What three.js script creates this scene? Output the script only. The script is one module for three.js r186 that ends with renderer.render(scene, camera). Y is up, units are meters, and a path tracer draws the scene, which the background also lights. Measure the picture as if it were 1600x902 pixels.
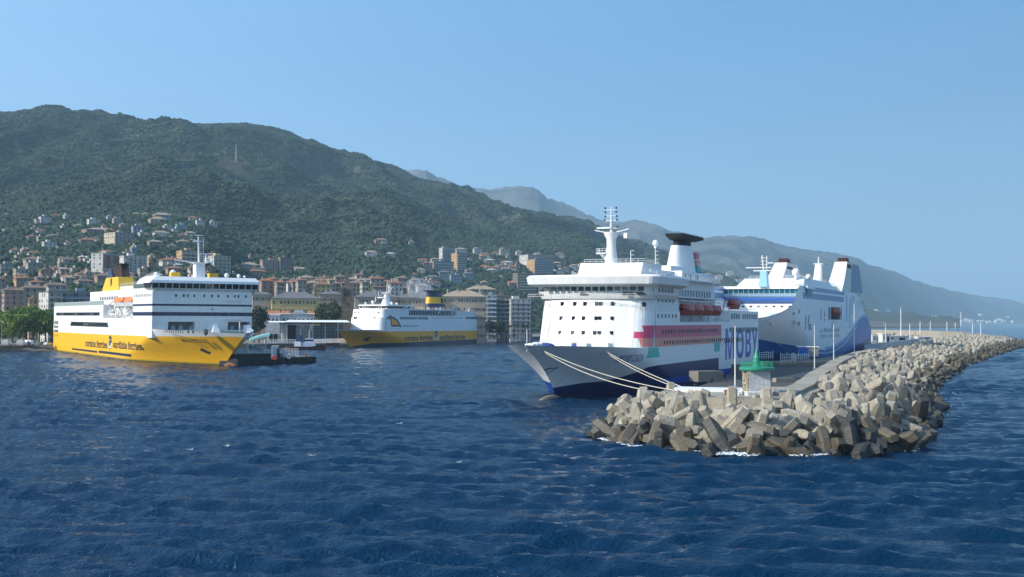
import * as THREE from 'three';
import { mergeGeometries } from 'three/addons/utils/BufferGeometryUtils.js';
import { createNoise2D, createNoise3D } from 'simplex-noise';

// ---------- camera, sky, sun, exposure ----------
const scene = new THREE.Scene();
const EYE = 17.5, F = 1850, SUN_AZ = 20, SUN_EL = 31;
const camera = new THREE.PerspectiveCamera(2 * Math.atan(451 / F) * 180 / Math.PI, 1600 / 902, 0.5, 80000);
camera.rotation.order = 'YXZ';
camera.position.set(0, EYE, 0);
camera.rotation.set(Math.atan(47.4 / F), 0, 0.3 * Math.PI / 180);
scene.add(camera);
const D2R = Math.PI / 180;
const sunDir = new THREE.Vector3(-Math.cos(SUN_AZ * D2R) * Math.cos(SUN_EL * D2R), Math.sin(SUN_EL * D2R), Math.sin(SUN_AZ * D2R) * Math.cos(SUN_EL * D2R));
let skySeed = 4711;
{ // clear summer sky: deep blue overhead, paler towards the horizon, a little brighter round the sun
  const W = 1024, Hh = 512, d = new Float32Array(W * Hh * 4);
  const skyNoise = createNoise3D(() => { skySeed = (skySeed * 16807) % 2147483647; return skySeed / 2147483647; });
  const zen = [0.085, 0.25, 0.56], mid = [0.145, 0.40, 0.73], hor = [0.45, 0.66, 0.79];
  const flatSun = new THREE.Vector3(sunDir.x, 0, sunDir.z).normalize();
  for (let j = 0; j < Hh; j++) for (let i = 0; i < W; i++) {
    const el = ((j + 0.5) / Hh - 0.5) * Math.PI, az = ((i + 0.5) / W - 0.5) * 2 * Math.PI;
    const v = new THREE.Vector3(Math.cos(az) * Math.cos(el), Math.sin(el), Math.sin(az) * Math.cos(el));
    const e = Math.max(0, el), a = Math.exp(-e / 0.13), b = Math.exp(-e / 0.62), c = Math.max(0, v.dot(sunDir));
    const glow = 0.30 * Math.pow(c, 6) + 0.55 * Math.pow(c, 40), side = 1 + 0.34 * v.dot(flatSun), haze = 1 + 0.05 * Math.exp(-e / 0.16) * skyNoise(v.x * 2.2, v.y * 9, v.z * 2.2) + 0.03 * Math.exp(-e / 0.2) * skyNoise(v.x * 7, v.y * 26, v.z * 7), veil = 0.24 * Math.pow(Math.max(0, v.dot(sunDir) + 0.36), 1.5);
    for (let k = 0; k < 3; k++) {
      let s = zen[k] * (1 - b) + b * (mid[k] * (1 - a) + hor[k] * a);
      s = s * side * haze + (glow + veil) * [1, 0.95, 0.85][k];
      d[(j * W + i) * 4 + k] = s;
    }
    d[(j * W + i) * 4 + 3] = 1;
  }
  const t = new THREE.DataTexture(d, W, Hh, THREE.RGBAFormat, THREE.FloatType);
  t.mapping = THREE.EquirectangularReflectionMapping; t.magFilter = THREE.LinearFilter; t.needsUpdate = true;
  scene.background = t; scene.environment = t;
}
const sun = new THREE.DirectionalLight(new THREE.Color(1, 0.93, 0.80), 4.35);
sun.position.copy(sunDir).multiplyScalar(900).add(new THREE.Vector3(0, 0, -400));
sun.target.position.set(0, 0, -400);
sun.castShadow = true; sun.shadow.mapSize.set(4096, 4096);
Object.assign(sun.shadow.camera, { left: -700, right: 700, top: 700, bottom: -700, near: 10, far: 2500 });
scene.add(sun, sun.target);
scene.fog = new THREE.FogExp2(new THREE.Color(0.50, 0.78, 1.0), 0.000088);
const renderer = new THREE.WebGLRenderer({ antialias: true });
renderer.toneMapping = THREE.LinearToneMapping;
renderer.toneMappingExposure = 1.34;
renderer.shadowMap.enabled = true;

// ---------- helpers ----------
const V = (x, y, z) => new THREE.Vector3(x, y, z);
function rng(seed) { let s = seed | 0; return () => { s = (s + 0x6d2b79f5) | 0; let t = Math.imul(s ^ (s >>> 15), 1 | s); t = (t + Math.imul(t ^ (t >>> 7), 61 | t)) ^ t; return ((t ^ (t >>> 14)) >>> 0) / 4294967296; }; }
const n2 = createNoise2D(rng(11)), n3 = createNoise3D(rng(12));
const fbm = (x, y, o = 4) => { let s = 0, a = 1, t = 0; for (let i = 0; i < o; i++) { s += a * n2(x, y); t += a; a *= 0.5; x = x * 2.03 + 7.1; y = y * 2.03 - 3.7; } return s / t; };
const sm = (a, b, x) => { x = Math.min(1, Math.max(0, (x - a) / (b - a))); return x * x * (3 - 2 * x); };
const lerp = (a, b, t) => a + (b - a) * t;
const horizon = (px) => 498.4 + 0.00524 * (px - 800);
// a direction in the view of the survey photograph at a measured forward distance -> a point of the place
function at(px, py, D) { return V((px - 800) / F * D, EYE + (horizon(px) - py) / F * D, -D); }
function onLevel(px, py, h) { return at(px, py, (EYE - h) * F / (py - horizon(px))); }
function table(xs, ys, x) { if (x <= xs[0]) return ys[0]; for (let i = 1; i < xs.length; i++) if (x <= xs[i]) return lerp(ys[i - 1], ys[i], (x - xs[i - 1]) / (xs[i] - xs[i - 1])); return ys[ys.length - 1]; }
function smoothTable(xs, ys, x) { // catmull-rom through the listed points
  const n = xs.length; if (x <= xs[0]) return ys[0]; if (x >= xs[n - 1]) return ys[n - 1];
  let i = 1; while (x > xs[i]) i++;
  const t = (x - xs[i - 1]) / (xs[i] - xs[i - 1]), s = (k) => { const a = Math.max(0, k - 1), b = Math.min(n - 1, k + 1); return (ys[b] - ys[a]) / (xs[b] - xs[a]); };
  const h = xs[i] - xs[i - 1], m0 = s(i - 1) * h, m1 = s(i) * h, t2 = t * t, t3 = t2 * t;
  return (2 * t3 - 3 * t2 + 1) * ys[i - 1] + (t3 - 2 * t2 + t) * m0 + (-2 * t3 + 3 * t2) * ys[i] + (t3 - t2) * m1;
}
class G { // collects faces; uv in metres
  constructor() { this.p = []; this.n = []; this.u = []; }
  tri(a, b, c, ua, ub, uc, na, nb, nc) {
    if (!na) { const n = V().subVectors(b, a).cross(V().subVectors(c, a)).normalize(); na = nb = nc = n; }
    for (const q of [a, b, c]) this.p.push(q.x, q.y, q.z);
    for (const q of [na, nb, nc]) this.n.push(q.x, q.y, q.z);
    for (const q of [ua, ub, uc]) this.u.push(q[0], q[1]);
  }
  quad(a, b, c, d, uv) {
    const w = a.distanceTo(b), h = b.distanceTo(c); uv ??= [[0, 0], [w, 0], [w, h], [0, h]];
    this.tri(a, b, c, uv[0], uv[1], uv[2]); this.tri(a, c, d, uv[0], uv[2], uv[3]);
    return this;
  }
  add(geo, m) {
    const g = geo.index ? geo.toNonIndexed() : geo.clone(); if (m) g.applyMatrix4(m);
    if (!g.attributes.normal) g.computeVertexNormals();
    const P = g.attributes.position.array, N = g.attributes.normal.array, U = g.attributes.uv?.array;
    for (let i = 0; i < P.length; i++) { this.p.push(P[i]); this.n.push(N[i]); }
    for (let i = 0; i < P.length / 3 * 2; i++) this.u.push(U ? U[i] * 4 : 0);
    return this;
  }
  box(x, y, z, w, h, d, ry = 0, rx = 0, rz = 0) { // centre, size
    const m = new THREE.Matrix4().compose(V(x, y, z), new THREE.Quaternion().setFromEuler(new THREE.Euler(rx, ry, rz, 'YXZ')), V(1, 1, 1));
    const c = []; for (let k = 0; k < 8; k++) c.push(V((k & 1 ? 1 : -1) * w / 2, (k & 2 ? 1 : -1) * h / 2, (k & 4 ? 1 : -1) * d / 2).applyMatrix4(m));
    this.quad(c[4], c[5], c[7], c[6]); this.quad(c[1], c[0], c[2], c[3]); this.quad(c[5], c[1], c[3], c[7]); this.quad(c[0], c[4], c[6], c[2]); this.quad(c[6], c[7], c[3], c[2]); this.quad(c[0], c[1], c[5], c[4]);
    return this;
  }
  base(x, y, z, w, h, d, ry = 0) { return this.box(x, y + h / 2, z, w, h, d, ry); } // stands on y
  bar(a, b, r, n = 5, r2 = r) { // tapered round bar
    const L = a.distanceTo(b); if (L < 1e-4) return this;
    const g = new THREE.CylinderGeometry(r2, r, L, n, 1, false), q = new THREE.Quaternion().setFromUnitVectors(V(0, 1, 0), V().subVectors(b, a).normalize());
    return this.add(g, new THREE.Matrix4().compose(V().addVectors(a, b).multiplyScalar(0.5), q, V(1, 1, 1)));
  }
  cyl(x, y, z, r1, r2, h, n = 12) { return this.add(new THREE.CylinderGeometry(r2, r1, h, n), new THREE.Matrix4().makeTranslation(x, y + h / 2, z)); }
  ball(x, y, z, r, n = 8) { return this.add(new THREE.SphereGeometry(r, n, Math.max(4, n >> 1)), new THREE.Matrix4().makeTranslation(x, y, z)); }
  loft(rings, capTop = true, capBottom = true, smooth = false) { // rings: arrays of [x, y, z], same count, seen from above running counter-clockwise about +y (x right, z down)
    const R = rings.map((r) => r.map((q) => V(...q))), n = R[0].length;
    for (let k = 0; k < R.length - 1; k++) {
      let s = 0;
      for (let i = 0; i < n; i++) {
        const a = R[k][i], b = R[k][(i + 1) % n], c = R[k + 1][(i + 1) % n], d = R[k + 1][i], w = a.distanceTo(b);
        if (smooth) {
          const nn = (q, i) => { const p = R[q][(i + n - 1) % n], s2 = R[q][(i + 1) % n]; const t = V().subVectors(s2, p).normalize(), up = V().subVectors(R[Math.min(q + 1, R.length - 1)][i], R[Math.max(q - 1, 0)][i]).normalize(); return t.cross(up).normalize(); };
          const j = (i + 1) % n, N = [nn(k, i), nn(k, j), nn(k + 1, j), nn(k + 1, i)], U = [[s, a.y], [s + w, b.y], [s + w, c.y], [s, d.y]];
          this.tri(a, b, c, U[0], U[1], U[2], N[0], N[1], N[2]); this.tri(a, c, d, U[0], U[2], U[3], N[0], N[2], N[3]);
        } else this.quad(a, b, c, d, [[s, a.y], [s + w, b.y], [s + w, c.y], [s, d.y]]);
        s += w;
      }
    }
    const cap = (r, up) => { const pts = r.map((q) => new THREE.Vector2(q.x, q.z)), f = THREE.ShapeUtils.triangulateShape(pts, []); for (const t of f) { let [a, b, c] = t.map((k) => r[k]); const n = V().subVectors(b, a).cross(V().subVectors(c, a)); if ((n.y > 0) !== up) [b, c] = [c, b]; this.tri(a, b, c, [a.x, a.z], [b.x, b.z], [c.x, c.z]); } };
    if (capTop) cap(R[R.length - 1], true); if (capBottom) cap(R[0], false);
    return this;
  }
  prism(pts, y0, y1, top = true) { const up = (y) => pts.map(([x, z]) => [x, y, z]); const a = THREE.ShapeUtils.area(pts.map(([x, z]) => new THREE.Vector2(x, z))); if (a > 0) pts = [...pts].reverse(); return this.loft([up(y0), up(y1)], top, top); } // outline in x, z
  geo() {
    const g = new THREE.BufferGeometry();
    g.setAttribute('position', new THREE.Float32BufferAttribute(this.p, 3)); g.setAttribute('normal', new THREE.Float32BufferAttribute(this.n, 3)); g.setAttribute('uv', new THREE.Float32BufferAttribute(this.u, 2));
    return g;
  }
  mesh(name, mat, parent, extra) { return part(name, this.geo(), mat, parent, extra); }
}
function part(name, geo, mat, parent, extra) {
  const m = new THREE.Mesh(geo, mat); m.name = parent && parent !== scene ? name : numbered(name); m.castShadow = m.receiveShadow = true;
  if (extra) Object.assign(m.userData, extra);
  (parent ?? scene).add(m); return m;
}
const used = new Map();
function numbered(n) { const k = used.get(n) ?? 0; used.set(n, k + 1); return k ? n + '_' + String(k).padStart(3, '0') : n; }
function tag(o, label, category, group, kind) { Object.assign(o.userData, { label, category }); if (group) o.userData.group = group; if (kind) o.userData.kind = kind; return o; }
function thing(name, label, category, pos = [0, 0, 0], ry = 0, group) { const o = new THREE.Group(); o.name = numbered(name); scene.add(o); o.position.set(...(pos.isVector3 ? pos.toArray() : pos)); o.rotation.y = ry; return tag(o, label, category, group); }
function copy(o, pos, ry, label) { const c = o.clone(); c.name = numbered(o.name.replace(/_\d{3}$/, '')); c.position.copy(pos); c.rotation.y = ry; c.userData = { ...o.userData }; if (label) c.userData.label = label; scene.add(c); return c; }
const structure = (o) => { o.userData.kind = 'structure'; return o; };

// ---------- textures and materials ----------
function dataTex(N, f, repeat, srgb) {
  const d = new Uint8Array(N * N * 4);
  for (let j = 0; j < N; j++) for (let i = 0; i < N; i++) { const c = f(i / N, j / N), o = (j * N + i) * 4; d[o] = c[0] * 255; d[o + 1] = c[1] * 255; d[o + 2] = c[2] * 255; d[o + 3] = 255; }
  const t = new THREE.DataTexture(d, N, N); t.wrapS = t.wrapT = THREE.RepeatWrapping; t.magFilter = t.minFilter = THREE.LinearFilter; if (srgb) t.colorSpace = THREE.SRGBColorSpace; t.repeat.set(repeat[0], repeat[1]); t.needsUpdate = true; return t;
}
const tileNoise = (seed) => { const q = createNoise3D(rng(seed)), q4 = createNoise3D(rng(seed + 1)); return (u, v, s) => { const a = u * 2 * Math.PI, b = v * 2 * Math.PI, r = s / (2 * Math.PI); return (q(Math.cos(a) * r, Math.sin(a) * r, Math.cos(b) * r + 9) + q4(Math.cos(b) * r, Math.sin(b) * r, Math.sin(a) * r + 3)) * 0.6; }; };
const tn = tileNoise(5);
const clamp01 = (x) => Math.min(1, Math.max(0, x));
const tone = (c, lo, hi) => { const v = lerp(lo, hi, clamp01(c)); return [v, v, v]; };
const mottle = dataTex(256, (u, v) => tone(0.5 + 0.35 * tn(u, v, 4) + 0.25 * tn(u, v, 14) + 0.15 * tn(u, v, 50), 0.80, 1.0), [0.05, 0.05]);
const stain = dataTex(256, (u, v) => { const a = 0.5 + 0.4 * tn(u, v, 5) + 0.3 * tn(u, v, 18) + 0.2 * tn(u, v, 60), s = 0.5 + 0.6 * tn(u, v * 0.15 + 0.3, 30); return tone(0.75 * a + 0.25 * s, 0.55, 1.0); }, [0.11, 0.11]);
const rough = dataTex(256, (u, v) => tone(0.5 + 0.3 * tn(u, v, 10) + 0.3 * tn(u, v, 30) + 0.25 * tn(u, v, 80), 0, 1), [0.25, 0.25]);
const streak = dataTex(256, (u, v) => { const s = clamp01(0.62 + 0.5 * tn(u, 0.3, 60) * (0.4 + 0.6 * v) + 0.25 * tn(u, v, 6)), q = lerp(0.84, 1, s); return [q, q * 0.995, q * 0.985]; }, [0.06, 0.06]);
const plates = dataTex(256, (u, v) => { const su = Math.abs(((u * 4) % 1) - 0.5), sv = Math.abs(((v * 4) % 1) - 0.5), seam = Math.max(sm(0.47, 0.5, su), sm(0.47, 0.5, sv)); return tone(0.55 + 0.35 * tn(u, v, 7) - 0.25 * seam, 0, 1); }, [0.06, 0.09]);
const mat = (name, rgb, o = {}) => { const m = new (o.physical ? THREE.MeshPhysicalMaterial : THREE.MeshStandardMaterial)({ roughness: 0.9, ...Object.fromEntries(Object.entries(o).filter(([k]) => k !== 'physical')) }); m.name = name; m.color.setRGB(...rgb); return m; };
const concrete = mat('pale concrete', [0.40, 0.36, 0.29], { map: stain, bumpMap: rough, bumpScale: 0.05 });
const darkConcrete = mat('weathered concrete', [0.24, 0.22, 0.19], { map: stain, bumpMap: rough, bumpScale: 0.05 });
const asphalt = mat('asphalt', [0.075, 0.072, 0.07], { map: stain });
const shipWhite = mat('white ship paint', [0.80, 0.80, 0.79], { roughness: 0.42, map: streak, bumpMap: plates, bumpScale: 0.03 });
const cleanWhite = mat('white paint', [0.78, 0.78, 0.77], { roughness: 0.5 });
const glassDark = mat('dark window glass', [0.012, 0.016, 0.02], { roughness: 0.12, map: mottle });
const navyPaint = mat('navy paint', [0.012, 0.022, 0.07], { roughness: 0.4, map: streak });
const yellowPaint = mat('yellow paint', [0.80, 0.46, 0.01], { roughness: 0.42, map: streak });
const blackPaint = mat('black paint', [0.010, 0.010, 0.011], { roughness: 0.75 });
const greyMetal = mat('grey metal', [0.33, 0.34, 0.35], { roughness: 0.5, metalness: 0.3 });
const whiteMetal = mat('white metal', [0.68, 0.68, 0.66], { roughness: 0.45 });
const redPaint = mat('red orange paint', [0.36, 0.035, 0.02], { roughness: 0.4 });
const orangePaint = mat('orange paint', [0.75, 0.19, 0.04], { roughness: 0.45 });
const ropeMat = mat('pale rope', [0.50, 0.46, 0.36], { roughness: 0.95 });
const rubber = mat('black rubber', [0.015, 0.015, 0.016], { roughness: 0.85 });

// ---------- sea ----------
{
  const R = rng(77), waves = [];
  for (let i = 0; i < 60; i++) {
    const L = 0.9 * Math.pow(15, i / 59) * (0.9 + 0.2 * R()), dir = 1.72 + (R() - 0.5) * (L > 4 ? 0.75 : 1.3), k = 2 * Math.PI / L, slope = 0.05 * (L < 1.5 ? 1.0 : L < 6 ? 1.75 : 0.75) * (0.6 + 0.8 * R());
    waves.push([k * Math.cos(dir), k * Math.sin(dir), slope / k, R() * 6.283]);
  }
  const heightAt = (x, z, cell) => {
    let h = 0; const gust = Math.max(0.25, 0.82 + 0.34 * n2(x * 0.005, z * 0.009) + 0.38 * n2(x * 0.014, z * 0.022) + 0.25 * n2(x * 0.05, z * 0.06));
    for (const [kx, kz, a, p] of waves) { const s = Math.sin(kx * x + kz * z + p + 0.9 * n2(x * 0.03 + p, z * 0.03)); const lam = 6.283 / Math.hypot(kx, kz); if (lam < cell * 2.2) continue; h += a * (1.15 - 2.1 * Math.pow(Math.abs(Math.sin(0.5 * (kx * x + kz * z + p + 0.9 * n2(x * 0.03 + p, z * 0.03)))), 1.35)); }
    return h * gust;
  };
  const NA = 620, NR = 640, pos = new Float32Array(NA * NR * 3), uv = new Float32Array(NA * NR * 2), idx = [];
  const azs = [], rs = [];
  for (let i = 0; i < NA; i++) { const t = i / (NA - 1) * 2 - 1; azs.push(Math.sign(t) * (Math.abs(t) < 0.86 ? Math.abs(t) / 0.86 * 0.46 : 0.46 + (Math.abs(t) - 0.86) / 0.14 * 1.0)); }
  for (let j = 0; j < NR; j++) { const t = j / (NR - 1); rs.push(t < 0.9 ? 42 * Math.pow(900 / 42, t / 0.9) : 900 * Math.pow(36000 / 900, (t - 0.9) / 0.1)); }
  for (let j = 0; j < NR; j++) for (let i = 0; i < NA; i++) {
    const o = j * NA + i, x = Math.sin(azs[i]) * rs[j], z = -Math.cos(azs[i]) * rs[j];
    const cell = Math.max(rs[j] * 0.0017, (rs[Math.min(j + 1, NR - 1)] - rs[j]) * 0.5);
    pos[o * 3] = x; pos[o * 3 + 1] = rs[j] < 1500 ? heightAt(x, z, cell) : 0; pos[o * 3 + 2] = z; uv[o * 2] = x; uv[o * 2 + 1] = z;
    if (i && j) { const a = o - NA - 1, b = o - NA, c = o, d = o - 1; idx.push(a, b, c, a, c, d); }
  }
  const g = new THREE.BufferGeometry(); g.setAttribute('position', new THREE.BufferAttribute(pos, 3)); g.setAttribute('uv', new THREE.BufferAttribute(uv, 2)); g.setIndex(idx); g.computeVertexNormals();
  const wn = tileNoise(31);
  const ripple = dataTex(512, (u, v) => { const w = (s) => 1 - Math.abs(wn(u, v, s)) * 1.3; return tone(0.45 * w(9) + 0.3 * w(21) + 0.18 * w(46) + 0.1 * w(90), 0, 1); }, [1 / 9, 1 / 6.3]);
  const water = mat('sea water', [0, 0.019, 0.054], { physical: true, roughness: 0.11, ior: 1.24, specularIntensity: 1, specularColor: new THREE.Color(0.5, 0.85, 1), bumpMap: ripple, bumpScale: 0.13 });
  structure(tag(part('sea', g, water), 'deep blue harbour water ruffled by small wind waves', 'sea'));
  // seabed reaches the horizon on every side
  const far = new THREE.CircleGeometry(40000, 64).rotateX(-Math.PI / 2).translate(0, -6, 0);
  structure(tag(part('seabed', far, mat('seabed', [0.004, 0.015, 0.04])), 'dark seabed under the harbour water', 'seabed'));
}

// ---------- hills ----------
const PX = [-420, -300, 0, 60, 90, 200, 300, 370, 430, 500, 560, 620, 700, 760, 800, 870, 930, 1000, 1080, 1140, 1200, 1260, 1320, 1360, 1500];
const SKYY = [215, 190, 172, 169, 167, 185, 193, 195, 206, 232, 247, 266, 292, 311, 323, 346, 363, 386, 411, 431, 450, 474, 494, 506, 520];
const landTable = {
  px: [-420, 0, 300, 400, 500, 600, 700, 760, 830, 930, 1080, 1200, 1500],
  Ds: [520, 596, 640, 700, 735, 745, 880, 980, 1090, 1350, 1750, 2300, 3200],
  D0: [820, 900, 900, 950, 1000, 1050, 1300, 1350, 1450, 1750, 2300, 2900, 3800],
  h0: [36, 37, 39, 24, 22, 24, 36, 36, 36, 36, 30, 22, 6],
  D1: [1550, 1550, 1500, 1350, 1350, 1550, 2000, 2100, 2200, 2400, 3200, 3900, 4600],
  y1: [330, 336, 345, 420, 430, 398, 372, 378, 385, 402, 440, 470, 505],
  D2: [3100, 3300, 3500, 3650, 3800, 3950, 4150, 4250, 4350, 4500, 4800, 5200, 6000],
};
function hermite(xs, ys, x) { // monotone through four points, then falling away
  const n = xs.length; if (x <= xs[0]) return ys[0] - (xs[0] - x) * 0.25; if (x >= xs[n - 1]) return ys[n - 1] - (x - xs[n - 1]) * 0.16;
  const d = []; for (let i = 0; i < n - 1; i++) d.push((ys[i + 1] - ys[i]) / (xs[i + 1] - xs[i]));
  const m = [d[0]]; for (let i = 1; i < n - 1; i++) m.push(d[i - 1] * d[i] <= 0 ? 0 : 2 * d[i - 1] * d[i] / (d[i - 1] + d[i])); m.push(d[n - 2] * 0.45);
  let i = 0; while (x > xs[i + 1]) i++;
  const h = xs[i + 1] - xs[i], t = (x - xs[i]) / h, t2 = t * t, t3 = t2 * t;
  return (2 * t3 - 3 * t2 + 1) * ys[i] + (t3 - 2 * t2 + t) * h * m[i] + (-2 * t3 + 3 * t2) * ys[i + 1] + (t3 - t2) * h * m[i + 1];
}
function ground(x, z) {
  const D = -z, px = 800 + F * x / D, L = landTable, q = (k) => smoothTable(L.px, L[k], px);
  const Ds = q('Ds'), D0 = q('D0'), D1 = q('D1'), D2 = q('D2'), hz = horizon(px);
  const h1 = EYE + (hz - q('y1')) / F * D1, h2 = EYE + (hz - smoothTable(PX, SKYY, px) - 6) / F * D2;
  let h = hermite([Ds + 90, D0, D1, D2], [2.6, q('h0'), h1, h2], D);
  if (D < Ds + 90) h = 2.6;
  if (D < Ds) h = 2.6 - (Ds - D) * 0.5;
  const mid = sm(D1 * 0.9, D1 + 500, D) * (1 - 0.88 * sm(D2 - 1000, D2 - 100, D));
  const u = x + 90 * n2(z * 0.0021, x * 0.0021), w = z + 90 * n2(x * 0.0021 + 5, z * 0.0021);
  const ridge = (1 - Math.abs(n2(u / 620 + 3.3, w / 1300))) * 72 + (1 - Math.abs(n2(u / 270, w / 520 + 8))) * 34 - 64;
  h += mid * (ridge + 14 * fbm(x / 110, z / 110, 3)) + 2.2 * fbm(x / 60, z / 60, 3) * sm(Ds + 150, D0, D);
  return h;
}
const hillMat = mat('maquis covered hillside', [1, 1, 1], { vertexColors: true, roughness: 1 });
function sheet(name, label, pxs, Dt, f, color, NI, NJ, power = 1.6) { // a height field of ground, denser near the coast
  const pos = [], col = [], idx = [];
  for (let j = 0; j < NJ; j++) for (let i = 0; i < NI; i++) {
    const px = lerp(pxs[0], pxs[1], i / (NI - 1)), [Da, Db] = Dt(px), D = lerp(Da, Db, Math.pow(j / (NJ - 1), power)), x = (px - 800) / F * D, z = -D, h = f(x, z, px, D);
    pos.push(x, h, z); col.push(...color(x, z, h, D, px));
    if (i && j) { const c = j * NI + i, a = c - NI - 1, b = c - NI, d = c - 1; idx.push(a, b, c, a, c, d); }
  }
  const g = new THREE.BufferGeometry(); g.setAttribute('position', new THREE.Float32BufferAttribute(pos, 3)); g.setAttribute('color', new THREE.Float32BufferAttribute(col, 3)); g.setIndex(idx); g.computeVertexNormals();
  return structure(tag(part(name, g, hillMat), label, 'hills'));
}
const rockAt = (x, z, h) => sm(0.40, 0.66, fbm(x / 130 + 31, z / 90, 4) + 0.25 * fbm(x / 40 + 9, z / 40, 3)) * sm(110, 260, h);
const maquis = (x, z, h, D) => {
  const a = fbm(x / 180, z / 180, 4), b = fbm(x / 40 + 9, z / 40, 3), rock = rockAt(x, z, h);
  const g = 0.75 + 0.35 * a + 0.3 * b, c = [0.040 * g, 0.052 * g, 0.024 * g];
  const r = [0.11, 0.10, 0.082], t = sm(0, 90, h) ; const town = [0.11, 0.105, 0.085];
  return c.map((v, k) => lerp(lerp(town[k] * (0.8 + 0.3 * b), v, h > 12 ? 1 : t), r[k], rock * 0.75));
};
sheet('near_hills', 'green maquis covered hills rising behind the harbour town', [-420, 1500], (px) => [smoothTable(landTable.px, landTable.Ds, px) - 12, smoothTable(landTable.px, landTable.D2, px) + 1500], ground, maquis, 330, 300, 1.25);
const farRock = (x, z, h) => { const a = fbm(x / 420, z / 420, 5), s = sm(0.1, 0.6, a + h / 1400); return [lerp(0.032, 0.10, s), lerp(0.042, 0.095, s), lerp(0.03, 0.085, s)]; };
{ // blue inland mountains seen over the shoulder of the hills
  const p = [300, 480, 560, 620, 645, 665, 680, 700, 720, 745, 760, 785, 805, 830, 842, 856, 880, 905, 950, 975, 1000, 1025, 1050, 1090, 1130, 1180, 1260, 1400], y = [380, 330, 296, 276, 271, 269, 279, 286, 292, 301, 304, 303, 301, 302, 306, 320, 324, 333, 349, 352, 352, 358, 367, 377, 394, 416, 450, 500];
  sheet('inland_mountains', 'hazy blue mountain range behind the green hills', [520, 1400], (px) => [4300, 9600], (x, z, px, D) => {
    const t = sm(4300, 8200, D), top = EYE + (horizon(px) - table(p, y, px) - 2.6 * fbm(px / 13, 3.7, 3) * Math.pow(t, 14)) / F * 8200, away = Math.max(0, D - 8200) * 0.3;
    return top * Math.pow(t, 0.8) - away + (1 - t * 0.85) * t * 260 * (fbm(x / 900, z / 1400, 4) - 0.1) + 46 * fbm(x / 260, z / 420, 5) * t * (1.15 - t);
  }, farRock, 420, 130, 1);
}
let capeHeight;
{ // the long cape that runs out to sea
  const p = [860, 940, 1000, 1060, 1100, 1130, 1155, 1180, 1205, 1230, 1260, 1290, 1320, 1340, 1356, 1375, 1400, 1425, 1450, 1475, 1500, 1535, 1560, 1580, 1600, 1640, 1700, 1800], y = [450, 410, 388, 374, 372, 369, 368, 371, 378, 385, 390, 393, 397, 402, 413, 418, 425, 436, 445, 451, 456, 463, 465, 468, 474, 484, 494, 502];
  const cD = [860, 1100, 1250, 1340, 1400, 1460, 1520, 1600, 1800], cs = [3600, 4300, 5000, 5600, 7200, 8600, 10500, 13000, 15500];
  capeHeight = (x, z, px, D) => {
    const c = table(cD, cs, px), t = (D - c) / 3000, top = EYE + (horizon(px) - table(p, y, px)) / F * (c + 3000), q = Math.min(1, t);
    const prof = 0.09 * sm(0, 0.15, q) * (1 - q) + Math.pow(sm(0, 1, q) * 0.55 + q * 0.45, 1.15);
    return -3 + Math.min(1, prof) * top * (t > 1 ? 1 - (t - 1) * 0.9 : 1) + sm(0.02, 0.3, q) * (1 - 0.95 * sm(0.45, 0.95, q)) * 0.2 * top * (fbm(x / 900, z / 1700, 3) - 0.05) + 16 * fbm(x / 160, z / 160, 3) * sm(0.02, 0.2, q);
  };
  sheet('cape_hills', 'long hazy blue cape sloping down to the sea', [860, 1800], (px) => { const c = table(cD, cs, px); return [c, c + 4200]; }, capeHeight, farRock, 330, 170, 1.2);
}

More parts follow.
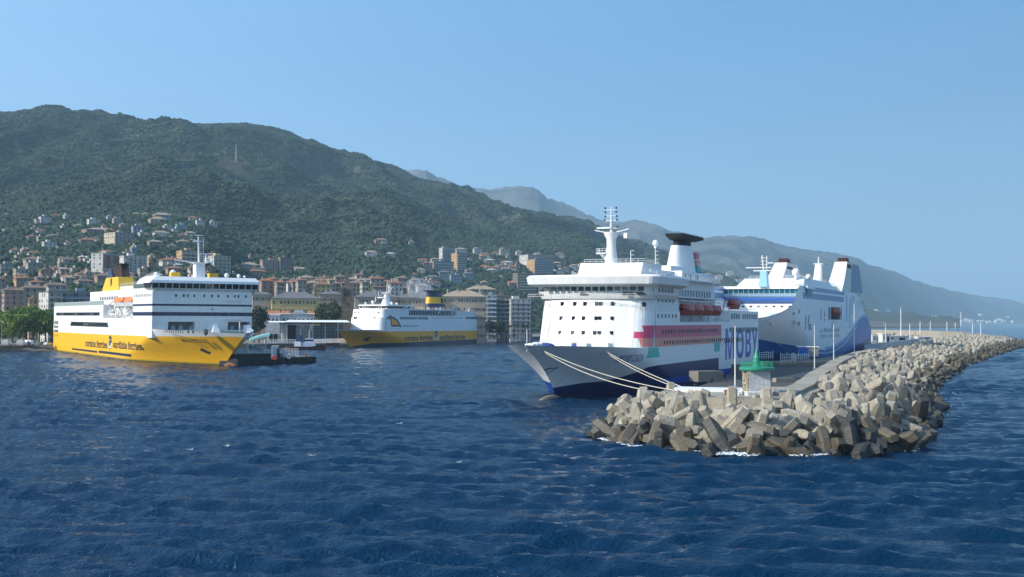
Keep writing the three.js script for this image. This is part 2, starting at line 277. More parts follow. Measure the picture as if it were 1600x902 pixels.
// ---------- maquis and woods on the hills ----------
function crownGeo(seed, detail = 1) { // an uneven clump
  const g = new THREE.IcosahedronGeometry(1, detail), p = g.attributes.position, q = createNoise3D(rng(seed));
  for (let i = 0; i < p.count; i++) { const v = V().fromBufferAttribute(p, i), k = 1 + 0.34 * q(v.x * 1.6, v.y * 1.6, v.z * 1.6) + 0.2 * q(v.x * 4, v.y * 4, v.z * 4); p.setXYZ(i, v.x * k, v.y * k, v.z * k); }
  g.computeVertexNormals(); return g;
}
const foliage = mat('foliage', [1, 1, 1], { roughness: 1 });
const builtUp = []; // filled with [x, z, radius] of town plots before the woods are planted
function plantWoods() {
  const R = rng(404), geos = [1, 2, 3].map((s) => crownGeo(s, 1)), lists = [[], [], []], m = new THREE.Matrix4(), q = new THREE.Quaternion();
  const cellSize = 60, cells = new Map(), key = (x, z) => Math.floor(x / cellSize) + ',' + Math.floor(z / cellSize);
  for (const b of builtUp) for (let i = -1; i <= 1; i++) for (let j = -1; j <= 1; j++) { const k = key(b[0] + i * cellSize, b[1] + j * cellSize); if (!cells.has(k)) cells.set(k, []); cells.get(k).push(b); }
  const free = (x, z) => { for (const [bx, bz, r] of cells.get(key(x, z)) ?? []) if ((x - bx) ** 2 + (z - bz) ** 2 < r * r) return false; return true; };
  let made = 0;
  for (let t = 0; t < 760000 && made < 340000; t++) {
    const px = -90 + 1440 * R(), Ds = smoothTable(landTable.px, landTable.Ds, px), D2 = smoothTable(landTable.px, landTable.D2, px);
    const D = Math.sqrt(lerp((Ds + 40) ** 2, (D2 + 120) ** 2, R())), x = (px - 800) / F * D, z = -D, h = ground(x, z);
    const D1 = smoothTable(landTable.px, landTable.D1, px), D0 = smoothTable(landTable.px, landTable.D0, px);
    const cover = 0.62 + 0.75 * fbm(x / 130, z / 130, 3); let keep = D < D0 ? 0.45 : D < D1 ? 0.9 : 0.55 + 0.5 * cover;
    const track = px > 150 && px < 430 && Math.abs(h - 228 - 14 * n2(x / 260, 2)) < 2.6 && D > 1800; if (h < 4 || R() > keep || track || R() < rockAt(x, z, h) * 0.85 || !free(x, z)) continue;
    const big = D < D1 * 1.1 ? 1.25 : 1, s = (1.35 + 1.9 * R() * R() + (cover > 0.8 ? 0.8 : 0)) * big;
    q.setFromEuler(new THREE.Euler(0, R() * 6.28, (R() - 0.5) * 0.4)); m.compose(V(x, h + s * 0.35, z), q, V(s * (0.9 + 0.4 * R()), s * (0.75 + 0.5 * R()), s * (0.9 + 0.4 * R())));
    const v = 0.55 + 0.75 * R(), y = 0.5 + 0.5 * fbm(x / 90, z / 90, 2), c = [0.020 + 0.019 * y, 0.041 + 0.027 * y, 0.022 + 0.008 * y].map((k) => k * v * 0.9);
    lists[Math.floor(R() * 3)].push([m.clone(), c]); made++;
  }
  lists.forEach((L, k) => {
    const o = new THREE.InstancedMesh(geos[k], foliage, L.length); o.name = numbered('hillside_woods'); const c = new THREE.Color();
    L.forEach(([mm, cc], i) => { o.setMatrixAt(i, mm); o.setColorAt(i, c.setRGB(...cc)); });
    o.castShadow = o.receiveShadow = true; scene.add(o);
    tag(o, ['dense dark green maquis and oak woods covering the hillside', 'mixed scrub and low trees scattered over the hillside', 'green bushes and small trees among the hillside houses'][k], 'woods', null, 'stuff');
  });
}

// ---------- the breakwater and its quay, in its own axes: x towards the harbour mouth, z towards the basin ----------
const MO = [9.786, -263.316], MH = [-0.4175, 0.90868], MR = [-0.90868, -0.4175], MTH = -2.00149;
const mw = (x, y, z) => V(MO[0] + MH[0] * x + MR[0] * z, y, MO[1] + MH[1] * x + MR[1] * z);
const moleGroup = (o) => { o.position.set(MO[0], 0, MO[1]); o.rotation.y = MTH; return o; };
const wallLine = [[66, -62.5], [42, -60.8], [2, -55.6], [-83, -46], [-166, -38.5], [-245, -36.3], [-330, -36.5], [-560, -34], [-760, -34], [-880, 10], [-960, 120], [-1010, 330]];
const waterLine = [[58, -36], [70, -37], [80, -42], [86.5, -49], [89.5, -58], [88.5, -68], [84, -76], [76, -81.5], [51, -82], [-4, -77.5], [-46, -73], [-106, -70], [-251, -67], [-462, -72], [-690, -80], [-800, -70], [-900, -20], [-990, 120], [-1040, 330]];
const crestLine = [[57, -43.5], [62, -44.5], [68, -47.5], [71.5, -52], [72.5, -58], [72, -63.5], [69.5, -67.5], [64, -68.5], [42, -66.5], [-4, -61], [-46, -56], [-106, -49.5], [-251, -42], [-462, -40], [-690, -42], [-775, -38], [-872, 0], [-965, 120], [-1015, 330]];
{
  const shiftR = (pts, d) => pts.map(([x, z], i) => { const a = pts[Math.max(0, i - 1)], b = pts[Math.min(pts.length - 1, i + 1)], tx = b[0] - a[0], tz = b[1] - a[1], L = Math.hypot(tx, tz); return [x + tz / L * d, z - tx / L * d]; });
  // quay floor
  const inner = [[60, -46], [44, -38], [28, -34.5], [8, -32.5], [-40, -26], [-90, -18], [-165, -18], [-330, -18], [-430, -12], [-700, 90], [-900, 300]];
  const q = new G().prism([...inner, ...[...wallLine].reverse().map(([x, z]) => [x, z])], -5, 3);
  const qa = new G(); for (const [xa, xb, za, zb] of [[30, -60, -36, -50], [-60, -165, -21, -37]]) qa.quad(V(xa, 3.03, za), V(xa, 3.03, zb), V(xb, 3.03, zb + (xa > 0 ? 4 : 0)), V(xb, 3.03, za + (xa > 0 ? 13 : 0))); structure(moleGroup(tag(qa.mesh('quay_roadway', asphalt, null), 'dark asphalt roadway on the quay beside the white ferry', 'roadway')));
  structure(moleGroup(tag(q.mesh('quay', darkConcrete, null), 'long sunlit concrete quay behind the breakwater wall', 'quay')));
  // core under the armour blocks, blackened to paint the shade in their gaps
  const g = new G(), n = crestLine.length;
  for (let i = 0; i < n - 1; i++) {
    const A = crestLine[i], B = crestLine[i + 1], C = waterLine[i], D = waterLine[i + 1], ya = i > 8 ? 2.6 : 2.9, yb = i > 7 ? 2.6 : 2.9, out = (p, r, k) => [lerp(p[0], r[0], k), lerp(p[1], r[1], k)];
    const c2 = out(A, C, 1.25), d2 = out(B, D, 1.25);
    g.quad(V(A[0], ya, A[1]), V(c2[0], -3.5, c2[1]), V(d2[0], -3.5, d2[1]), V(B[0], yb, B[1]));
  }
  structure(moleGroup(tag(g.mesh('breakwater_mound', mat('gap shade rubble', [0.014, 0.013, 0.012], { map: stain }), null), 'gap shade rubble core under the concrete armour blocks', 'mound')));
  // platform at the head
  const pf = new G().prism([[73.2, -50], [73.8, -57], [72.5, -64], [69, -67.4], [44, -66], [40, -60.5], [50, -45], [57, -43.4], [67, -45]], -3, 6.2);
  structure(moleGroup(tag(pf.mesh('mole_head', concrete, null), 'concrete platform of the mole head carrying the light tower', 'platform')));
  // parapet, cast in lengths
  const wall = thing('breakwater_wall', 'long pale concrete parapet wall running along the breakwater behind the blocks', 'wall');
  moleGroup(wall);
  const R = shiftR(wallLine, -3.4), shades = [concrete, concrete.clone(), concrete.clone()]; shades[1].color.multiplyScalar(0.93); shades[2].color.multiplyScalar(1.06);
  let k = 0;
  for (let i = 0; i < wallLine.length - 1; i++) {
    const L = Math.hypot(wallLine[i + 1][0] - wallLine[i][0], wallLine[i + 1][1] - wallLine[i][1]), m = Math.max(1, Math.round(L / (i < 5 ? 12 : 60)));
    for (let j = 0; j < m; j++, k++) {
      const t0 = j / m + (0.03 / L), t1 = (j + 1) / m - (0.03 / L), P = (ln, t) => [lerp(ln[i][0], ln[i + 1][0], t), lerp(ln[i][1], ln[i + 1][1], t)];
      const s = new G().prism([P(wallLine, t0), P(wallLine, t1), P(R, t1), P(R, t0)], 1, 6.75 + 0.05 * (k % 3) + (i > 7 ? 2.2 : 0));
      s.mesh('wall_block', shades[k % 3], wall);
    }
  }
  const apron = new G().prism([[62.5, -46.2], [60.2, -57], [58.2, -57], [58.2, -45.5]], 6.2, 6.75);
  moleGroup(tag(apron.mesh('landing_slab', cleanWhite, null), 'long white slab lying flat at the mooring edge of the mole head', 'slab'));
}
// ---------- armour blocks ----------
{
  const R = rng(2024);
  const lens = (y, k, s) => [[0.17, 1.25], [0.43, 0.48], [0.43, -0.48], [0.17, -1.25], [-0.17, -1.25], [-0.43, -0.48], [-0.43, 0.48], [-0.17, 1.25]].map(([a, b]) => [a * k * s[0], y, b * k * s[1]]);
  const makeBlock = (seed) => {
    const q = rng(seed), j = () => 1 + (q() - 0.5) * 0.16, one = () => new G().loft([lens(-0.02, 0.86, [1, 1]), lens(0.06, 1, [j(), j()]), lens(0.4, 1, [j(), j()]), lens(0.52, 0.82, [1, 0.94])].map((r) => r), true, true).geo();
    const nose = new G().loft([0, 1].map((t) => Array.from({ length: 6 }, (_, i) => { const a = -i / 6 * Math.PI * 2, r = lerp(0.37, 0.24, t); return [Math.cos(a) * r, 0.45 + t * 0.45, Math.sin(a) * r]; }))).geo();
    const g = new G(), ry = (a) => new THREE.Matrix4().makeRotationY(a), rx = (a) => new THREE.Matrix4().makeRotationX(a);
    g.add(one()); g.add(nose); g.add(one(), rx(Math.PI).multiply(ry(Math.PI / 2))); g.add(nose, rx(Math.PI).multiply(ry(0.4)));
    const geo = g.geo(); geo.rotateX(-Math.PI / 2); const u = geo.attributes.uv.array; for (let i = 0; i < u.length; i++) u[i] = u[i] * 0.5 + q(); 
    for (let i = 0; i < u.length; i += 6) { const a = seed + i % 7; for (let k = 0; k < 6; k++) u[i + k] = geo.attributes.position.array[(i / 2 + (k >> 1)) * 3 + (k & 1 ? 1 : 0)] * 2.4 + a; }
    return geo;
  };
  const shapes = [1, 2, 3, 4, 5].map((s) => makeBlock(s * 37));
  const tones = [[0.45, 0.405, 0.32], [0.37, 0.335, 0.265], [0.25, 0.23, 0.19], [0.41, 0.36, 0.275]].map((c, i) => mat('armour concrete', c, { map: stain, bumpMap: rough, bumpScale: 0.08 }));
  const wet = [[0.10, 0.08, 0.052], [0.045, 0.042, 0.036], [0.15, 0.125, 0.085]].map((c) => mat('wet and shade toned concrete', c, { map: stain, roughness: 0.55, bumpMap: rough, bumpScale: 0.08 }));  // wet tones, on the seaward flank also standing in for shade
  const spots = [];
  const walk = (from, to, step, rowStep, size, jit) => {
    for (let i = from; i < to; i++) {
      const a = waterLine[i], b = waterLine[i + 1], c = crestLine[i], d = crestLine[i + 1], L = Math.hypot(b[0] - a[0], b[1] - a[1]), n = Math.max(1, Math.round((L + Math.hypot(d[0] - c[0], d[1] - c[1])) / 2 / step));
      for (let j = 0; j < n; j++) {
        const t = (j + 0.5) / n, w = [lerp(a[0], b[0], t), lerp(a[1], b[1], t)], k = [lerp(c[0], d[0], t), lerp(c[1], d[1], t)], S = Math.hypot(w[0] - k[0], w[1] - k[1]), m = Math.max(2, Math.round((S + 1.5) / rowStep));
        const top = i < 8 ? 3.7 : 4.2;
        for (let r = 0; r <= m; r++) {
          const u = clamp01(r / m + (R() - 0.5) * 0.1) * 1.02 - 0.01, x = lerp(w[0], k[0], u) + (R() - 0.5) * jit, z = lerp(w[1], k[1], u) + (R() - 0.5) * jit, y = lerp(-0.3, top, Math.pow(Math.max(0, u), i < 7 ? 0.7 : 0.5)) + (R() - 0.5) * 1.2;
          spots.push({ p: mw(x, y, z), s: size * (0.74 + 0.5 * R()), u, y, i });
        }
      }
    }
  };
  walk(0, 9, 3.75, 3.3, 2.75, 1.9); walk(9, 12, 3.7, 3.2, 2.45, 1.8); walk(12, 17, 4.2, 3.6, 2.5, 2.4);
  // a second, sparser layer lies on top
  const extra = spots.filter((s) => s.i < 9 && s.u > 0.1 && s.u < 0.68).filter(() => R() < 0.36).map((s) => ({ ...s, p: s.p.clone().add(V((R() - 0.5) * 2, 0.95, (R() - 0.5) * 2)), s: s.s * 0.95 }));
  spots.push(...extra);
  for (const s of spots) { s.d = s.p.distanceTo(camera.position); s.q = new THREE.Quaternion().setFromEuler(new THREE.Euler(R() * 6.28, R() * 6.28, R() * 6.28)); s.k = Math.floor(R() * 5); s.t = Math.floor(R() * 4); s.w = s.y < (s.i >= 7 ? 1.5 : 0.6) + R() * 0.5 ? Math.floor(R() * 3) : -1; }  // dark wet tone reaches higher on the seaward flank to paint its shade
  spots.sort((a, b) => a.d - b.d);
  const rest = shapes.map(() => []);
  spots.forEach((s, i) => {
    if (i < 300) {
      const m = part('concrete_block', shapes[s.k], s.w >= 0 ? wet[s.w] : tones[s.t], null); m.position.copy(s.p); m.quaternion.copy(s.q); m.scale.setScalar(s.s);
      if (s.w >= 0) tag(m, 'brown wet and shade toned concrete armour block at the waterline of the mole head', 'concrete block', 'wet armour blocks at the waterline');
      else if (s.u > 0.72) tag(m, 'pale concrete armour block in the top rows of the breakwater heap', 'concrete block', 'armour blocks in the top rows');
      else tag(m, 'pale concrete armour block halfway down the slope of the breakwater heap', 'concrete block', 'armour blocks on the slope');
    } else rest[s.k].push(s);
  });
  rest.forEach((L, k) => {
    const o = new THREE.InstancedMesh(shapes[k], mat('armour concrete', [1, 1, 1], { map: stain, bumpMap: rough, bumpScale: 0.06 }), L.length), c = new THREE.Color(); o.name = numbered('distant_blocks'); o.castShadow = o.receiveShadow = true;
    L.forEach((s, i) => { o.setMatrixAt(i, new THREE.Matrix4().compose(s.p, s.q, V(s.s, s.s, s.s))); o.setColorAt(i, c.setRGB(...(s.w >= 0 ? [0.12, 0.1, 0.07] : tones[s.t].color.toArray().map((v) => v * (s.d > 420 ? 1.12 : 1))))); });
    scene.add(o); tag(o, 'pale armour blocks of the breakwater running away into the distance', 'blocks', null, 'stuff');
  });
  // surf against the blocks
  const foamG = crownGeo(9, 1), foamM = mat('sea foam', [0.78, 0.83, 0.86], { roughness: 0.8, transparent: true, opacity: 0.75 }), FL = [];
  const foamAt = (x, z, spread, n, s) => { for (let i = 0; i < n; i++) { const a = R() * 6.28, r = Math.sqrt(R()) * spread; FL.push([mw(x + Math.cos(a) * r, 0.06 + 0.12 * R(), z + Math.sin(a) * r * 0.9), s * (0.25 + R() * 0.8)]); } };
  for (let i = 0; i < 13; i++) for (let j = 0; j < 40; j++) { const t = R(), a = waterLine[i], b = waterLine[i + 1], c = crestLine[i], k = -0.02 - 0.1 * R(); const x = lerp(a[0], b[0], t), z = lerp(a[1], b[1], t), gx = lerp(x, c[0], k), gz = lerp(z, c[1], k); if (n2(x * 0.11, z * 0.11) > 0.02) foamAt(gx, gz, 1.3, 4, 0.26); }
  foamAt(89.6, -62, 2.70, 150, 0.25); foamAt(90.6, -60.5, 2.16, 60, 0.22); foamAt(91, -64.5, 1.89, 60, 0.20); foamAt(84, -46, 1.76, 50, 0.21); foamAt(88, -53, 1.62, 40, 0.18); foamAt(88, -71, 1.76, 40, 0.18);
  for (const x of [30, 8, -18, -40, -62, -80, 46]) foamAt(x, -82.5 + (x < 0 ? 9 * -x / 110 : 3 - x * 0.05), 4.5, 12, 0.16);
  for (let i = 0; i < 110; i++) { const a = R() * 6.28, r = R() * R() * 2.2; FL.push([mw(89.2 + Math.cos(a) * r * 0.6, 0.1 + 1.1 * R() * Math.max(0, 1 - r / 2.2), -61.5 + Math.sin(a) * r * 1.3), 0.07 + 0.13 * R()]); }
  const fo = new THREE.InstancedMesh(foamG, foamM, FL.length); fo.name = 'surf_foam'; FL.forEach(([p, s], i) => fo.setMatrixAt(i, new THREE.Matrix4().compose(p, new THREE.Quaternion().setFromEuler(new THREE.Euler(0, i, 0)), V(s, s * 0.3, s * 0.6)))); scene.add(fo); fo.receiveShadow = true;
  tag(fo, 'white surf breaking along the foot of the armour blocks', 'foam', null, 'stuff');
  const cap = [[228, 707, 8], [300, 704, 9], [357, 698, 5], [490, 713, 7], [626, 663, 9], [719, 724, 5]].map(([px, py, w]) => [onLevel(px, py, 0), w]);
  const cf = []; for (const [p, w] of cap) for (let i = 0; i < 16; i++) cf.push([V(p.x + (R() - 0.5) * w * 0.13, 0.1 + 0.2 * R(), p.z + (R() - 0.5) * 1.4), 0.015 + 0.045 * R()]);
  const cm = new THREE.InstancedMesh(foamG, foamM, cf.length); cm.name = 'whitecaps'; cf.forEach(([p, s], i) => cm.setMatrixAt(i, new THREE.Matrix4().compose(p, new THREE.Quaternion(), V(s * 1.6, s * 0.5, s)))); scene.add(cm); tag(cm, 'small white crests breaking on the open water', 'foam', null, 'stuff');
}
// ---------- light tower ----------
const greenPaint = mat('green paint', [0.025, 0.30, 0.19], { roughness: 0.45, map: mottle });
{
  const t = thing('light_tower', 'small stone light tower with green cap and green conical lantern on the mole head', 'lighthouse', mw(66.3, 6.2, -60.2), 0.07);
  const stucco = mat('grey stucco', [0.66, 0.65, 0.64], { map: stain, bumpMap: rough, bumpScale: 0.06 }), s = 3.25, h = 3.75;
  new G().base(0, 0, 0, s, h, s).mesh('body', stucco, t);
  new G().loft([[0, s + 0.5], [0.55, s + 0.5], [0.75, s + 0.02]].map(([y, w]) => [[-w / 2, y, w / 2], [w / 2, y, w / 2], [w / 2, y, -w / 2], [-w / 2, y, -w / 2]])).mesh('plinth', mat('pale stucco', [0.68, 0.67, 0.65], { map: stain }), t);
  const R = rng(5), cols = [[0.42, 0.33, 0.22], [0.52, 0.44, 0.33], [0.33, 0.25, 0.16], [0.56, 0.5, 0.42]].map((c) => mat('field stone', c, { map: stain, bumpMap: rough, bumpScale: 0.06 }));
  for (let r = 0, y = 0.1; r < 11; r++) { const hh = 0.26 + 0.08 * R(); let z = -s / 2 + 0.05; while (z < s / 2 - 0.15) { const w = Math.min(0.28 + 0.4 * R(), s / 2 - z); new G().box(-s / 2 - 0.03 - 0.05 * R(), y + hh / 2, z + w / 2, 0.2, hh - 0.04, w - 0.04, 0, 0, (R() - 0.5) * 0.1).mesh('stone', cols[Math.floor(R() * 4)], t); z += w; } y += hh + 0.02; if (y > h - 0.3) break; }
  const slab = new G().cyl(0, h, 0, 2.45, 2.6, 0.2, 28).cyl(0, h + 0.2, 0, 2.6, 2.6, 0.28, 28).mesh('cap', greenPaint, t);
  const lan = new G(); let y = h + 0.48; for (const [r1, r2, hh] of [[0.66, 0.66, 0.3], [0.56, 0.52, 0.45], [0.62, 0.62, 0.12], [0.5, 0.46, 0.5], [0.55, 0.5, 0.12], [0.44, 0.03, 1.5]]) { lan.cyl(0, y, 0, r1, r2, hh, 18); y += hh; } lan.mesh('lantern', greenPaint, t);
  const mesh = mat('green mesh panel', [0.03, 0.33, 0.17], { transparent: true, opacity: 0.18, roughness: 0.6 });
  for (let i = 0; i < 10; i++) { const a = i / 10 * 6.283 + 0.2, b = a + 0.628, r = 2.35, p = V(Math.cos(a) * r, h + 0.48, Math.sin(a) * r), q = V(Math.cos(b) * r, h + 0.48, Math.sin(b) * r); new G().bar(p, p.clone().setY(h + 1.4), 0.035).mesh('railing_post', greenPaint, t); new G().box((p.x + q.x) / 2, h + 0.93, (p.z + q.z) / 2, p.distanceTo(q) - 0.06, 0.82, 0.02, -(a + b) / 2 + Math.PI / 2).mesh('railing_panel', mesh, t); }
  const cab = (x, z, w, hh, label) => tag(new G().base(0, 0, 0, w, hh, w * 0.8).base(0, hh, 0, w + 0.1, 0.06, w * 0.8 + 0.1).mesh('equipment_cabinet', cleanWhite, null), label, 'cabinet').position.copy(mw(x, 6.2, z));
  cab(67.6, -57.4, 0.8, 0.95, 'white equipment cabinet at the left foot of the light tower'); cab(65.6, -63.1, 0.55, 0.85, 'smaller white cabinet at the right foot of the light tower');
}
// ---------- lamp posts and quay furniture ----------
{
  const lamp = (px, py, top, head, label, h0 = 3) => {
    const p = onLevel(px, py, h0), H = (py - top) / F * -p.z, t = thing('lamp_post', label, 'lamp post', p, 0, null), r = Math.max(0.11, -p.z * 0.00042);
    new G().bar(V(0, 0, 0), V(0, H, 0), r * 1.15, 8, r * 0.75).mesh('pole', whiteMetal, t);
    new G().base(0, 0, 0, r * 5, 0.5, r * 5).mesh('foot', greyMetal, t);
    const g = new G();
    if (head === 1) g.box(0.3, H, 0, 1.2, 0.25, 0.5).box(-0.3, H - 0.4, 0.3, 0.7, 0.3, 0.5);
    if (head === 2) g.box(0, H + 0.6, 0, 5.2, 0.3, 0.8).bar(V(0, H, 0), V(0, H + 0.6, 0), 0.15);
    if (head === 3) g.box(-0.7, H, 0, 1.4, 0.9, 0.8).box(-0.9, H - 2, 0, 1, 0.8, 0.8).bar(V(-16, H + 0.6, -6), V(0, H + 0.6, 0), 0.14);
    if (head === 4) g.bar(V(0, H, 0), V(0, H + 0.3, 0), r).box(0, H + 0.25, 0, 0.7, 0.2, 0.5);
    g.mesh('lamp_head', greyMetal, t); return t;
  };
  lamp(1149, 608, 508, 4, 'thin white lamp post standing just left of the light tower', 6.2);
  lamp(1273, 577, 508, 4, 'white lamp post at the parapet, right of the blue and white hut', 5);
  lamp(1303, 565, 507, 4, 'white lamp post at the parapet in front of the blue hull lettering', 5);
  lamp(1335, 552, 472, 1, 'tall lamp post with a floodlight head by the stern of the blue and white ferry', 5);
  lamp(1384, 536, 505, 3, 'lamp post with double white lamps and a cable beside the white shed');
  lamp(1408, 533, 481, 2, 'tallest lamp mast with a long crossbar on the sunlit quay');
  lamp(1502, 525, 488, 4, 'second tall light mast far out along the breakwater');
  [[1422, 531, 506], [1438, 529, 503], [1454, 526, 502], [1480, 525, 503], [1493, 525, 504], [1520, 526, 504], [1533, 527, 503]].forEach(([x, y, t], i) => { lamp(x, y, t, 4, 'thin lamp post in the far row along the breakwater, seen against the sea').userData.group = 'lamp posts in the far row'; });
  // bollard and drum by the mooring edge
  const b = thing('bollard', 'rusty red mooring bollard beside the thin lamp post', 'bollard', mw(68.4, 6.2, -56.2)); new G().cyl(0, 0, 0, 0.38, 0.3, 0.55, 10).mesh('post', mat('rusty iron', [0.18, 0.05, 0.03], { map: stain }), b); new G().cyl(0, 0.55, 0, 0.48, 0.42, 0.28, 10).mesh('head', mat('rusty iron', [0.2, 0.055, 0.03], { map: stain }), b);
  tag(new G().base(0, 0, 0, 0.5, 1.4, 0.5).mesh('post_base', mat('faded blue paint', [0.25, 0.27, 0.5]), null), 'faded blue sleeve round the foot of the lamp post', 'post base').position.copy(mw(67.2, 6.2, -57.0));
  for (let i = 0; i < 6; i++) { const bo = thing('quay_bollard', 'black mooring bollard in the row along the quay edge beside the white ferry', 'bollard', mw(20 - i * 22, 3, -34 + i * 2.6), 0, 'bollards along the quay edge'); new G().cyl(0, 0, 0, 0.4, 0.3, 0.6, 10).mesh('post', blackPaint, bo); new G().cyl(0, 0.6, 0, 0.5, 0.45, 0.3, 10).mesh('head', blackPaint, bo); }
  // hut
  const hut = thing('site_hut', 'small hut with blue end wall and white roof behind the light tower', 'hut', at(1263, 557, 384), -0.15);
  new G().base(0, 0, 0, 6.2, 3, 3).mesh('wall', mat('grey panel', [0.3, 0.3, 0.31], { map: stain }), hut); new G().base(-3.13, 0.02, 0, 0.06, 2.96, 2.9).mesh('end_wall', mat('blue panel', [0.03, 0.10, 0.42]), hut); new G().base(-0.1, 3, 0, 6.9, 0.22, 3.7).mesh('roof', cleanWhite, hut); new G().base(-1.6, 0.02, 1.53, 2.6, 2.96, 0.06).mesh('side_panel', mat('blue panel', [0.03, 0.10, 0.42]), hut);
  // fences of the ramp
  const fence = (px0, px1, py, hPx, n, label, D) => {
    const a = at(px0, py, D), bb = at(px1, py, D + 6), H = hPx / F * -a.z, t = thing('ramp_railing', label, 'railing', a);
    for (let i = 0; i <= n; i++) { const p = V().lerpVectors(V(), V(bb.x - a.x, 0, bb.z - a.z), i / n), tall = i % 3 === 0 ? 1.18 : 1; new G().bar(p, p.clone().setY(H * tall), 0.1, 5).mesh('post', whiteMetal, t); }
    for (const k of [0.35, 0.68, 1]) new G().bar(V(0, H * k, 0), V(bb.x - a.x, H * k, bb.z - a.z), 0.07, 5).mesh('rail', whiteMetal, t);
  };
  fence(1187, 1208, 562, 11, 6, 'white railing of the ramp just right of the lantern tip', 372); fence(1220, 1243, 569, 15, 7, 'white ramp railing left of the blue hut', 366); fence(1238, 1264, 564, 10, 8, 'lower white railing running up to the blue hut', 376);
  const ramp = thing('loading_ramp', 'grey concrete loading ramp deck behind the light tower', 'ramp', V(), 0); const ra = at(1206, 572, 378), rb = at(1292, 566, 384);
  new G().loft([[-1, 0], [4.3, 0]].map(([y]) => [[ra.x - 6, y, ra.z + 6], [rb.x, y, rb.z + 12], [rb.x, y, rb.z - 6], [ra.x, y, ra.z - 6]])).mesh('deck', darkConcrete, ramp); new G().loft([[4.3, 0], [4.7, 0]].map(([y]) => [[ra.x - 6, y, ra.z + 6], [rb.x, y, rb.z + 12], [rb.x, y, rb.z + 11.4], [ra.x - 6, y, ra.z + 5.4]])).mesh('kerb', concrete, ramp);
  const blk = (px, py, w, h, d, m, label, h0 = 3, ry = 0.42) => { const o = new G().base(0, 0, 0, w, h, d).base(0, h, 0, w * 0.98, 0.08, d * 0.98).mesh('quay_block', m, null); o.position.copy(onLevel(px, py, h0)); o.rotation.y = ry; return tag(o, label, 'concrete block'); };
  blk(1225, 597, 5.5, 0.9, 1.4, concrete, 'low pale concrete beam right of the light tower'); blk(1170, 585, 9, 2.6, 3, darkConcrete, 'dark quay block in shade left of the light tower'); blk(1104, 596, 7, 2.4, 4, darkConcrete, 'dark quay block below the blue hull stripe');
  // far sheds
  const shed = (px, py, w, h, d, label) => { const t = thing('quay_shed', label, 'shed', onLevel(px, py, 3), 0.3); new G().base(0, 0, 0, w, h, d).mesh('wall', mat('shed wall', [0.62, 0.62, 0.6], { map: mottle }), t); new G().base(0, h, 0, w + 0.8, 0.35, d + 0.8).mesh('roof', cleanWhite, t); new G().base(w * 0.2, 0, d / 2, w * 0.3, h * 0.7, 0.1).mesh('door', blackPaint, t); new G().base(-w * 0.28, h * 0.4, d / 2, w * 0.14, h * 0.3, 0.1).mesh('window', glassDark, t); };
  shed(1367, 534, 7, 4, 5, 'small white shed at the stern of the blue and white ferry'); shed(1382, 535, 6, 5.6, 5, 'white cubic kiosk beside the double lamp post'); shed(1399, 533, 17, 3.6, 7, 'long low shed with dark open front on the sunlit quay'); shed(1442, 530, 12, 1.6, 5, 'low flat white shed farther along the quay');
  const rw = new G(), w0 = onLevel(1351, 549, 3), w1 = onLevel(1437, 536, 3); rw.loft([3, 6.0].map((y) => [[w0.x, y, w0.z], [w1.x, y, w1.z], [w1.x, y, w1.z - 1.4], [w0.x, y, w0.z - 1.4]])); tag(rw.mesh('retaining_wall', mat('white render', [0.6, 0.6, 0.6], { map: stain }), null), 'long white retaining wall behind the parapet beside the ferry stern', 'wall');
  for (const [px, py, l] of [[1338, 531, 'hull anchor'], [1450, 527, '']].slice(1)) { const t = thing('parked_van', 'tiny dark van parked on the sunlit quay', 'van', onLevel(px, py, 3), 0.5); new G().base(0, 0.4, 0, 5, 1.2, 2).base(-0.3, 1.6, 0, 3.8, 0.8, 1.9).mesh('body', blackPaint, t); for (const x of [-1.5, 1.5]) new G().add(new THREE.CylinderGeometry(0.4, 0.4, 2.1, 10), new THREE.Matrix4().makeRotationX(Math.PI / 2).setPosition(x, 0.4, 0)).mesh('wheel', rubber, t); }
}

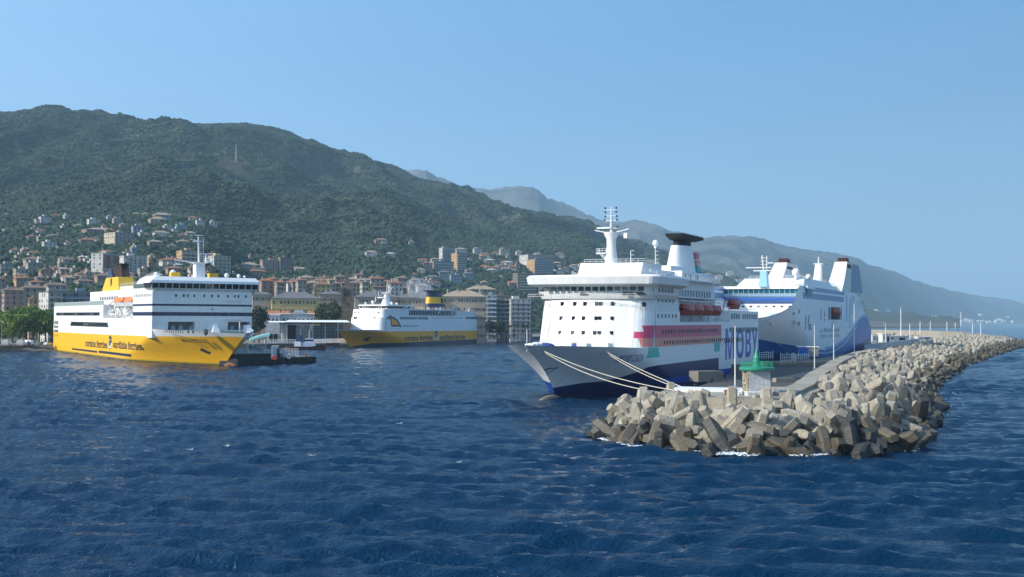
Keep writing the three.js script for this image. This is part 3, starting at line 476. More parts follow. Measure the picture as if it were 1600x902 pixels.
// ---------- ships: x forward from the stem at the waterline, y up, z to starboard ----------
const hullBump = plates.clone(); hullBump.repeat.set(9, 2.4); hullBump.needsUpdate = true;
function livery(W, Hh, x0, x1, y0, y1, side, draw) { // flat paint of a ship's side; side -1 = port (bow on the reader's left)
  const c = document.createElement('canvas'); c.width = W; c.height = Hh; const g = c.getContext('2d');
  const X = (x) => side < 0 ? (x1 - x) / (x1 - x0) * W : (x - x0) / (x1 - x0) * W, Y = (y) => (y1 - y) / (y1 - y0) * Hh, R = rng(W + Hh);
  const poly = (pts, col) => { g.fillStyle = col; g.beginPath(); pts.forEach(([x, y], i) => i ? g.lineTo(X(x), Y(y)) : g.moveTo(X(x), Y(y))); g.closePath(); g.fill(); };
  const text = (s, xa, xb, ya, yb, col, font) => { // stretched to fill xa..xb (reader's left to right), ya..yb (baseline to cap height)
    g.save(); g.fillStyle = col; g.font = font + ' 100px ' + (font.includes('serif') && !font.includes('sans') ? 'serif' : 'sans-serif'); g.font = font.replace('@', '100px'); const w = g.measureText(s).width; g.translate(X(xa), Y(ya)); g.scale((X(xb) - X(xa)) / w, (Y(ya) - Y(yb)) / 74); g.fillText(s, 0, 0); if (s.includes('ferries')) { g.strokeStyle = col; g.lineWidth = 6; g.strokeText(s, 0, 0); } g.restore();
  };
  draw({ g, X, Y, poly, text });
  for (let i = 0; i < 260; i++) { g.fillStyle = `rgba(${R() < 0.5 ? '90,70,40' : '60,60,66'},${0.012 + 0.03 * R()})`; const x = R() * W, y = R() * Hh; g.fillRect(x, y, 1 + R() * 3, (0.05 + 0.2 * R()) * Hh); }
  for (let x = x0; x < x1; x += 5.5 + R()) { g.fillStyle = 'rgba(40,46,60,0.07)'; g.fillRect(X(x), 0, 1.2, Hh); } for (let y = y0; y < y1; y += 2.4) { g.fillStyle = 'rgba(40,46,60,0.06)'; g.fillRect(0, Y(y), W, 1); }
  for (let i = 0; i < 90; i++) { const x = R() * W, y = (0.1 + 0.7 * R()) * Hh, L = (0.04 + 0.14 * R()) * Hh, q = g.createLinearGradient(0, y, 0, y + L); q.addColorStop(0, 'rgba(120,62,24,0.26)'); q.addColorStop(1, 'rgba(120,62,24,0)'); g.fillStyle = q; g.fillRect(x, y, 1 + R() * 2, L); }
  const t = new THREE.CanvasTexture(c); t.colorSpace = THREE.SRGBColorSpace; t.wrapS = t.wrapT = THREE.ClampToEdgeWrapping;
  const m = mat('ship livery', [0.92, 0.92, 0.92], { map: t, roughness: 0.38, bumpMap: hullBump, bumpScale: 0.035 });
  m.userData.uv = (x, y) => [side < 0 ? (x1 - x) / (x1 - x0) : (x - x0) / (x1 - x0), (y - y0) / (y1 - y0)];
  return m;
}
function hull(o, ship, paint, visible) { // o: stem(y), aft, hb, len(y), pow, top(u)
  const NU = 64, NT = 18;
  for (const side of [1, -1]) {
    const g = new THREE.BufferGeometry(), pos = [], uv = [], idx = [];
    for (let j = 0; j <= NT; j++) for (let i = 0; i <= NU; i++) {
      const u = Math.pow(i / NU, 1.9), xt = lerp(o.stem(o.top(0)), o.aft, u), y = lerp(-2, o.top(u), j / NT), xs = o.stem(y), x = lerp(xs, o.aft, u), s = Math.min(1, (xs - x) / o.len(y)), b = Math.max(0.02, o.hb * (1 - Math.pow(1 - s, o.pow(y)))) * (o.tuck ? o.tuck(x, y) : 1);
      pos.push(x, y, side * b); const w = paint.userData.uv(x, y), k = paint.userData.uv(o.plain, y); uv.push(...(side === visible ? w : k));
      if (i && j) { const a = (j - 1) * (NU + 1) + i - 1, bq = a + 1, c = a + NU + 2, d = a + NU + 1; if (side > 0) idx.push(a, d, c, a, c, bq); else idx.push(a, bq, c, a, c, d); }
    }
    g.setAttribute('position', new THREE.Float32BufferAttribute(pos, 3)); g.setAttribute('uv', new THREE.Float32BufferAttribute(uv, 2)); g.setIndex(idx); g.computeVertexNormals();
    part(side > 0 ? 'starboard_side' : 'port_side', g, paint, ship);
  }
  const yt = o.top(1), tr = new G(); tr.quad(V(o.aft, -2, -o.hb), V(o.aft, -2, o.hb), V(o.aft, yt, o.hb), V(o.aft, yt, -o.hb)); tr.mesh('transom', o.transom ?? shipWhite, ship);
  const dk = new G(); let prev; for (let i = 0; i <= 24; i++) { const u = i / 24 * o.deckTo, y = o.deckY ?? o.top(u) - 1.1, xs = o.stem(y), x = lerp(xs, o.aft, u), s = Math.min(1, (xs - x) / o.len(y)), b = Math.max(0.02, o.hb * (1 - Math.pow(1 - s, o.pow(y)))) - 0.05; const q = [V(x, y, -b), V(x, y, b)]; if (prev) dk.quad(prev[1], prev[0], q[0], q[1]); prev = q; } dk.mesh('fore_deck', mat('green deck paint', [0.10, 0.16, 0.13], { map: stain }), ship);
}
// outline with rounded front corners: xf front, xa aft, hw half width, r corner radius, c camber of the front
function outline(xf, xa, hw, r, c = 0, n = 6, zc = 0) {
  const p = [[xa, hw], [xf - r, hw]];
  for (let i = 1; i <= n; i++) { const a = i / n * Math.PI / 2; p.push([xf - r + Math.sin(a) * r, hw - r + Math.cos(a) * r]); }
  for (let i = 1; i < 6; i++) { const t = i / 6, z = lerp(hw - r, -(hw - r), t); p.push([xf + c * (1 - (2 * t - 1) ** 2), z]); }
  for (let i = 0; i <= n; i++) { const a = i / n * Math.PI / 2; p.push([xf - r + Math.cos(a) * r, -(hw - r) - Math.sin(a) * r]); }
  p.push([xa, -hw]); return p.map(([x, z]) => [x, z + zc]);
}
const tier = (levels) => new G().loft(levels.map(([y, o]) => o.map(([x, z]) => [x, y, z])), true, true);
const winGeo = new Map(); let winCount = 0; const paneB = mat('grey window glass', [0.045, 0.055, 0.065], { roughness: 0.1 }), paneC = mat('curtained window', [0.11, 0.11, 0.105], { roughness: 0.3 });
function window_(parent, x, y, z, w, h, ry, m = glassDark, name = 'window') { if (m === glassDark) { const q = (winCount++ * 7919) % 11; m = q < 6 ? glassDark : q < 9 ? paneB : paneC; } const k = w + '|' + h; if (!winGeo.has(k)) winGeo.set(k, new THREE.BoxGeometry(w, h, 0.12)); const o = part(name, winGeo.get(k), m, parent); o.position.set(x, y, z); o.rotation.y = ry; return o; }
function railing(parent, pts, h, step, m = whiteMetal, r = 0.05) {
  const g = new G();
  for (let i = 0; i < pts.length - 1; i++) { const a = V(...pts[i]), b = V(...pts[i + 1]), n = Math.max(1, Math.round(a.distanceTo(b) / step)); for (let k = 0; k <= n; k++) { const p = V().lerpVectors(a, b, k / n); g.bar(p, p.clone().setY(p.y + h), r, 4); } for (const q of [0.5, 1]) g.bar(a.clone().setY(a.y + h * q), b.clone().setY(b.y + h * q), r, 4); }
  return g.mesh('railing', m, parent);
}
function boat(parent, x, y, z, L, top, low, name = 'lifeboat') {
  const q = new THREE.Group(); q.name = name; q.position.set(x, y, z); parent.add(q);
  const sec = (s, w0, w1, y0, y1) => { const k = Math.sqrt(Math.max(0, 1 - s * s)); return [[s * L / 2, y0 + (1 - k) * 0.5, w0 * k], [s * L / 2, y1, w1 * k], [s * L / 2, y1, -w1 * k], [s * L / 2, y0 + (1 - k) * 0.5, -w0 * k]]; };
  const body = (name, w0, w1, y0, y1, m) => { const g = new G(), N = 10; let p; for (let i = 0; i <= N; i++) { const r = sec(lerp(-0.995, 0.995, i / N), w0, w1, y0, y1).map((v) => V(...v)); if (p) for (let k = 0; k < 4; k++) g.quad(p[k], r[k], r[(k + 1) % 4], p[(k + 1) % 4]); p = r; } return g.mesh(name, m, q); };
  const k = L / 9; body('hull', L * 0.09, L * 0.16, -1.1 * k, 0.05 * k, low); body('canopy', L * 0.165, L * 0.1, 0.05 * k, 1.45 * k, top);
  return q;
}
function radome(parent, x, y, z, r, m = cleanWhite) { new G().cyl(x, y, z, r * 0.45, r * 0.45, r * 0.9, 8).ball(x, y + r * 1.6, z, r, 12).mesh('radome', m, parent); }
const ferry = (name, label, ox, oz, th) => thing(name, label, 'ferry', [ox, 0, oz], th);

// ---------- white ferry at the mole ----------
{
  const S = ferry('white_ferry', 'large white ferry with pink and teal bands and blue MOBY lettering at the mole', MO[0], MO[1], MTH);
  const paint = livery(2048, 320, -134, 20, -2, 20.4, -1, ({ g, X, Y, poly, text }) => {
    g.fillStyle = '#f4f4f2'; g.fillRect(0, 0, 4000, 4000);
    poly([[20, -2], [20, 0.8], [4, 2.0], [-5, 3.2], [-11, 3.4], [-18.8, 5.1], [-22.8, 6.3], [-29, 6.6], [-85, 6.8], [-85, 3.4], [-134, 3.2], [-134, -2]], '#1b2962');
    poly([[-30, -2], [-33, 3.1], [-85, 3.5], [-134, 3.3], [-134, -2]], '#1440a8'); poly([[20, -2], [20, 0.9], [-28, 1.8], [-134, 0.9], [-134, -2]], '#16204e');
    poly([[-22.6, 16.1], [-88, 16.1], [-88, 13.1], [-20, 13.1], [-20, 14.6], [-22.6, 14.6]], '#d8476f'); poly([[-21.4, 13.1], [-88, 13.1], [-88, 11], [-21.4, 11]], '#ee9080'); poly([[-21.6, 10.9], [-29, 10.9], [-30.5, 8.5], [-20.4, 8.5]], '#2ebfb0'); poly([[-80, 11.3], [-86.3, 11.3], [-86.3, 8.6], [-80, 8.6]], '#2ebfb0');
    text('MOBY', -91, -133.4, 6.1, 15.4, '#2b55b8', 'bold @ sans-serif');
    text('MOBY ZAZA', -7.5, -18.5, 7.9, 9.5, '#2a3f86', 'italic bold @ serif');
    g.strokeStyle = '#39425e'; g.lineWidth = 3; g.beginPath(); g.moveTo(X(6), Y(7)); g.lineTo(X(6), Y(5)); g.moveTo(X(7.5), Y(6.4)); g.lineTo(X(4.5), Y(6.9)); g.arc(X(6), Y(5.6), 10, 0.2, 2.9); g.stroke();
  });
  hull({ stem: (y) => y < 0 ? y * 0.2 : y * 0.55 + y * y * 0.075, aft: -134, hb: 14.5, len: (y) => lerp(47, 32, sm(-1, 12, y)), pow: (y) => lerp(1.9, 2.3, sm(0, 11, y)), top: (u) => u < 0.27 ? lerp(12.0, 10.7, u / 0.27) : 10.7, deckTo: 0.3, plain: -89.6 }, S, paint, -1);
  new G().add(new THREE.SphereGeometry(1, 14, 10), new THREE.Matrix4().makeScale(6, 1.3, 1.5).setPosition(3, -0.5, 0)).mesh('bulbous_bow', mat('weedy hull paint', [0.22, 0.2, 0.16], { map: stain }), S);
  // forward house: raked, rounded front
  tier([[10.2, outline(-20, -47, 14.45, 5, 1.2)], [20.2, outline(-22.6, -47, 14.3, 5, 1.2)], [23.6, outline(-23.6, -46, 14.2, 5, 1)]]).mesh('forward_house', shipWhite, S);
  const sidePanel = (xa, xb, y0, y1) => { const g = new G(), u = paint.userData.uv; g.quad(V(xb, y0, -14.5), V(xa, y0, -14.5), V(xa, y1, -14.5), V(xb, y1, -14.5), [u(xb, y0), u(xa, y0), u(xa, y1), u(xb, y1)]); return g.mesh('side_wall', paint, S); };
  sidePanel(-26.9, -47, 10.6, 19.6);
  { const g = new G(), u = paint.userData.uv, P = (k, y) => { const t = (y - 10.2) / 10, a = k / 8 * 1.25, xf = lerp(-20, -22.6, t), hw = lerp(14.45, 14.3, t) + 0.05; return V(xf - 5 + Math.sin(a) * 5.05, y, -(hw - 5) - Math.cos(a) * 5.05); }; for (let k = 0; k < 8; k++) { const q = [P(k + 1, 10.6), P(k, 10.6), P(k, 19.6), P(k + 1, 19.6)]; g.quad(...q, q.map((v) => u(v.x, v.y))); } g.mesh('corner_wall', paint, S); } sidePanel(-47, -97.5, 10.6, 16.9); sidePanel(-97.5, -134, 10.6, 20.2);
  new G().base(-72.2, 10.4, 0, 50.6, 6.4, 28.9).mesh('lower_house', shipWhite, S); new G().base(-115.7, 10.4, 0, 36.5, 9.75, 28.9).mesh('aft_house', shipWhite, S);
  tier([[16.8, outline(-44, -98, 10.2, 1)], [27.9, outline(-45, -96, 10.2, 1)]]).mesh('boat_deck_house', shipWhite, S);
  new G().base(-70, 23.2, 0, 56, 0.35, 26).base(-60, 27.9, 0, 70, 0.3, 25).mesh('deck_edge', shipWhite, S);
  // bridge
  tier([[22.4, outline(-22.8, -44, 14.6, 4, 1)], [23.4, outline(-22.6, -44, 15.2, 4, 1.2)], [25.3, outline(-22.2, -44, 15.4, 4, 1.4)]]).mesh('bridge', shipWhite, S);
  tier([[25.2, outline(-22.2, -45, 15.5, 4, 1.4)], [25.9, outline(-20.6, -46, 17, 3, 1.6)], [27.6, outline(-20.3, -46, 17.3, 3, 1.6)], [28.1, outline(-21, -46, 16.8, 3, 1.6)]]).mesh('bridge_roof', shipWhite, S);
  for (let i = 0; i < 17; i++) { const z = 15 - i * 1.83; const edge = Math.abs(z) > 12; window_(S, -20.75 - (edge ? (Math.abs(z) - 12) * 0.9 : 0) - (z * z) * 0.006, 24.75, z, 1.35, 0.95, Math.PI / 2 + (edge ? (z > 0 ? -0.6 : 0.6) : 0), glassDark, 'bridge_window'); }
  for (const z of [16.2, 14.4, 2.2, 1.2, -9.4, -11, -12.6, -13.8]) window_(S, -21.4 - Math.max(0, Math.abs(z) - 11) * 0.55, 23.6, z * 0.93, 1.25, 0.75, Math.PI / 2 + (Math.abs(z) > 12 ? (z > 0 ? -0.55 : 0.55) : 0), glassDark, 'lower_bridge_window');
  for (let i = 0; i < 5; i++) window_(S, -27.4 - i * 2.6, 24.6, -15.45, 1.4, 0.95, 0, glassDark, 'bridge_window');
  const railPts = [[-24, 22.5, 17.4], [-20.2, 22.5, 14.2], [-19.4, 22.5, 0], [-20.2, 22.5, -12]]; railing(S, railPts, 1.0, 2.2, whiteMetal, 0.06);
  // windows of the forward house, row by row
  const rows = [[21.2, [11.1, 7.7, 4.2, 1.5, -1.5, -2.5, -5.4]], [17.7, [11, 7.6, 4.2, 1.5, -1.7, -2.6, -5.6]], [14.25, [10.9, 7.5, 4, 1.2, -1.7, -2.8, -5.8]]];
  for (const [y, zs] of rows) for (const z of zs) window_(S, -20 - (y - 10.2) * 0.26 + 1.2 * (1 - (z / 9.4) ** 2) + (Math.abs(z) > 9.4 ? -0.3 : 0) + 0.02, y, z, 0.82, 1.0, Math.PI / 2);
  window_(S, -24.0, 21.1, -12.6, 1.0, 1.0, Math.PI / 2 + 0.75);
  for (const dz of [13.6, 12.6]) new G().bar(V(-20.3, 11, dz - 1.4), V(-22.9, 22, dz - 2.6), 0.07, 5).mesh('ladder_rail', greyMetal, S);
  // side windows
  for (let i = 0; i < 22; i++) window_(S, -33 - i * 2.35, 14.6, -14.56, 0.75, 0.95, 0); for (let i = 0; i < 26; i++) window_(S, -34 - i * 2.2, 11.9, -14.56, 0.62, 0.85, 0); for (let i = 0; i < 6; i++) window_(S, -29 - i * 2.9, 18.4, -14.56, 0.8, 0.95, 0);
  for (let i = 0; i < 13; i++) window_(S, -98 - i * 2.7, 14.6, -14.56, 1.7, 1.3, 0); for (let i = 0; i < 9; i++) window_(S, -92 - i * 2.6, 11.6, -14.56, 1.4, 1.3, 0);
  for (let i = 0; i < 12; i++) if (i !== 4) window_(S, -100 - i * 2.8, 18.6, -14.56, 1.5, 1.5, 0);
  for (let i = 0; i < 16; i++) window_(S, -50 - i * 2.75, 24.6, -10.26, 1.1, 1.9, 0); for (let i = 0; i < 9; i++) window_(S, -51 - i * 5, 19.6, -10.26, 1.6, 1.5, 0);
  for (let i = 0; i < 5; i++) window_(S, -30 - i * 3, 22.2, -14.36, 1.1, 0.9, 0);
  // lifeboats in davits
  for (const x of [-54, -63, -72.5, -81.5, -103]) { boat(S, x, x < -100 ? 21.9 : 19.9, -14.3, 10.2, redPaint, redPaint); const d = new G(); for (const k of [-3.4, 3.4]) d.bar(V(x + k, 16.9, -11.4), V(x + k, 22.6, -12.4), 0.18, 5).bar(V(x + k, 22.6, -12.4), V(x + k, 22.2, -15), 0.16, 5).bar(V(x + k, 22.2, -15), V(x + k, 20.6, -15), 0.06, 4); d.mesh('davit', whiteMetal, S); }
  railing(S, [[-47, 16.9, -14.4], [-97, 16.9, -14.4]], 1.1, 2); railing(S, [[-97.5, 20.2, -14.4], [-134, 20.2, -14.4], [-134, 20.2, 14]], 1.1, 2.4); railing(S, [[-46, 28.2, -12.4], [-94, 28.2, -12.4]], 1.1, 2.4); railing(S, [[-22, 28.1, 5], [-46, 28.1, 12], [-46, 28.1, -14], [-26, 28.1, -15]], 1.0, 2.4);
  new G().loft([[27.9], [31.3]].map(([y]) => [[-44, y, 5.6], [-27 - (y - 28) * 0.7, y, 5.6], [-27 - (y - 28) * 0.7, y, -10.6], [-44, y, -10.6]])).mesh('wheelhouse_top', shipWhite, S); railing(S, [[-31, 31.3, 5.3], [-31, 31.3, -10.3], [-43, 31.3, -10.3]], 1.0, 1.6);
  new G().base(-86, 28, 0, 34, 2.9, 17).base(-80, 30.9, 0, 20, 1.5, 10).mesh('funnel_house', shipWhite, S); for (const x of [-72, -77, -84]) window_(S, x, 29.4, -8.56, 2.0, 1.2, 0, glassDark, 'vent_opening'); window_(S, -68.95, 30, -4.5, 2.4, 1.3, Math.PI / 2, glassDark, 'vent_opening');
  const sec = (x, y, rx, rz) => Array.from({ length: 20 }, (_, i) => { const a = -i / 20 * Math.PI * 2; return [x + Math.cos(a) * rx, y, -Math.sin(a) * -rz]; });
  const fun = new THREE.Group(); fun.name = 'funnel'; S.add(fun);
  new G().loft([sec(-96.4, 30.8, 8.6, 4.0), sec(-96.8, 33.5, 8.0, 3.6), sec(-97.4, 39.3, 6.7, 2.7)], true, true, true).mesh('casing', shipWhite, fun); new G().loft([sec(-97.6, 39.3, 5.8, 2.2), sec(-97.9, 41.2, 5.6, 2.1)], true, true, true).mesh('neck', blackPaint, fun);
  { const rr = (xf, xa, w, y) => [[xa, y, w], [xf, y, w], [xf, y, -w], [xa, y, -w]]; new G().loft([rr(-92.5, -105, 2.2, 41.0), rr(-90, -112, 2.7, 42.0), rr(-89.6, -111.6, 2.7, 42.7)]).mesh('cowl', blackPaint, fun); }
  for (const [y, c, x] of [[37, [0.62, 0.12, 0.16], -107.2], [34.8, [0.70, 0.30, 0.22], -108.2], [33.0, [0.05, 0.42, 0.42], -109], [31.4, [0.02, 0.035, 0.12], -109.8]]) new G().base(x + 1.0, y - 1, -1.2, 3.6, 1.8, 2.4, 0).mesh('fin_stripe', mat('fin paint', c, { roughness: 0.4 }), fun);
  // mast
  const mst = new THREE.Group(); mst.name = 'mast'; S.add(mst); const ring = (y, r, zc = 0, k = 1) => Array.from({ length: 12 }, (_, i) => { const a = -i / 12 * Math.PI * 2; return [-36 + Math.cos(a) * r, y, -Math.sin(a) * -r * k + zc]; });
  new G().loft([ring(28, 2.1), ring(31.5, 1.7), ring(36, 1.15), ring(37.6, 1.2), ring(38.8, 1.9), ring(39.3, 1.9)], true, true, true).mesh('column', shipWhite, mst); new G().box(-35.6, 34.0, 2.3, 2.4, 0.3, 2.4).bar(V(-36, 32, 0.5), V(-36, 33.9, 2.6), 0.5, 6).mesh('balcony', shipWhite, mst); railing(mst, [[-34.5, 34.1, 1], [-34.5, 34.1, 3.4], [-37, 34.1, 3.4]], 1.1, 0.8, whiteMetal, 0.05);
  const pole = new G().bar(V(-36, 39.2, 0), V(-36, 45.9, 0), 0.4, 8, 0.14); for (const [y, w] of [[40.3, 3.4], [42.2, 2.6], [43.4, 2.3], [44.9, 2.2]]) pole.bar(V(-36, y, -w * 0.6), V(-36, y, w * 0.75), 0.1, 5); pole.bar(V(-36, 39.1, 0.5), V(-36, 39.9, 4.4), 0.16, 5).bar(V(-36, 39.1, -0.5), V(-36, 40.0, -4.6), 0.16, 5); pole.mesh('pole', whiteMetal, mst);
  for (const [y, z] of [[45.4, -1.3], [45.4, 1.6], [44.4, -1.3], [44.4, 1.6], [43.3, 1.6], [43.3, -1.4], [42.4, -1.5], [42.4, 1.8], [40.6, -1.6]]) new G().box(-36, y, z, 0.35, 0.45, 0.35).mesh('lamp', blackPaint, mst); new G().box(-35.4, 40.4, 1.8, 0.4, 0.35, 3.6).mesh('radar', cleanWhite, mst); new G().box(-36, 38.4, -3.7, 0.05, 1.3, 0.9).mesh('flag', cleanWhite, mst);
  for (const [x, z, y1] of [[-51, 0, 35.6], [-73.6, 0.5, 37.6]]) { const g = new G().bar(V(x, 28, z), V(x, y1, z), 0.22, 6, 0.12); for (let y = 30; y < y1; y += 1.1) g.bar(V(x, y, z), V(x, y, z - 0.9), 0.07, 4); g.mesh('antenna', whiteMetal, S); } radome(S, -73.6, 37.4, 0.5, 0.9); radome(S, -58, 28.2, -6, 0.8); radome(S, -66, 28.4, -4, 0.9);
  new G().box(-36, 29.2, -13.4, 20, 0.8, 0.1).mesh('windbreak', cleanWhite, S);
  for (const [x, z, w] of [[8, 2.6, 2], [2, 4.5, 2.2], [-5, -4.5, 2.4], [-12, -7, 2.6], [-14, 3, 3], [-9, 8, 2.4]]) new G().base(x, 10.2, z, 1.6, 1.9, w).add(new THREE.CylinderGeometry(0.7, 0.7, w * 1.1, 10), new THREE.Matrix4().makeRotationX(Math.PI / 2).setPosition(x - 1.4, 11.4, z)).mesh('winch', cleanWhite, S);
  for (const [x, z, w] of [[-6, 4.6, 4], [-10, -2.0, 4.6]]) new G().add(new THREE.SphereGeometry(1, 10, 6), new THREE.Matrix4().makeScale(1.2, 1.0, w * 0.5).setPosition(x, 11.1, z)).mesh('tarpaulin', mat('blue tarpaulin', [0.02, 0.05, 0.26], { roughness: 0.8, map: stain }), S); for (const [x, z] of [[14, 0.8], [-13, -9]]) new G().bar(V(x, 10.5, z), V(x, 15.2, z), 0.09, 5).mesh('jackstaff', whiteMetal, S);
  for (const z of [-2.9, -4.1, -5.0]) new G().add(new THREE.TorusGeometry(0.42, 0.16, 6, 10), new THREE.Matrix4().makeRotationY(0.6).setPosition(-1 + z * 1.3 + 3.2, 10.6, z - 5.1)).mesh('fairlead', cleanWhite, S);
  // mooring lines
  const line = (a, b, sag, label) => { const pts = []; for (let i = 0; i <= 14; i++) { const t = i / 14, p = V().lerpVectors(a, b, t); p.y -= sag * 4 * t * (1 - t); pts.push(p); } tag(part('mooring_line', new THREE.TubeGeometry(new THREE.CatmullRomCurve3(pts), 24, 0.085, 5), ropeMat, null), label, 'rope'); };
  line(at(850, 548.5, 250), mw(68.0, 6.4, -50.2), 1.1, 'upper rope of the long lower pair from the white bow to the mole'); line(at(851, 550.5, 250), mw(71.0, 6.2, -49.4), 1.5, 'lower rope of the long lower pair from the white bow to the mole');
  line(at(945, 548, 262), mw(66.2, 6.4, -50.8), 0.5, 'upper rope of the steep pair under the bow name'); line(at(948, 551.5, 262), mw(67.2, 6.2, -51.2), 0.8, 'lower rope of the steep pair under the bow name');
}

// ---------- yellow and white ferry at the town quay, bow to the right ----------
const brandYellow = '#fbbd10', brandNavy = '#161f4d';
function moorHead(g, X, Y, x, y, w, h, side) { // dark profile with white headband on an upright oval
  const k = Math.abs(X(x + w) - X(x)), v = Math.abs(Y(y + h) - Y(y)), cx = X(x), cy = Y(y);
  g.fillStyle = '#e9e4d4'; g.beginPath(); g.ellipse(cx, cy + v * 0.14, k * 0.42, v * 0.40, 0, 0, 7); g.fill(); g.strokeStyle = '#1a1a22'; g.lineWidth = Math.max(1, k * 0.06); g.stroke();
  g.fillStyle = '#15151c'; g.beginPath(); g.ellipse(cx + k * 0.05, cy - v * 0.22, k * 0.34, v * 0.27, 0.5, 0, 7); g.fill(); g.beginPath(); g.ellipse(cx - k * 0.05, cy + v * 0.1, k * 0.2, v * 0.24, 0, 0, 7); g.fill();
  g.fillStyle = '#e9e4d4'; g.fillRect(cx - k * 0.3, cy - v * 0.2, k * 0.55, v * 0.06);
}
{
  const S = ferry('yellow_hulled_ferry', 'big ferry with yellow hull and two navy stripes, bow to the right at the town', -98.98, -423.42, -1.01932);
  const paint = livery(2048, 280, -230, 18, -2, 24.2, 1, ({ g, X, Y, poly, text }) => {
    g.fillStyle = '#f4f4f2'; g.fillRect(0, 0, 4000, 4000);
    poly([[20, -2], [-230, -2], [-230, 9.5], [-120, 9.8], [-40, 10.2], [0, 10.6], [20, 10.6]], brandYellow); poly([[20, -2], [-230, -2], [-230, 0.9], [20, 0.9]], '#c9a31c'); poly([[20, -2], [-230, -2], [-230, 0.35], [20, 0.35]], '#5b5a22');
    text('corsica ferries', -152.6, -109.6, 4.0, 6.7, '#1c1d2a', 'bold @ serif'); text('sardinia ferries', -98.9, -54.2, 4.6, 7.3, '#1c1d2a', 'bold @ serif'); moorHead(g, X, Y, -104.2, 6.8, 7.4, 5.4, 1);
    text('MEGA EXPRESS FOUR', -24, -10, 8.2, 9.5, '#4a3c16', 'bold @ sans-serif');
    poly([[-182, 2.4], [-182, 1.6], [-128, 1.5], [-128, 2.4]], '#2a2f44'); poly([[-125, 2.7], [-125, 1.6], [-70, 1.5], [-70, 2.6]], '#2a2f44');
    text('MEGA EXPRESS', -226, -216, 7.4, 8.2, '#6a5312', 'bold @ sans-serif');
  });
  hull({ stem: (y) => -10.6 + (y < 0 ? 0 : y * 1.5 + y * y * 0.035), aft: -228, hb: 19.5, len: (y) => lerp(72, 53, sm(-1, 10, y)), pow: (y) => lerp(1.5, 1.22, sm(0, 11, y)), top: (u) => u < 0.22 ? lerp(11.8, 13, u / 0.22) : 13, deckTo: 0.26, plain: -200, transom: mat('transom yellow', [0.7, 0.42, 0.02]) }, S, paint, 1);
  new G().add(new THREE.SphereGeometry(1, 14, 10), new THREE.Matrix4().makeScale(5.5, 1.5, 1.7).setPosition(-5, -0.35, 0)).mesh('bulbous_bow', mat('rusty hull paint', [0.28, 0.12, 0.07], { map: stain }), S);
  const box = (name, xa, xb, y0, y1, z0, z1, m = shipWhite) => new G().box((xa + xb) / 2, (y0 + y1) / 2, (z0 + z1) / 2, Math.abs(xb - xa), y1 - y0, Math.abs(z1 - z0)).mesh(name, m, S);
  box('forward_house', -38, -67, 15.7, 27.4, -19.4, 19.4); box('lower_house', -41.5, -228, 12.6, 15.8, -19.4, 19.4); box('forward_house_base', -38, -41.6, 10, 15.8, -19.4 + 9.6, -0.4 + 3.6); box('forward_house_corner', -38.05, -46, 9.6, 15.75, 13.4, 19.45); box('forward_house_corner', -38.05, -46, 9.6, 15.75, -19.45, -18.6); box('forward_house_sill', -38.02, -42, 9.6, 12.6, -19.4, 19.4);
  box('boat_deck_house', -67, -118, 15.7, 24.6, -19.3, 14.2); box('boat_deck_floor', -66.9, -118.1, 15.75, 17, 14.2, 19.35); box('aft_house', -118, -228, 15.75, 22.6, -19.4, 19.4);
  box('upper_house', -60, -143, 22.7, 27.2, -15, 16.4); box('bridge_deck_house', -39.4, -66, 27.3, 30.6, -17.4, 18.6); box('roof_house', -66, -110, 27.1, 30.4, -13, 14.5); box('roof_house', -110, -125, 27.1, 29, -12, 13); box('roof_house', -125, -198, 22.5, 29.6, -7.5, 8); box('roof_house', -143, -170, 22.5, 25.4, 8, 13);
  // navy stripes
  for (const [y0, y1] of [[21.75, 22.5], [18.0, 19.4]]) { box('stripe', -37.94, -38.1, y0, y1, -19.42, 19.46, navyPaint); box('stripe', -38, -67, y0, y1, 19.3, 19.46, navyPaint); }
  box('stripe', -125, -222, 18, 19.45, 19.3, 19.46, navyPaint);
  for (let i = 0; i < 11; i++) window_(S, -41 - i * 2.4, 18.7, 19.48, 1.1, 0.8, 0, mat('tinted glass', [0.03, 0.05, 0.11], { roughness: 0.15 })); for (let i = 0; i < 32; i++) window_(S, -126.5 - i * 3, 18.7, 19.48, 2.2, 0.95, 0); for (const z of [16, 12.5, 8, 4.5, 1, -2.6, -6, -10, -13.5, -17]) window_(S, -37.9, 18.7, z, 0.9, 0.7, Math.PI / 2, mat('tinted glass', [0.03, 0.05, 0.13], { roughness: 0.15 }));
  { const g = new G(), z = 19.52, q = (xa, xb, y0, y1, xc, xd) => g.quad(V(xa, y0, z), V(xb, y0, z), V(xd, y1, z), V(xc, y1, z)); q(-187, -108, 13, 15, -184.5, -109.5); g.mesh('lounge_window_band', mat('smoky glass', [0.03, 0.035, 0.06], { roughness: 0.15 }), S); for (let i = 0; i < 14; i++) window_(S, -180 - i * -5, 14, 19.52, 3.6, 1.3, 0); }
  for (const z of [10.5, 7.6, 6, 3.5, -0.4, -3.4, -5.9, -9.7, -12.4, -13.9, -16.9]) window_(S, -37.95, 25.7, z, 0.75, 0.95, Math.PI / 2); for (let i = 0; i < 11; i++) window_(S, -40 - i * 2.4, 25.8, 19.44, 0.8, 1, 0, mat('shaded glass', [0.2, 0.22, 0.26], { roughness: 0.2 }));
  window_(S, -37.95, 20.6, -3.6, 1.0, 0.35, Math.PI / 2); for (const y of [23.9, 16.6]) new G().box(-37.6, y, -11.5, 0.3, 0.22, 7).mesh('catwalk', whiteMetal, S);
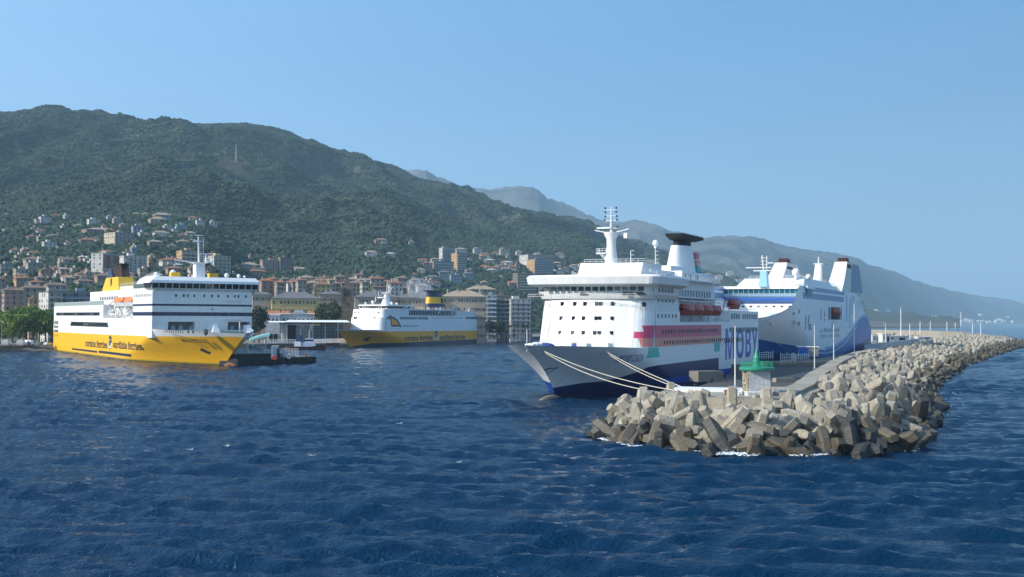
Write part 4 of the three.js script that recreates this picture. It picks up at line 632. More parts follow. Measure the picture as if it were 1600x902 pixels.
  for (let r = 0; r < 3; r++) for (let i = 0; i < 4; i++) window_(S, -225 + i * 2.6, 14.4 - r * 2.1, 19.53, r ? 1.7 : 1.2, r ? 1.2 : 1.6, 0, r ? glassDark : mat('shaded glass', [0.2, 0.22, 0.26], { roughness: 0.2 }));
  // bridge with wings
  const rec = (xf, xa, z0, z1, y) => [[xa, y, z0], [xf, y, z0], [xf, y, z1], [xa, y, z1]];
  new G().loft([rec(-38.5, -46, 18.6, -19.4, 27.3), rec(-36.9, -46.5, 20.2, -21.4, 28.5)], true, true).mesh('bridge_base', shipWhite, S); new G().loft([rec(-36.9, -46.5, 20.1, -21.3, 28.5), rec(-36.2, -46.5, 20.6, -21.6, 30.4)], true, true).mesh('bridge_glazing', glassDark, S); new G().loft([rec(-35.6, -47, 21, -22, 30.4), rec(-35.9, -47, 20.2, -21.6, 31.4), rec(-37.6, -47, 18, -20.6, 32.9)], true, true).mesh('bridge_roof', shipWhite, S);
  for (let i = 0; i <= 16; i++) { const z = 20 - i * 2.58; new G().bar(V(-36.85, 28.5, z), V(-36.15, 30.4, z), 0.16, 4).mesh('mullion', shipWhite, S); } for (let i = 0; i < 14; i++) new G().box(-48 - i * 1.6, 29.6, 18.7, 1.25, 1.7, 0.1).mesh('window', mat('green glass', [0.12, 0.17, 0.16], { roughness: 0.15 }), S);
  // forecastle openings, winches, fairlead
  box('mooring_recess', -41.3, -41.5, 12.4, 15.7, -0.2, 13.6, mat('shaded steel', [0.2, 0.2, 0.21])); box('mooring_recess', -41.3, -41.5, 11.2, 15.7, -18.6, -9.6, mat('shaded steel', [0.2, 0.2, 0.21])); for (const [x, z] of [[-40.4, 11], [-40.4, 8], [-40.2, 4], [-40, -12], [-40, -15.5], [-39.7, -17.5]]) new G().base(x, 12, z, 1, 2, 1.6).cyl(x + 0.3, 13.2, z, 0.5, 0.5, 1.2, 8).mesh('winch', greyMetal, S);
  new G().loft([[-31.4, -38, 1.6, 11.2], [-33.6, -38, 0.5, 15.2]].map(([xf, xa, w, y]) => rec(xf, xa, -3.4 + w, -3.4 - w, y))).mesh('fairlead_tower', cleanWhite, S); new G().loft([[-28, 1.6, 10.9], [-31, 0.6, 14.6]].map(([x, w, y]) => rec(x, x - 4, -15.6 + w, -15.6 - w, y))).mesh('fairlead_tower', cleanWhite, S); new G().bar(V(-30, 11, -11.8), V(-30, 15.8, -11.8), 0.22, 6).mesh('jackstaff', whiteMetal, S);
  for (const [x, z, w] of [[-9, 12.4, 1.2], [-11.5, 13.4, 1.2], [-3, 9.6, 2.6]]) new G().add(new THREE.SphereGeometry(0.7 * w, 8, 6), new THREE.Matrix4().makeScale(1, 0.7, 0.3).setPosition(x, 12.2, z)).mesh('mooring_port', blackPaint, S); railing(S, [[-27, 11.6, 17.6], [-14, 11.4, 14.6]], 1.2, 1.6, blackPaint, 0.07);
  { const g = new G(); g.quad(V(-5.2, 6.6, 10.6), V(-1.2, 5, 8.2), V(-2.6, 4.2, 8.3), V(-6.4, 5.6, 10.6)); g.mesh('anchor_recess', blackPaint, S); }
  // boats and davits
  for (const x of [-92.5, -75]) { boat(S, x, 23.4, 18.4, 13.6, orangePaint, cleanWhite); const d = new G(); for (const k of [-5.5, 5.5]) d.bar(V(x + k, 17, 15), V(x + k + 2.4, 21.5, 18), 0.32, 5).bar(V(x + k + 2.4, 21.5, 18), V(x + k, 25.6, 18.3), 0.28, 5).bar(V(x + k, 17.2, 19), V(x + k + 5, 21.3, 17), 0.24, 5); d.mesh('davit', whiteMetal, S); }
  boat(S, -111, 19.2, 17.4, 9, greyMetal, cleanWhite, 'rescue_boat'); { const d = new G().bar(V(-104, 17, 17), V(-107, 24.5, 17.5), 0.4, 6).bar(V(-107, 24.5, 17.5), V(-115, 22, 18.5), 0.25, 5).bar(V(-116, 17, 16), V(-116, 22, 17), 0.3, 5); d.mesh('crane', whiteMetal, S); } for (const x of [-69, -80, -90, -98]) new G().add(new THREE.CylinderGeometry(0.7, 0.7, 1.8, 8), new THREE.Matrix4().makeRotationZ(Math.PI / 2).setPosition(x, 18.2, 18.4)).mesh('raft_canister', cleanWhite, S);
  railing(S, [[-67, 17, 19.2], [-118, 17, 19.2]], 1.2, 2.4); for (const [xa, xb, y, z, h] of [[-145, -228, 22.6, 19.2, 1.7], [-118, -145, 22.6, 19.2, 1.9]]) { new G().box((xa + xb) / 2, y + h / 2, z, Math.abs(xb - xa), h, 0.08).mesh('glass_screen', mat('pale green screen', [0.35, 0.42, 0.40], { roughness: 0.2 }), S); new G().box((xa + xb) / 2, y + h, z, Math.abs(xb - xa), 0.16, 0.2).mesh('handrail', whiteMetal, S); } railing(S, [[-100, 27.2, 16.2], [-143, 27.2, 16.2]], 1.5, 2.2); railing(S, [[-66, 30.5, 14.3], [-110, 30.4, 14.3]], 1.4, 2.2);
  for (let i = 0; i < 8; i++) window_(S, -106 - i * 4.4, 25.6, 16.46, 2.6, 1.4, 0, mat('shaded glass', [0.2, 0.22, 0.26], { roughness: 0.2 })); for (const [x, y, z, w] of [[-78, 30.4, 6, 9], [-128, 27.2, 4, 7], [-64, 30.6, 10, 3], [-98, 30.4, -2, 5]]) new G().base(x, y, z, w, 2.2, 5).mesh('vent_house', cleanWhite, S);
  { const g = new G(), N = 10; for (let i = 0; i < N; i++) { const a = Math.PI * i / N, b = Math.PI * (i + 1) / N, P = (t, x) => V(x, 30.3 + Math.sin(t) * 4.2, 9 + Math.cos(t) * 6.5); g.quad(P(a, -56), P(b, -56), P(b, -78), P(a, -78)); } g.mesh('dome_roof', shipWhite, S); }
  for (const [x, z, r] of [[-55, 7, 1.3], [-50, -18, 0.8], [-50, -13, 0.9], [-50, -20.4, 0.6], [-61, 12, 1]]) radome(S, x, 32.8, z, r); for (const z of [8.6, -6.4]) new G().base(-47, 32.6, z, 3, 2.2, 3.4).mesh('yellow_locker', yellowPaint, S);
  const mst = new THREE.Group(); mst.name = 'mast'; S.add(mst); const sq = (y, a, b, x = -44) => [[x - a, y, b], [x + a, y, b], [x + a, y, -b], [x - a, y, -b]];
  new G().loft([sq(30, 3.2, 2.2), sq(34, 2.2, 1.7), sq(38.2, 2, 1.8), sq(38.8, 3.4, 3.2)]).mesh('column', shipWhite, mst); new G().bar(V(-44, 38.6, 0), V(-44, 49.6, 0.4), 0.5, 8, 0.24).bar(V(-44, 38.6, 1), V(-44, 39.6, 9.4), 0.3, 5).bar(V(-44, 38.6, -1), V(-44, 39, -5.6), 0.25, 5).bar(V(-44, 47, -2), V(-44, 47.6, 3.4), 0.15, 5).bar(V(-44, 49.4, -1.3), V(-44, 49.4, 1.5), 0.18, 5).mesh('pole', whiteMetal, mst); { const g = new G(); for (let y = 39.5; y < 48.8; y += 0.9) g.box(-44, y, -0.9, 0.12, 0.12, 1.6); g.bar(V(-44, 39, -1.7), V(-44, 48.6, -1.7), 0.1, 4); g.mesh('ladder', whiteMetal, mst); } new G().cyl(-43, 38.8, -2.4, 0.5, 0.4, 3.2, 8).box(-43, 42.2, -2.4, 0.5, 0.35, 4.2).mesh('radar', cleanWhite, mst); radome(mst, -44, 39, -3.6, 0.6);
  const fn = new THREE.Group(); fn.name = 'funnel'; S.add(fn); const fs = (y, xf, xa, w) => [[xa, y, w], [xf, y, w], [xf, y, -w], [xa, y, -w]];
  new G().loft([fs(22.5, -156, -193, 4.4), fs(31, -157, -190, 3.9), fs(36.4, -160.5, -185, 3.4)]).mesh('casing', yellowPaint, fn); new G().loft([fs(36.4, -172, -185, 3.4), fs(38.6, -176, -184, 2.8), fs(41, -180, -182.5, 2.2)]).mesh('navy_cap', navyPaint, fn); for (let i = 0; i < 5; i++) new G().bar(V(-161 - i * 3.4, 36.2, 1.4), V(-164 - i * 3.4, 42.6, 1.4), 0.7, 8).bar(V(-161 - i * 3.4, 36.2, -1.4), V(-164 - i * 3.4, 42.6, -1.4), 0.7, 8).mesh('exhaust_pipe', mat('sooty brown', [0.06, 0.035, 0.025]), fn); new G().box(-171, 42.6, 0, 19, 0.4, 4.6).mesh('top_grille', blackPaint, fn); new G().add(new THREE.SphereGeometry(1, 8, 8), new THREE.Matrix4().makeScale(1.6, 2.2, 0.2).setPosition(-173, 34, 3.75)).mesh('crest', mat('dark crest', [0.12, 0.07, 0.02]), fn);
}
// ---------- smaller yellow and white ferry in the middle ----------
{
  const S = ferry('small_yellow_ferry', 'smaller ferry with yellow hull and round yellow and navy funnel, in the middle distance', -96.627, -705.808, -1.97895);
  const paint = livery(2048, 300, -159, 17, -2, 20.4, -1, ({ g, X, Y, poly, text }) => {
    g.fillStyle = '#f4f4f2'; g.fillRect(0, 0, 4000, 4000);
    poly([[18, -2], [18, 10.0], [-30, 9.4], [-159, 9.0], [-159, -2]], '#ffae08'); poly([[8, -2], [0, 0.3], [-16, 2.2], [-53, 2.2], [-53.2, 2.4], [-159, 3], [-159, -2]], brandNavy); poly([[18, -2], [18, 0.5], [-159, 0.5], [-159, -2]], '#3c2430');
    text('corsica ferries', -46, -84.5, 3.4, 6.5, '#14141e', 'bold @ serif'); moorHead(g, X, Y, -89.4, 6.2, 7, 6, -1); text('sardinia ferries', -95, -134, 3.4, 6.5, '#14141e', 'bold @ serif');
    text('CORSICA SHUTTLE', -43.8, -64, 12.2, 13.2, '#26305c', 'bold @ sans-serif');
    // prow shaped mark: dark sweeping strokes round a yellow sail
    g.fillStyle = '#ffae08'; g.beginPath(); g.moveTo(X(-28.6), Y(17.6)); g.quadraticCurveTo(X(-36), Y(17), X(-39.4), Y(13.2)); g.lineTo(X(-29.6), Y(13.2)); g.fill();
    g.strokeStyle = brandNavy; g.lineWidth = Math.abs(X(0) - X(1.2)); g.beginPath(); g.moveTo(X(-26.2), Y(18.2)); g.quadraticCurveTo(X(-36), Y(18.6), X(-41.5), Y(11.8)); g.stroke(); g.beginPath(); g.moveTo(X(-28.2), Y(17.6)); g.lineTo(X(-29.6), Y(12.8)); g.lineTo(X(-41.5), Y(12.8)); g.stroke(); g.beginPath(); g.moveTo(X(-25.8), Y(18.6)); g.lineTo(X(-31.4), Y(20.2)); g.stroke();
    for (let i = 0; i < 5; i++) { g.fillStyle = '#5a4a1a'; g.fillRect(X(-14 - i * 2), Y(8.9), 8, 3); } poly([[-8, 6], [-12, 6], [-12, 3.6], [-8, 3.6]], '#4a2c16');
    for (let i = 0; i < 14; i++) { g.fillStyle = 'rgba(70,80,110,0.5)'; g.fillRect(X(-60 - i * 6.3), Y(16.2 - 1.6 * ((i * 7) % 3 === 0)), 3, 4); }
  });
  hull({ stem: (y) => y < 0 ? 0 : y * 0.9 + y * y * 0.055, aft: -159, hb: 12, len: (y) => lerp(60, 36, sm(-1, 11, y)), pow: (y) => lerp(1.6, 2.1, sm(0, 11, y)), top: (u) => u < 0.22 ? lerp(10.9, 10.2, u / 0.22) : 10.2, deckTo: 0.26, plain: -140 }, S, paint, -1);
  const box = (name, xa, xb, y0, y1, z0, z1, m = shipWhite) => new G().box((xa + xb) / 2, (y0 + y1) / 2, (z0 + z1) / 2, Math.abs(xb - xa), y1 - y0, Math.abs(z1 - z0)).mesh(name, m, S);
  tier([[9.4, outline(-17.5, -60, 11.95, 3.4, 0.8)], [18, outline(-19.4, -60, 11.9, 3.4, 0.8)]]).mesh('forward_house', shipWhite, S); tier([[18, outline(-20.6, -52, 11.9, 3, 0.6)], [23, outline(-21.6, -52, 11.8, 3, 0.6)]]).mesh('officers_house', shipWhite, S);
  tier([[23, outline(-27, -60, 10.4, 2.5, 0.6)], [23.6, outline(-26.6, -60, 10.6, 2.5, 0.6)]]).mesh('bridge_sill', shipWhite, S); tier([[23.6, outline(-26.8, -56, 10.4, 2.5, 0.6)], [25.0, outline(-26.3, -56, 10.5, 2.5, 0.6)]]).mesh('bridge_glazing', glassDark, S); tier([[25.0, outline(-25.9, -60, 11, 2.5, 0.6)], [25.8, outline(-26.4, -60, 10.6, 2.5, 0.6)]]).mesh('bridge_roof', shipWhite, S); for (let i = 0; i < 13; i++) new G().box(-26.4 - (Math.abs(i - 6) > 4 ? 1 : 0), 24.15, 9.6 - i * 1.6, 0.5, 1.1, 0.4).mesh('mullion', shipWhite, S);
  const u = paint.userData.uv; { const g = new G(), z = -12.02, q = (xb, xa, y0, y1) => g.quad(V(xb, y0, z), V(xa, y0, z), V(xa, y1, z), V(xb, y1, z), [u(xb, y0), u(xa, y0), u(xa, y1), u(xb, y1)]); q(-23, -159, 10, 19.3); g.mesh('side_wall', paint, S); }
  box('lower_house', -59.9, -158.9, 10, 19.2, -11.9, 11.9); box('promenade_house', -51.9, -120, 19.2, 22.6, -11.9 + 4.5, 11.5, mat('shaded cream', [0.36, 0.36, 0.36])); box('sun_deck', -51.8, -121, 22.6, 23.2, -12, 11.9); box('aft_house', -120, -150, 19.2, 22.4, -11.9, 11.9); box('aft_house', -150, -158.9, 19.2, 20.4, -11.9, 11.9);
  for (let i = 0; i < 4; i++) { window_(S, -18.95, 17.6, 8.2 - i * 4.2, 1.2, 1.1, Math.PI / 2); window_(S, -18.95, 17.6, 6.8 - i * 4.2, 1.2, 1.1, Math.PI / 2); } for (const z of [9, 6.5, 2.5, 0.6, -4, -7.6]) window_(S, -20.8, 21, z, 0.6, 0.8, Math.PI / 2); for (const [y, z] of [[14.8, 9], [14.6, -8.6], [14.6, 3]]) window_(S, -18.1, y, z, 0.3, 0.3, Math.PI / 2);
  for (let i = 0; i < 20; i++) if (i < 2 || i > 5) window_(S, -24.4 - i * 2.75, 17.6, -12.06, 1.9, 1.6, 0); for (let i = 0; i < 16; i++) window_(S, -84 - i * 3, 17.9, -12.06, 0.7, 1.0, 0); for (let i = 0; i < 11; i++) window_(S, -135 - i * 2.2, 18, -12.06, 1.6, 1.5, 0); for (const [x, y] of [[-23, 14.2], [-27, 14.2], [-23.4, 11.2], [-28, 11.2], [-33, 11.2], [-38, 11.2]]) window_(S, x, y, -12.06, 0.4, 0.8, 0);
  const R = rng(33); for (let i = 0; i < 17; i++) new G().bar(V(-54 - i * 3.9, 19.2, -11.6), V(-54 - i * 3.9, 22.6, -11.6), 0.16, 5).mesh('stanchion', whiteMetal, S); for (let i = 0; i < 9; i++) { const x = -57 - i * 7; new G().add(new THREE.TorusGeometry(0.9, 0.14, 5, 12), new THREE.Matrix4().makeTranslation(x, 20.8, -11.3)).bar(V(x + 1.6, 19.4, -10.6), V(x + 3.6, 22.2, -10.8), 0.22, 5).mesh('davit_gear', navyPaint, S); }
  for (const [x, z] of [[-46, -11], [-93, -11.5], [-112, -11.5], [-143, -9]]) new G().bar(V(x, 20, z), V(x - 5, 24.8, z), 0.45, 6).bar(V(x - 5, 24.8, z), V(x + 1, 23.6, z), 0.3, 5).mesh('boat_crane', whiteMetal, S); railing(S, [[-52, 23.2, -11.8], [-121, 23.2, -11.8]], 1.1, 3, whiteMetal, 0.06); railing(S, [[-122, 22.4, -11.8], [-150, 22.4, -11.8]], 1.1, 3, whiteMetal, 0.07); railing(S, [[-150, 20.4, -11.8], [-158.8, 20.4, -11.8]], 1.1, 2, whiteMetal, 0.07);
  // passengers on the sun deck, each a tiny standing figure
  { const cols = [[0.5, 0.06, 0.06], [0.7, 0.66, 0.6], [0.08, 0.1, 0.25], [0.6, 0.3, 0.3], [0.75, 0.72, 0.2]].map((c) => mat('clothes', c)), skin = mat('skin', [0.42, 0.27, 0.19]); const fig = (m) => { const k = new THREE.Group(); const g = new G().loft([[0, 0.13, 0.1], [0.85, 0.2, 0.14], [1.05, 0.17, 0.12], [1.42, 0.24, 0.13], [1.5, 0.1, 0.08]].map(([y, a, b]) => [[-b, y, a], [b, y, a], [b, y, -a], [-b, y, -a]])); for (const s of [1, -1]) g.bar(V(0, 1.44, s * 0.22), V(0.06, 1.12, s * 0.3), 0.055, 5).bar(V(0.06, 1.12, s * 0.3), V(0.22, 0.95, s * 0.24), 0.045, 5); part('body', new G().add(g.geo()).ball(0, 1.66, 0, 0.12, 6).geo(), m, k); part('hair', new G().ball(-0.02, 1.72, 0, 0.115, 6).geo(), blackPaint, k); return k; };
    const protos = cols.map((m) => fig(m)); for (let i = 0; i < 44; i++) { const x = -55 - i * 1.5 - R() * 0.8, z = -11.2 + R() * 4, k = protos[Math.floor(R() * 5)].clone(); k.name = numbered('person'); k.scale.setScalar(1.1); k.position.set(S.position.x + (-0.39691) * x + -0.91786 * z, 23.2, S.position.z + 0.91786 * x - 0.39691 * z); scene.add(k); tag(k, 'person standing at the rail on the sun deck of the smaller ferry', 'person', 'passengers on the sun deck'); } }
  for (const [x, z, r] of [[-34, 4, 1.1], [-32, 8, 0.7], [-40, -6, 0.8], [-52, -3, 0.7]]) radome(S, x, 25.7, z, r);
  const mst = new THREE.Group(); mst.name = 'mast'; S.add(mst); const ring = (y, rx, rz, x = -44) => Array.from({ length: 12 }, (_, i) => { const a = -i / 12 * Math.PI * 2; return [x + Math.cos(a) * rx, y, Math.sin(a) * rz]; });
  new G().loft([ring(25.4, 4.6, 3.6), ring(28, 3.4, 2.4), ring(32.5, 1.6, 1.1)], true, true, true).mesh('column', shipWhite, mst); new G().bar(V(-44, 32, 0), V(-45, 41, 0), 0.32, 6, 0.15).bar(V(-46, 33, -0.5), V(-50, 37.5, -1), 0.26, 5).bar(V(-42, 30, 4), V(-42, 34.5, 4.6), 0.2, 5).mesh('pole', whiteMetal, mst); new G().box(-42, 30.4, 2.5, 3, 0.5, 4).box(-42, 33.4, 0, 0.5, 0.4, 4.2).cyl(-40, 28, 5.5, 0.3, 0.3, 3, 6).cyl(-52, 25.5, 6, 0.2, 0.2, 4.5, 6).mesh('radar', cleanWhite, mst);
  const fn = new THREE.Group(); fn.name = 'funnel'; S.add(fn); const fr = (y, rx, rz, x) => Array.from({ length: 18 }, (_, i) => { const a = -i / 18 * Math.PI * 2; return [x + Math.cos(a) * rx, y, Math.sin(a) * rz]; });
  new G().loft([fr(23.2, 12.6, 5, -111.5), fr(27.6, 11.4, 4.6, -111.2)], true, true, true).mesh('navy_base', navyPaint, fn); new G().loft([fr(27.6, 11.4, 4.6, -111.2), fr(32, 9.8, 4, -110.6)], false, false, true).mesh('yellow_band', yellowPaint, fn); new G().loft([fr(32, 9.8, 4, -110.6), fr(35.4, 8.8, 3.6, -110)], true, false, true).mesh('navy_top', navyPaint, fn); new G().loft([fr(35.4, 9.4, 3.8, -110), fr(36.1, 11.6, 4.2, -108.5), fr(36.4, 11.6, 4.2, -108.5)], true, true, true).mesh('cowl', blackPaint, fn); new G().add(new THREE.SphereGeometry(1, 8, 8), new THREE.Matrix4().makeScale(1.8, 2, 0.4).setPosition(-113, 29.6, -4.4)).mesh('crest', blackPaint, fn);
}
// ---------- blue and white ferry behind the white one ----------
{
  const O = mw(-172, 0, 1.5), S = ferry('blue_white_ferry', 'white ferry with sweeping blue lower hull and two sail shaped funnels, berthed behind', O.x, O.z, MTH);
  const paint = livery(2048, 320, -217, 18, -2, 30.8, -1, ({ g, X, Y, poly, text }) => {
    g.fillStyle = '#eef1f4'; g.fillRect(0, 0, 4000, 4000);
    const curve = (k) => [[20, 13.8 + k], [8, 12.2 + k], [-18, 9.2 + k], [-50, 6.6 + k], [-83, 5.2 + k], [-105, 5.6 + k], [-130, 8 + k], [-150, 11.6 + k], [-170, 16.4 + k], [-186, 19 + k], [-202, 19.6 + k], [-217, 19 + k]];
    poly([...curve(1.3).slice(4), [-217, -2], [-83, -2]], '#7fb0dc'); poly([...curve(0), [-217, -2], [20, -2]], '#2a6fb8'); poly([[20, 9.6], [-18, 5.6], [-60, 2.6], [-120, 2], [-217, 9.4], [-217, -2], [20, -2]], '#123a78'); poly([...curve(-1.0).slice(3, 9), ...curve(-1.6).slice(3, 9).reverse()], '#c8d8ee');
    poly([[-36, 28.0], [-130, 28.0], [-130, 25.8], [-36, 25.8]], '#6f8cb4'); poly([[-36, 30.5], [-133, 30.5], [-133, 28.8], [-40, 28.8]], '#7d98bd');
    text('La Méridionale', -70.5, -118.6, 12.7, 14.4, '#33466e', 'bold @ sans-serif'); text('CORSE  SARDAIGNE', -70.5, -118.6, 10.4, 11.7, '#4b5f86', 'bold @ sans-serif');
    for (const [x0, x1, y0, y1] of [[-137, -140, 17, 29], [-146, -149, 14, 28], [-152, -155, 20, 29], [-158, -161, 21, 29]]) poly([[x0, y0], [x1, y0], [x1, y1], [x0, y1]], '#8aa3c6');
  });
  // the port and starboard bulwarks sweep from the bridge down to the bow
  const sweep = (x) => smoothTable([-217, -205, -192, -180, -170, -135, -45, -34, -28, -20, -12, -3, 6, 14], [13, 18.5, 22.5, 27.2, 30.2, 30.4, 30.4, 27, 24.6, 22.4, 20.6, 18.9, 17.9, 17.4], x);
  hull({ stem: (y) => y < 0 ? 0 : y * 0.45 + y * y * 0.022, aft: -217, hb: 16, len: (y) => lerp(84, 44, sm(-1, 18, y)), pow: (y) => lerp(1.7, 2.2, sm(0, 16, y)), top: (u) => sweep(lerp(14, -217, u)), deckTo: 0.18, plain: -120, deckY: 15.4 }, S, paint, -1);
  const box = (name, xa, xb, y0, y1, z0, z1, m = shipWhite) => new G().box((xa + xb) / 2, (y0 + y1) / 2, (z0 + z1) / 2, Math.abs(xb - xa), y1 - y0, Math.abs(z1 - z0)).mesh(name, m, S);
  const rec = (xf, xa, w, y) => [[xa, y, w], [xf, y, w], [xf, y, -w], [xa, y, -w]];
  new G().loft([rec(-31, -80, 15.4, 15.4), rec(-42.5, -80, 15.6, 23.8)]).mesh('forward_slope', shipWhite, S); new G().loft([rec(-43, -170, 15.7, 20), rec(-43.6, -170, 15.7, 26.6)]).mesh('forward_house', shipWhite, S);
  const paleBlue = mat('pale blue paint', [0.30, 0.55, 0.78], { roughness: 0.4 }), midBlue = mat('bright blue paint', [0.03, 0.13, 0.5], { roughness: 0.35 }), teal = mat('teal bridge glass', [0.03, 0.13, 0.17], { roughness: 0.08 });
  box('blue_stripe', -43, -44.5, 25.0, 26.1, -13.4, 15.6, midBlue); box('cabin_window_band', -43.05, -44.5, 23.9, 24.7, -13.2, 14.6, mat('blue tinted glass', [0.05, 0.09, 0.22], { roughness: 0.15 }));
  new G().loft([rec(-42.8, -52, 16, 26.6), rec(-41.8, -52, 16.6, 27.6)]).mesh('bridge_sill', paleBlue, S); new G().loft([rec(-41.8, -52, 16.4, 27.6), rec(-41, -52, 16.7, 29.6)]).mesh('bridge_glazing', teal, S); new G().loft([rec(-40.4, -56, 17, 29.6), rec(-40.6, -56, 16.8, 30.6)]).mesh('bridge_roof', cleanWhite, S); for (let i = 0; i <= 16; i++) new G().bar(V(-41.75, 27.6, 16 - i * 2), V(-40.95, 29.6, 16 - i * 2), 0.13, 4).mesh('mullion', paleBlue, S); railing(S, [[-40.6, 26.7, 16.4], [-40.4, 26.7, -16.4]], 1.0, 1.6, whiteMetal, 0.06);
  for (let i = 0; i < 9; i++) window_(S, -40.7, 22.6, 14 - i * 3.0, 0.95, 1.0, Math.PI / 2 - 0.05); { const o = new G().box(-36.9, 19.6, -6.2, 0.3, 1.5, 5.6, 0, 0, 0.94).mesh('pale_blue_mark', paleBlue, S); }
  box('upper_house', -54, -168, 26.5, 31, -13.5, 14.4); new G().loft([rec(-50, -122, 13.4, 30.5), rec(-60, -118, 12, 34.3)]).mesh('sun_deck_house', shipWhite, S); box('aft_upper_house', -122, -172, 30.5, 33, -12, 13); railing(S, [[-62, 34.3, 10.6], [-62, 34.3, -10.6], [-116, 34.3, -10.6]], 1.1, 3, whiteMetal, 0.07); railing(S, [[-122, 33, -12], [-170, 33, -12]], 1.2, 3, whiteMetal, 0.07);
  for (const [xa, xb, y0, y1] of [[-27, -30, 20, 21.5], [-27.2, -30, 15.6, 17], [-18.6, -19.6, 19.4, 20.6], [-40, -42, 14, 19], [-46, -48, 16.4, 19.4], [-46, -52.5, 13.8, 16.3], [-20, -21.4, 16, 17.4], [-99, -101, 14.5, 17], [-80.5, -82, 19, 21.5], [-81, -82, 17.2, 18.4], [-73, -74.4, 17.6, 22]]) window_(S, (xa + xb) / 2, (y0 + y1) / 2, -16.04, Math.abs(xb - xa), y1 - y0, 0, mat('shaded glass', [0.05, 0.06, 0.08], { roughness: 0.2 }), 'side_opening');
  box('boat_recess', -91, -124, 17.9, 23.2, -16.05, -15.8, mat('recess shade', [0.08, 0.09, 0.11])); boat(S, -106, 20.6, -16.2, 14, mat('faded orange', [0.35, 0.12, 0.07]), mat('faded red', [0.26, 0.06, 0.05])); for (const x of [-94, -120]) new G().bar(V(x, 18, -16.1), V(x, 23.2, -16.1), 0.35, 5).mesh('davit', whiteMetal, S);  // flat dark panel, the shade of the boat opening put into its colour
  railing(S, [[2, 16.6, -9.4], [-13, 17.4, -13.6], [-26, 17, -15]], 1.0, 2, whiteMetal, 0.08); for (const [x, z] of [[-12, -8], [-18, -10], [-8, -3], [-22, 3], [-16, 8], [-4, 2]]) new G().base(x, 16.4, z, 2, 1.8, 2).mesh('winch', cleanWhite, S);
  const sail = (name, xf, xa, y0, xt, xta, y1, w, zc) => { // curved sail shaped funnel casing
    const f = new THREE.Group(); f.name = name; S.add(f); const N = 8, rings = []; for (let i = 0; i <= N; i++) { const t = i / N, y = lerp(y0, y1, t), a = lerp(xf, xt, t + 0.35 * t * (1 - t)), b = lerp(xa, xta, t * t), ww = w * (1 - 0.25 * t); rings.push([[b, y, zc + ww], [a, y, zc + ww], [a, y, zc - ww], [b, y, zc - ww]]); } new G().loft(rings).mesh('casing', mat('cream paint', [0.74, 0.73, 0.66], { roughness: 0.45, map: streak }), f);
    const g = new G(); for (const k of [-1, 0, 1]) g.bar(V(xt - 4, y1 - 2.5, zc + k * w * 0.4), V(xt - 4.6, y1 + 1.9, zc + k * w * 0.4), 0.8, 8).bar(V(xt - 8, y1 - 2.5, zc + k * w * 0.4), V(xt - 8.6, y1 + 1.7, zc + k * w * 0.4), 0.8, 8); g.mesh('exhaust_pipe', mat('sooty brown', [0.075, 0.03, 0.03]), f); new G().loft([rec(xt + 1.4, xt - 11, w * 0.85, y1 - 2.8), rec(xt - 0.4, xt - 11, w * 0.7, y1 + 0.3)].map((r) => r.map(([x, y, z]) => [x, y, z + zc]))).mesh('soot_panel', mat('sooty panel', [0.09, 0.035, 0.03], { map: stain }), f); return f;
  };
  sail('funnel', -84, -127, 33.5, -101, -124, 42.6, 3.6, 6); const f2 = sail('funnel', -129, -192, 30, -151, -186, 45, 3.8, -11.4); { const g = new G(), z = -15.35; for (let i = 0; i < 6; i++) { const t = i / 6, t2 = (i + 1) / 6, P = (t) => [lerp(-156, -166, t), lerp(-192, -187, t * t), lerp(31, 44.6, t), -11.4 - 3.8 * (1 - 0.25 * t * 0.98) - 0.05]; const a = P(t), b = P(t2); g.quad(V(a[0], a[2], a[3]), V(a[1], a[2], a[3]), V(b[1], b[2], b[3]), V(b[0], b[2], b[3])); } g.mesh('blue_face', mat('grey blue paint', [0.10, 0.17, 0.27], { roughness: 0.4 }), f2); } void 0;
  { const m = new THREE.Group(); m.name = 'mast'; S.add(m); new G().loft([rec(-39.5, -43.5, 1.6, 30.4), rec(-40.2, -42.6, 1.2, 36.6)]).mesh('column', paleBlue, m); const g = new G().bar(V(-41, 36.4, 0), V(-41, 42.6, 0.6), 0.3, 6).bar(V(-41, 36.4, -1.2), V(-41, 42.4, -1.2), 0.2, 6).bar(V(-41, 37.8, -3), V(-41, 37.8, 7), 0.28, 5).bar(V(-41, 36.6, -3.2), V(-41, 36.6, 4), 0.3, 5); for (const y of [39, 40.3, 41.6]) g.bar(V(-41, y, -1.6), V(-41, y, 1.2), 0.12, 4); g.box(-41, 39.6, -2.6, 0.4, 0.4, 2.4).mesh('pole', whiteMetal, m); }
  { const m = new THREE.Group(); m.name = 'after_mast'; S.add(m); new G().loft([rec(-150.5, -157, 1.8, 32.8), rec(-156, -160.6, 1.2, 44.6)]).mesh('column', cleanWhite, m); new G().bar(V(-158, 44.6, 0), V(-158, 47.8, 0), 0.5, 6, 0.25).box(-158, 44.4, 0, 5, 0.4, 4).mesh('pole', whiteMetal, m); } radome(S, -58, 34, -9, 1.6); radome(S, -66, 33, -12.4, 1.2); new G().bar(V(-196, 25, -15.6), V(-170, 27.2, -18), 0.3, 5).mesh('boom', whiteMetal, S);
  const line = (a, b, label, sag) => { const pts = []; for (let i = 0; i <= 12; i++) { const t = i / 12, p = V().lerpVectors(a, b, t); p.y -= sag * 4 * t * (1 - t); pts.push(p); } tag(part('mooring_line', new THREE.TubeGeometry(new THREE.CatmullRomCurve3(pts), 20, 0.14, 5), ropeMat, null), label, 'rope'); };
